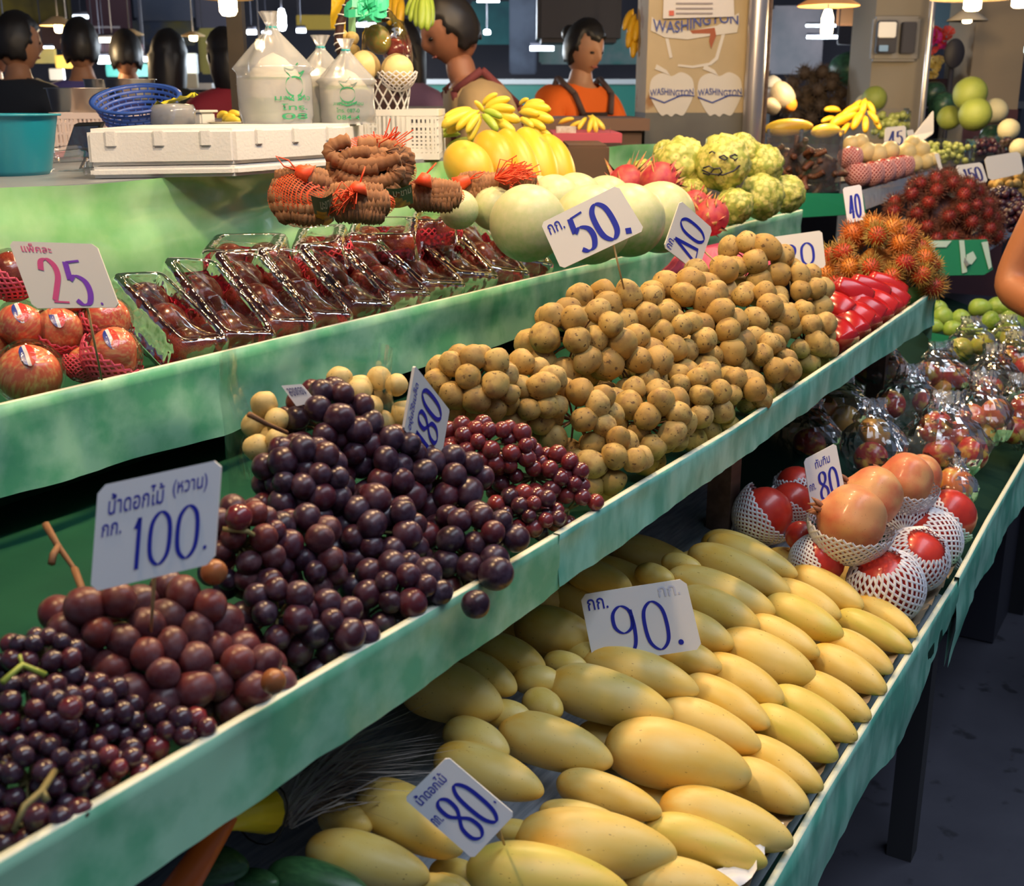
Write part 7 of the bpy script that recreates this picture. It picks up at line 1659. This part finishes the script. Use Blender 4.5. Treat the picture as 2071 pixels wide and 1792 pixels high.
banana_hand('hanging bunch of green bananas beside the head of the man', [(840, -10, 822, 30), (846, -8, 830, 42, -.02), (850, -6, 842, 52, -.03), (856, -8, 852, 58, -.04), (862, -8, 864, 60, -.03), (868, -10, 872, 52, -.01)], 3.6, k=1, thick=1.0, group='hanging bananas')
banana_hand('hanging yellow bananas left of the green ones', [(790, -20, 778, 20), (795, -12, 790, 34, -.02), (800, -8, 800, 44, -.03), (808, -12, 812, 40, -.02), (780, 0, 788, 50, -.01), (812, 0, 808, 56, -.04)], 4.1, k=2, thick=1.1, group='hanging bananas')
banana_hand('dim brownish bananas hanging left of the poster pillar', [(1280, 20, 1262, 60), (1285, 30, 1272, 72, -.02), (1290, 40, 1284, 84, -.03), (1278, 50, 1270, 96, -.02), (1290, 60, 1290, 104, .0), (1282, 72, 1280, 116, -.02)], 4.6, k=2, thick=1.1, group='hanging bananas')
# ---------------------------------------------------------------- the neighbouring stall on the right
sB = thing('display_shelf', 'neighbouring stall beyond the rambutans with foil-edged trays and green printed cloth', 'shelf', atD(1800, 420, 4.2)*1.0)
M_foil = mat('silver_foil', (.60, .64, .68), .25, metal=.85, bump=.8, bscale=30); M_gcl = mat('green_printed_cloth', (.01, .20, .09), .4); M_wpr = mat('white_cloth_print', (.45, .60, .52), .5)
def qpanel(name, cor, Ds, m, parent, th=.01):
    c = WM[parent.name].translation; P = [atD(x, y, D) for (x, y), D in zip(cor, Ds)]; n = (P[1]-P[0]).cross(P[3]-P[0]).normalized(); n = n if n.dot(CAM-P[0]) > 0 else -n
    bm = bmesh.new(); F = [bm.verts.new(p-c) for p in P]; B = [bm.verts.new(p-c-n*th) for p in P]; bm.faces.new(F); bm.faces.new(list(reversed(B)))
    for i in range(len(P)): bm.faces.new((F[i], F[(i+1) % len(P)], B[(i+1) % len(P)], B[i]))
    bmesh.ops.recalc_face_normals(bm, faces=bm.faces); return put(name, mesh(name, bm, m, False), parent, T(c))
qpanel('green_cloth', [(1618, 390), (1745, 392), (1752, 432), (1618, 440)], [3.85, 3.95, 3.95, 3.85], M_gcl, sB); qpanel('foil_edge', [(1742, 385), (1905, 338), (1905, 366), (1748, 425)], [3.95, 4.9, 4.9, 3.95], M_foil, sB)
qpanel('shelf_board', [(1560, 385), (1905, 340), (2120, 300), (1560, 290)], [3.9, 4.9, 6.5, 6.0], M_dk, sB); 
qpanel('foil_edge', [(1930, 486), (2100, 400), (2100, 440), (1960, 535)], [3.75, 5.2, 5.2, 3.7], M_foil, sB); qpanel('shelf_board', [(1740, 487), (1940, 487), (2110, 400), (1900, 400)], [3.8, 3.75, 5.2, 5.0], M_dk, sB)
qpanel('green_cloth', [(1862, 486), (1996, 484), (2008, 545), (1990, 556), (1862, 558)], [3.72, 3.72, 3.72, 3.72, 3.72], M_gcl, sB)
for cor in ([(1872, 487), (1925, 487), (1914, 500), (1884, 500)], [(1886, 500), (1900, 520), (1888, 545), (1876, 540), (1880, 520)], [(1940, 486), (1950, 486), (1956, 550), (1946, 553)], [(1955, 515), (1968, 508), (1975, 522), (1965, 535), (1954, 530)], [(1985, 490), (1998, 488), (2006, 540), (2000, 545)]):
    qpanel('cloth_print', cor, [3.715]*len(cor), M_wpr, sB, .002)
heap('dark_rambutan', 1900, 440, 122, 80, .031, 3.85, 150, RB2, 'dark rambutan of far heap', 'rambutan', 'dark red rambutans on the neighbouring stall', depthr=.9, base=1.03, seed=7)
GF = bpy.data.meshes.get('small_grape_far')
bunch('grape_bunch', 'grapes', 'small purple grape bunch behind the dark rambutans', 'grapes on the neighbouring stall', 2025, 420, 42, 40, 8, GD, 'grape', D=4.3, okf=None, count=80, rz=1); bunch('grape_bunch', 'grapes', 'purple grape bunch at the right border by the foil edge', 'grapes on the neighbouring stall', 2062, 440, 30, 30, 8, GD, 'grape', D=4.2, okf=None, count=60, rz=1)
bunch('longkong_cluster', 'longkong', 'tawny longkong cluster at the right border on the neighbouring stall', 'longkong on the neighbouring stall', 2050, 375, 46, 24, 10, LK, 'longkong', D=4.7, okf=None, count=70, rz=1)
# brown tamarind bags
for i, (cx_, cy_, rx, ry, D, lb) in enumerate([(1585, 315, 36, 52, 4.0, 'clear bag of brown dried fruit left, behind the custard apples'), (1658, 325, 44, 60, 3.95, 'larger clear bag of brown dried fruit beside the pink netted fruit')]):
    c = atD(cx_, cy_, D); k_ = D/FPX; t = thing('dried_fruit_bag', lb, 'bag', c-Vector((0, 0, ry*k_)), 'clear bags of brown dried fruit'); rg = random.Random(i)
    for j in range(26):
        p = c + RIGHT*rg.uniform(-.75, .75)*rx*k_ + _z*rg.uniform(-.8, .35)*ry*k_ - _f*rg.uniform(.0, .05); bm = bmesh.new(); pod(bm, [(0, 0, 0), (.02, .006, 0), (.04, 0, 0), (.055, -.01, 0)], .010); put('dried_pod', mesh('dried_pod', bm, mat('dark_brown_pod', (.12, .035, .015), .5, rnd=[(.08, .03, .015), (.16, .05, .02)])), t, T(p) @ rrot(rg))
    bm = bmesh.new(); sph(bm, (0, 0, -.25*ry*k_), (rx*k_*.8, ry*k_*.65, .05), 3); put('packed_core', mesh('packed_core', bm, mat('dark_brown_core', (.07, .022, .012), .6)), t, T(c) @ Matrix.Rotation(AZ-math.pi/2, 4, 'Z') @ sc(1, 1, 1) @ Matrix.Rotation(0, 4, 'X'))
    bm = bmesh.new(); grid(bm, lambda u, v: Vector((rx*k_*1.02*math.cos(2*math.pi*u)*(1+.08*math.sin(12*math.pi*u)*v), .07*math.sin(2*math.pi*u), ry*k_*(2*v-1))), 40, 10, wrap=True); put('bag_film', mesh('bag_film', bm, film('crisp_bag_film')), t, T(c) @ Matrix.Rotation(AZ-math.pi/2, 4, 'Z'))
M_netp2 = mat('pale_pink_foam_net', (.80, .38, .34), .6)
for i, (x, y, r, up_) in enumerate([(1735, 352, 24, 1), (1762, 350, 24, 1), (1785, 345, 24, 1), (1805, 340, 23, 1), (1825, 335, 22, 1), (1720, 318, 22, 1), (1752, 308, 22, 0), (1775, 312, 22, 0), (1800, 305, 20, 0), (1722, 292, 18, 0), (1740, 288, 18, 0)]):
    D = 4.1+.0; p = atD(x, y, D + (.12 if i > 5 else 0) + i*.02*(i < 5)); rr = r/FPX*D; o = fruit('netted_fruit', p, rr, RF if up_ else PEAR, f'{"red fruit in pale pink net, " + ordn(i+1) + " from the left along the foil tray" if i < 5 else "fruit piled behind the pink netted row, " + ordn(i-4)+" in the pile"}', 'netted fruit', 'netted fruits on the foil tray')
    if up_: put('foam_net', net_mesh(M_netp2, -1, .62, 20, 10, th=.05), o, T(p) @ rotm(-.2, .2, 0) @ sc(rr*1.06))
for i, (x, y, r) in enumerate([(1835, 308, 20), (1862, 303, 19), (1850, 330, 18), (1872, 326, 17), (1888, 322, 14), (1845, 290, 16)]): fruit('pear', atD(x, y, 4.4), r/FPX*4.4, PEAR, f'pale yellow pear on the foil tray, {["upper left", "upper right", "lower left", "lower middle", "rightmost", "topmost"][i]} one', 'pear', 'pears on the foil tray')
def pack_tray(label, x0, y0, x1, y1, D, meshes, n, r, seed):
    c = atD((x0+x1)/2, (y0+y1)/2, D); k_ = D/FPX; w, h = (x1-x0)*k_/2, (y1-y0)*k_/2; t = thing('fruit_pack', label, 'pack', c-Vector((0, 0, h)), 'clear fruit packs'); rg = random.Random(seed)
    for j in range(n): put('grape', meshes[j % len(meshes)], t, T(c + RIGHT*rg.uniform(-.9, .9)*w + _z*rg.uniform(-.8, .6)*h + _f*rg.uniform(-.02, .03)) @ sc(r))
    bm = bmesh.new(); box(bm, (0, 0, 0), (2*w, .10, 2*h), bev=.01); put('lid', mesh('lid', bm, film('tray_lid_film'), False), t, T(c) @ Matrix.Rotation(AZ-math.pi/2, 4, 'Z'))
M_gg = mat('green_grape', (.36, .42, .12), .3); GGR = [round_mesh('green_grape_form', M_gg, 1, sub=2)]
pack_tray('clear pack of green grapes behind the pears', 1862, 282, 1965, 330, 4.9, GGR, 60, .014, 1); pack_tray('clear pack of purple fruit right of the green grapes', 1970, 276, 2040, 312, 5.0, GD, 40, .014, 2); pack_tray('clear pack of olive green fruit behind the yellow bananas', 1765, 220, 1835, 280, 5.4, GGR, 40, .018, 3)
for lb, cor, D, dg in (('small placard reading 45 above the netted fruits', [(1790, 258), (1832, 254), (1832, 298), (1788, 296)], 4.5, '45'), ('narrow placard right of the 45 one', [(1834, 264), (1846, 262), (1856, 296), (1842, 298)], 4.6, None), ('blank slanted grey placard on the neighbouring stall', [(1888, 222), (1888, 270), (1850, 296), (1848, 272)], 4.7, None),
                   ('placard reading 150 above the dark rambutans', [(1932, 335), (1985, 328), (1998, 368), (1948, 374)], 4.2, '150'), ('blank placard with pale frame at the right border', [(1990, 318), (2062, 306), (2071, 350), (2000, 366)], 4.5, None), ('thin blank placard end beside the pears', [(1890, 312), (1898, 310), (1906, 342), (1900, 345)], 4.3, None)):
    sign(lb, cor, D, dg, (.18, .22, .88, .90) if dg else None, ink=4, clip=.08, base=M_signw, nib=(.02, .035))
rgb_ = random.Random(4)
banana_hand('big bunch of deep yellow bananas on the neighbouring stall', [(rgb_.uniform(1670, 1740), rgb_.uniform(200, 262), 0, 0, 0) for _ in range(0)] + [(1745, 205, 1720, 225), (1750, 200, 1742, 235, -.02), (1752, 205, 1768, 232, -.02), (1740, 215, 1700, 240, -.03), (1745, 225, 1725, 262, -.05), (1755, 225, 1775, 250, -.03), (1750, 235, 1750, 268, -.06), (1735, 230, 1680, 255, -.03), (1700, 225, 1668, 222, 0), (1690, 240, 1662, 246, 0), (1765, 240, 1780, 262, -.02), (1720, 250, 1700, 275, -.04)], 5.0, k=2, thick=1.3)
long_fruit('papaya', 1545, 262, 1645, 255, 34, 4.6, M_pap, 'orange papaya lying behind the clear brown bags', 'papaya', seed=5); long_fruit('papaya', 1640, 268, 1700, 262, 28, 4.7, M_pap, 'smaller orange papaya right of the lying one', 'papaya', seed=6)
M_pom2 = mat('pomelo_rind', (.26, .32, .06), .5, bump=.3, bscale=80); PML = round_mesh('pomelo_form', M_pom2, 2, sub=3)
for x, y, r, D, lb in ((1962, 190, 34, 5.3, 'upper green pomelo stacked at the right'), (1972, 232, 33, 5.2, 'lower green pomelo stacked at the right'), (1768, 200, 25, 5.8, 'green pomelo behind the deep yellow bananas'), (1920, 238, 24, 5.5, 'dark leafy green fruit left of the pomelos')): fruit('pomelo', atD(x, y, D), r/FPX*D, PML, lb, 'pomelo', 'green pomelos')
PLM = round_mesh('pale_pomelo_form', mat('pale_yellow_rind', (.62, .56, .34), .6), 3)
for x, y, r, D, lb in ((2012, 225, 26, 5.4, 'pale yellow round fruit right of the pomelos'), (2040, 262, 22, 5.1, 'cream fruit in front of the pale one'), (1750, 210, 20, 5.9, 'pale fruit beside the green pomelo'), (2062, 300, 20, 4.9, 'cream fruit at the right border')): fruit('pomelo', atD(x, y, D), r/FPX*D, PLM, lb, 'fruit', 'pale round fruits')
WM_ = round_mesh('watermelon_form', mat('dark_green_watermelon', (.02, .06, .04), .35, col2=(.04, .12, .07), nscale=4), 3, squash=1.2)
for x, y, r, D, lb in ((1715, 140, 34, 6.6, 'dark watermelon high on the far pile, left'), (1760, 145, 32, 6.7, 'dark watermelon in the middle of the far pile'), (1800, 180, 34, 6.4, 'bluish dark watermelon at the right of the far pile'), (1745, 178, 28, 6.5, 'dark watermelon low in the far pile'), (1905, 215, 26, 6.0, 'dark watermelon under the pink flowers'), (1885, 190, 24, 6.1, 'small dark watermelon behind the grey post'), (2010, 280, 26, 5.6, 'dark round fruit in front of the pale ones')): fruit('watermelon', atD(x, y, D), r/FPX*D, WM_, lb, 'watermelon', 'dark watermelons in the far pile')
heap('dried_bunch', 1645, 185, 62, 40, .05, 6.3, 26, [ramb_mesh('dried_form', mat('brown_fruit', (.07, .045, .03), .7), mat('brown_twigs', (.10, .065, .04), .8), 9, 60, .5)], 'brown twiggy fruit bunch of far heap', 'fruit', 'brown twiggy bunches behind the metal post', seed=9)
for i, (x, y, w, h, m_) in enumerate([(1580, 195, 30, 22, mat('pale_pack', (.45, .38, .28), .5)), (1565, 170, 18, 16, M_cobag), (1598, 210, 16, 14, mat('orange_fruit', (.80, .30, .03), .5)), (1560, 215, 20, 14, mat('pale_pack', (.45, .38, .28), .5))]):
    fruit('wrapped_fruit', atD(x, y, 5.0), w/FPX*5.0, round_mesh('wrapped_form_%d' % i, m_, i, lump=.15), ['cream paper-wrapped fruit by the metal post', 'clear wrapped top of the gift fruits by the metal post', 'orange fruit beside the cream wrapped one', 'lower cream wrapped fruit by the metal post'][i], 'fruit', sq=(1, 1, h/w))
# flowers and round fan
c = atD(1893, 100, 6.2); t = thing('flower_basket', 'gift basket with magenta and red flowers between the pillars', 'flowers', c); rg = random.Random(2)
for i in range(26):
    top = i < 16; p = c + RIGHT*rg.uniform(-.05, .05) + _z*(rg.uniform(.0, .09) if top else rg.uniform(-.12, -.02)) + _f*rg.uniform(-.03, .03); bm = bmesh.new()
    for k in range(7):
        a = k*.9; grid(bm, lambda u, v: Vector(((.006+.022*u)*math.cos(a+(v-.5)*.8), (.006+.022*u)*math.sin(a+(v-.5)*.8), .012*u*u)), 2, 2)
    put('flower' if top else 'wrapped_sweet', mesh('flower', bm, mat('magenta_petal', (.75, .02, .28), .5) if i % 2 and top else mat('red_petal', (.85, .08, .05), .5) if top else mat('yellow_petal', (.85, .60, .15), .4)), t, T(p) @ rrot(rg) @ sc(1.2))
bm = bmesh.new(); lathe(bm, [(0, 0), (.08, 0), (.10, .07), (0, .07)], 20); put('basket_bowl', mesh('basket_bowl', bm, M_wick), t, T(c-Vector((0, 0, .22))))
c = atD(1930, 108, 5.9); bm = bmesh.new(); lathe(bm, [(0, -.01), (.055, -.01), (.058, 0), (.055, .01), (0, .01)], 28); t = thing('round_fan', 'black round-faced fan between the pillars', 'fan', c); Mf = T(c) @ (-_f).to_track_quat('Z', 'Y').to_matrix().to_4x4()
put('fan_disc', mesh('fan_disc', bm, M_dk), t, Mf @ sc(.9, 1.25, 1)); bm = bmesh.new(); tube(bm, [(0, 0, 0), (0, 0, -1.7)], .012, 6); put('stand', mesh('stand', bm, M_dk), t, T(c+_f*.02))
# limes / green mangoes past the end of the middle shelf
sC = thing('display_shelf', 'low shelf of the neighbouring stall with green fruit, behind the clear bags', 'shelf', atD(1980, 670, 3.4)); zL = atD(1980, 690, 3.4).z
bm = bmesh.new(); c = WM[sC.name].translation; box(bm, (.35, .15, zL-.03-c.z), (1.3, .75, .02)); put('shelf_board', mesh('shelf_board', bm, M_dk, False), sC, T(c)); bm = bmesh.new(); box(bm, (.35, .15, (zL-.05)/2-c.z), (1.2, .65, zL-.06)); put('shelf_body', mesh('shelf_body', bm, M_dk, False), sC, T(c))
qpanel('green_cloth', [(1880, 672), (1935, 682), (1925, 702), (1882, 706)], [3.2]*4, M_gcl, sC)
LM = [mango_mesh('green_fruit_oval', mat('bright_green_fruit_skin', (.24, .42, .04), .35, rnd=[(.32, .50, .06), (.20, .36, .03)], col2=(.36, .50, .10), nscale=6), 40+s) for s in (0, 1)]
for i, (x, y, w, h, an) in enumerate([(1983, 622, 42, 32, 0), (2025, 622, 52, 34, .3), (1908, 642, 40, 36, .5), (1945, 645, 38, 32, .4), (2003, 650, 34, 36, .6), (2045, 655, 50, 42, .4), (1890, 660, 34, 26, .2), (1930, 665, 40, 28, .1), (2025, 675, 30, 26, .4), (2068, 640, 40, 40, .3), (1960, 668, 36, 30, .2), (1990, 680, 36, 28, .1), (2060, 690, 40, 34, .1), (1900, 622, 30, 26, .1)]):
    D = 3.45 - (y-620)*.003; p = atD(x, y, D); k_ = D/FPX
    tag(put('green_mango', LM[i % 2], None, frame(p, RIGHT*math.cos(an)-UP*math.sin(an)-FWD*.3, -FWD) @ sc(w*k_*1.1, h*k_*1.15, h*k_*1.15)), f'bright green mango behind the clear bags, {ordn(i+1)} counting down from the top', 'mango', 'bright green mangoes behind the clear bags')
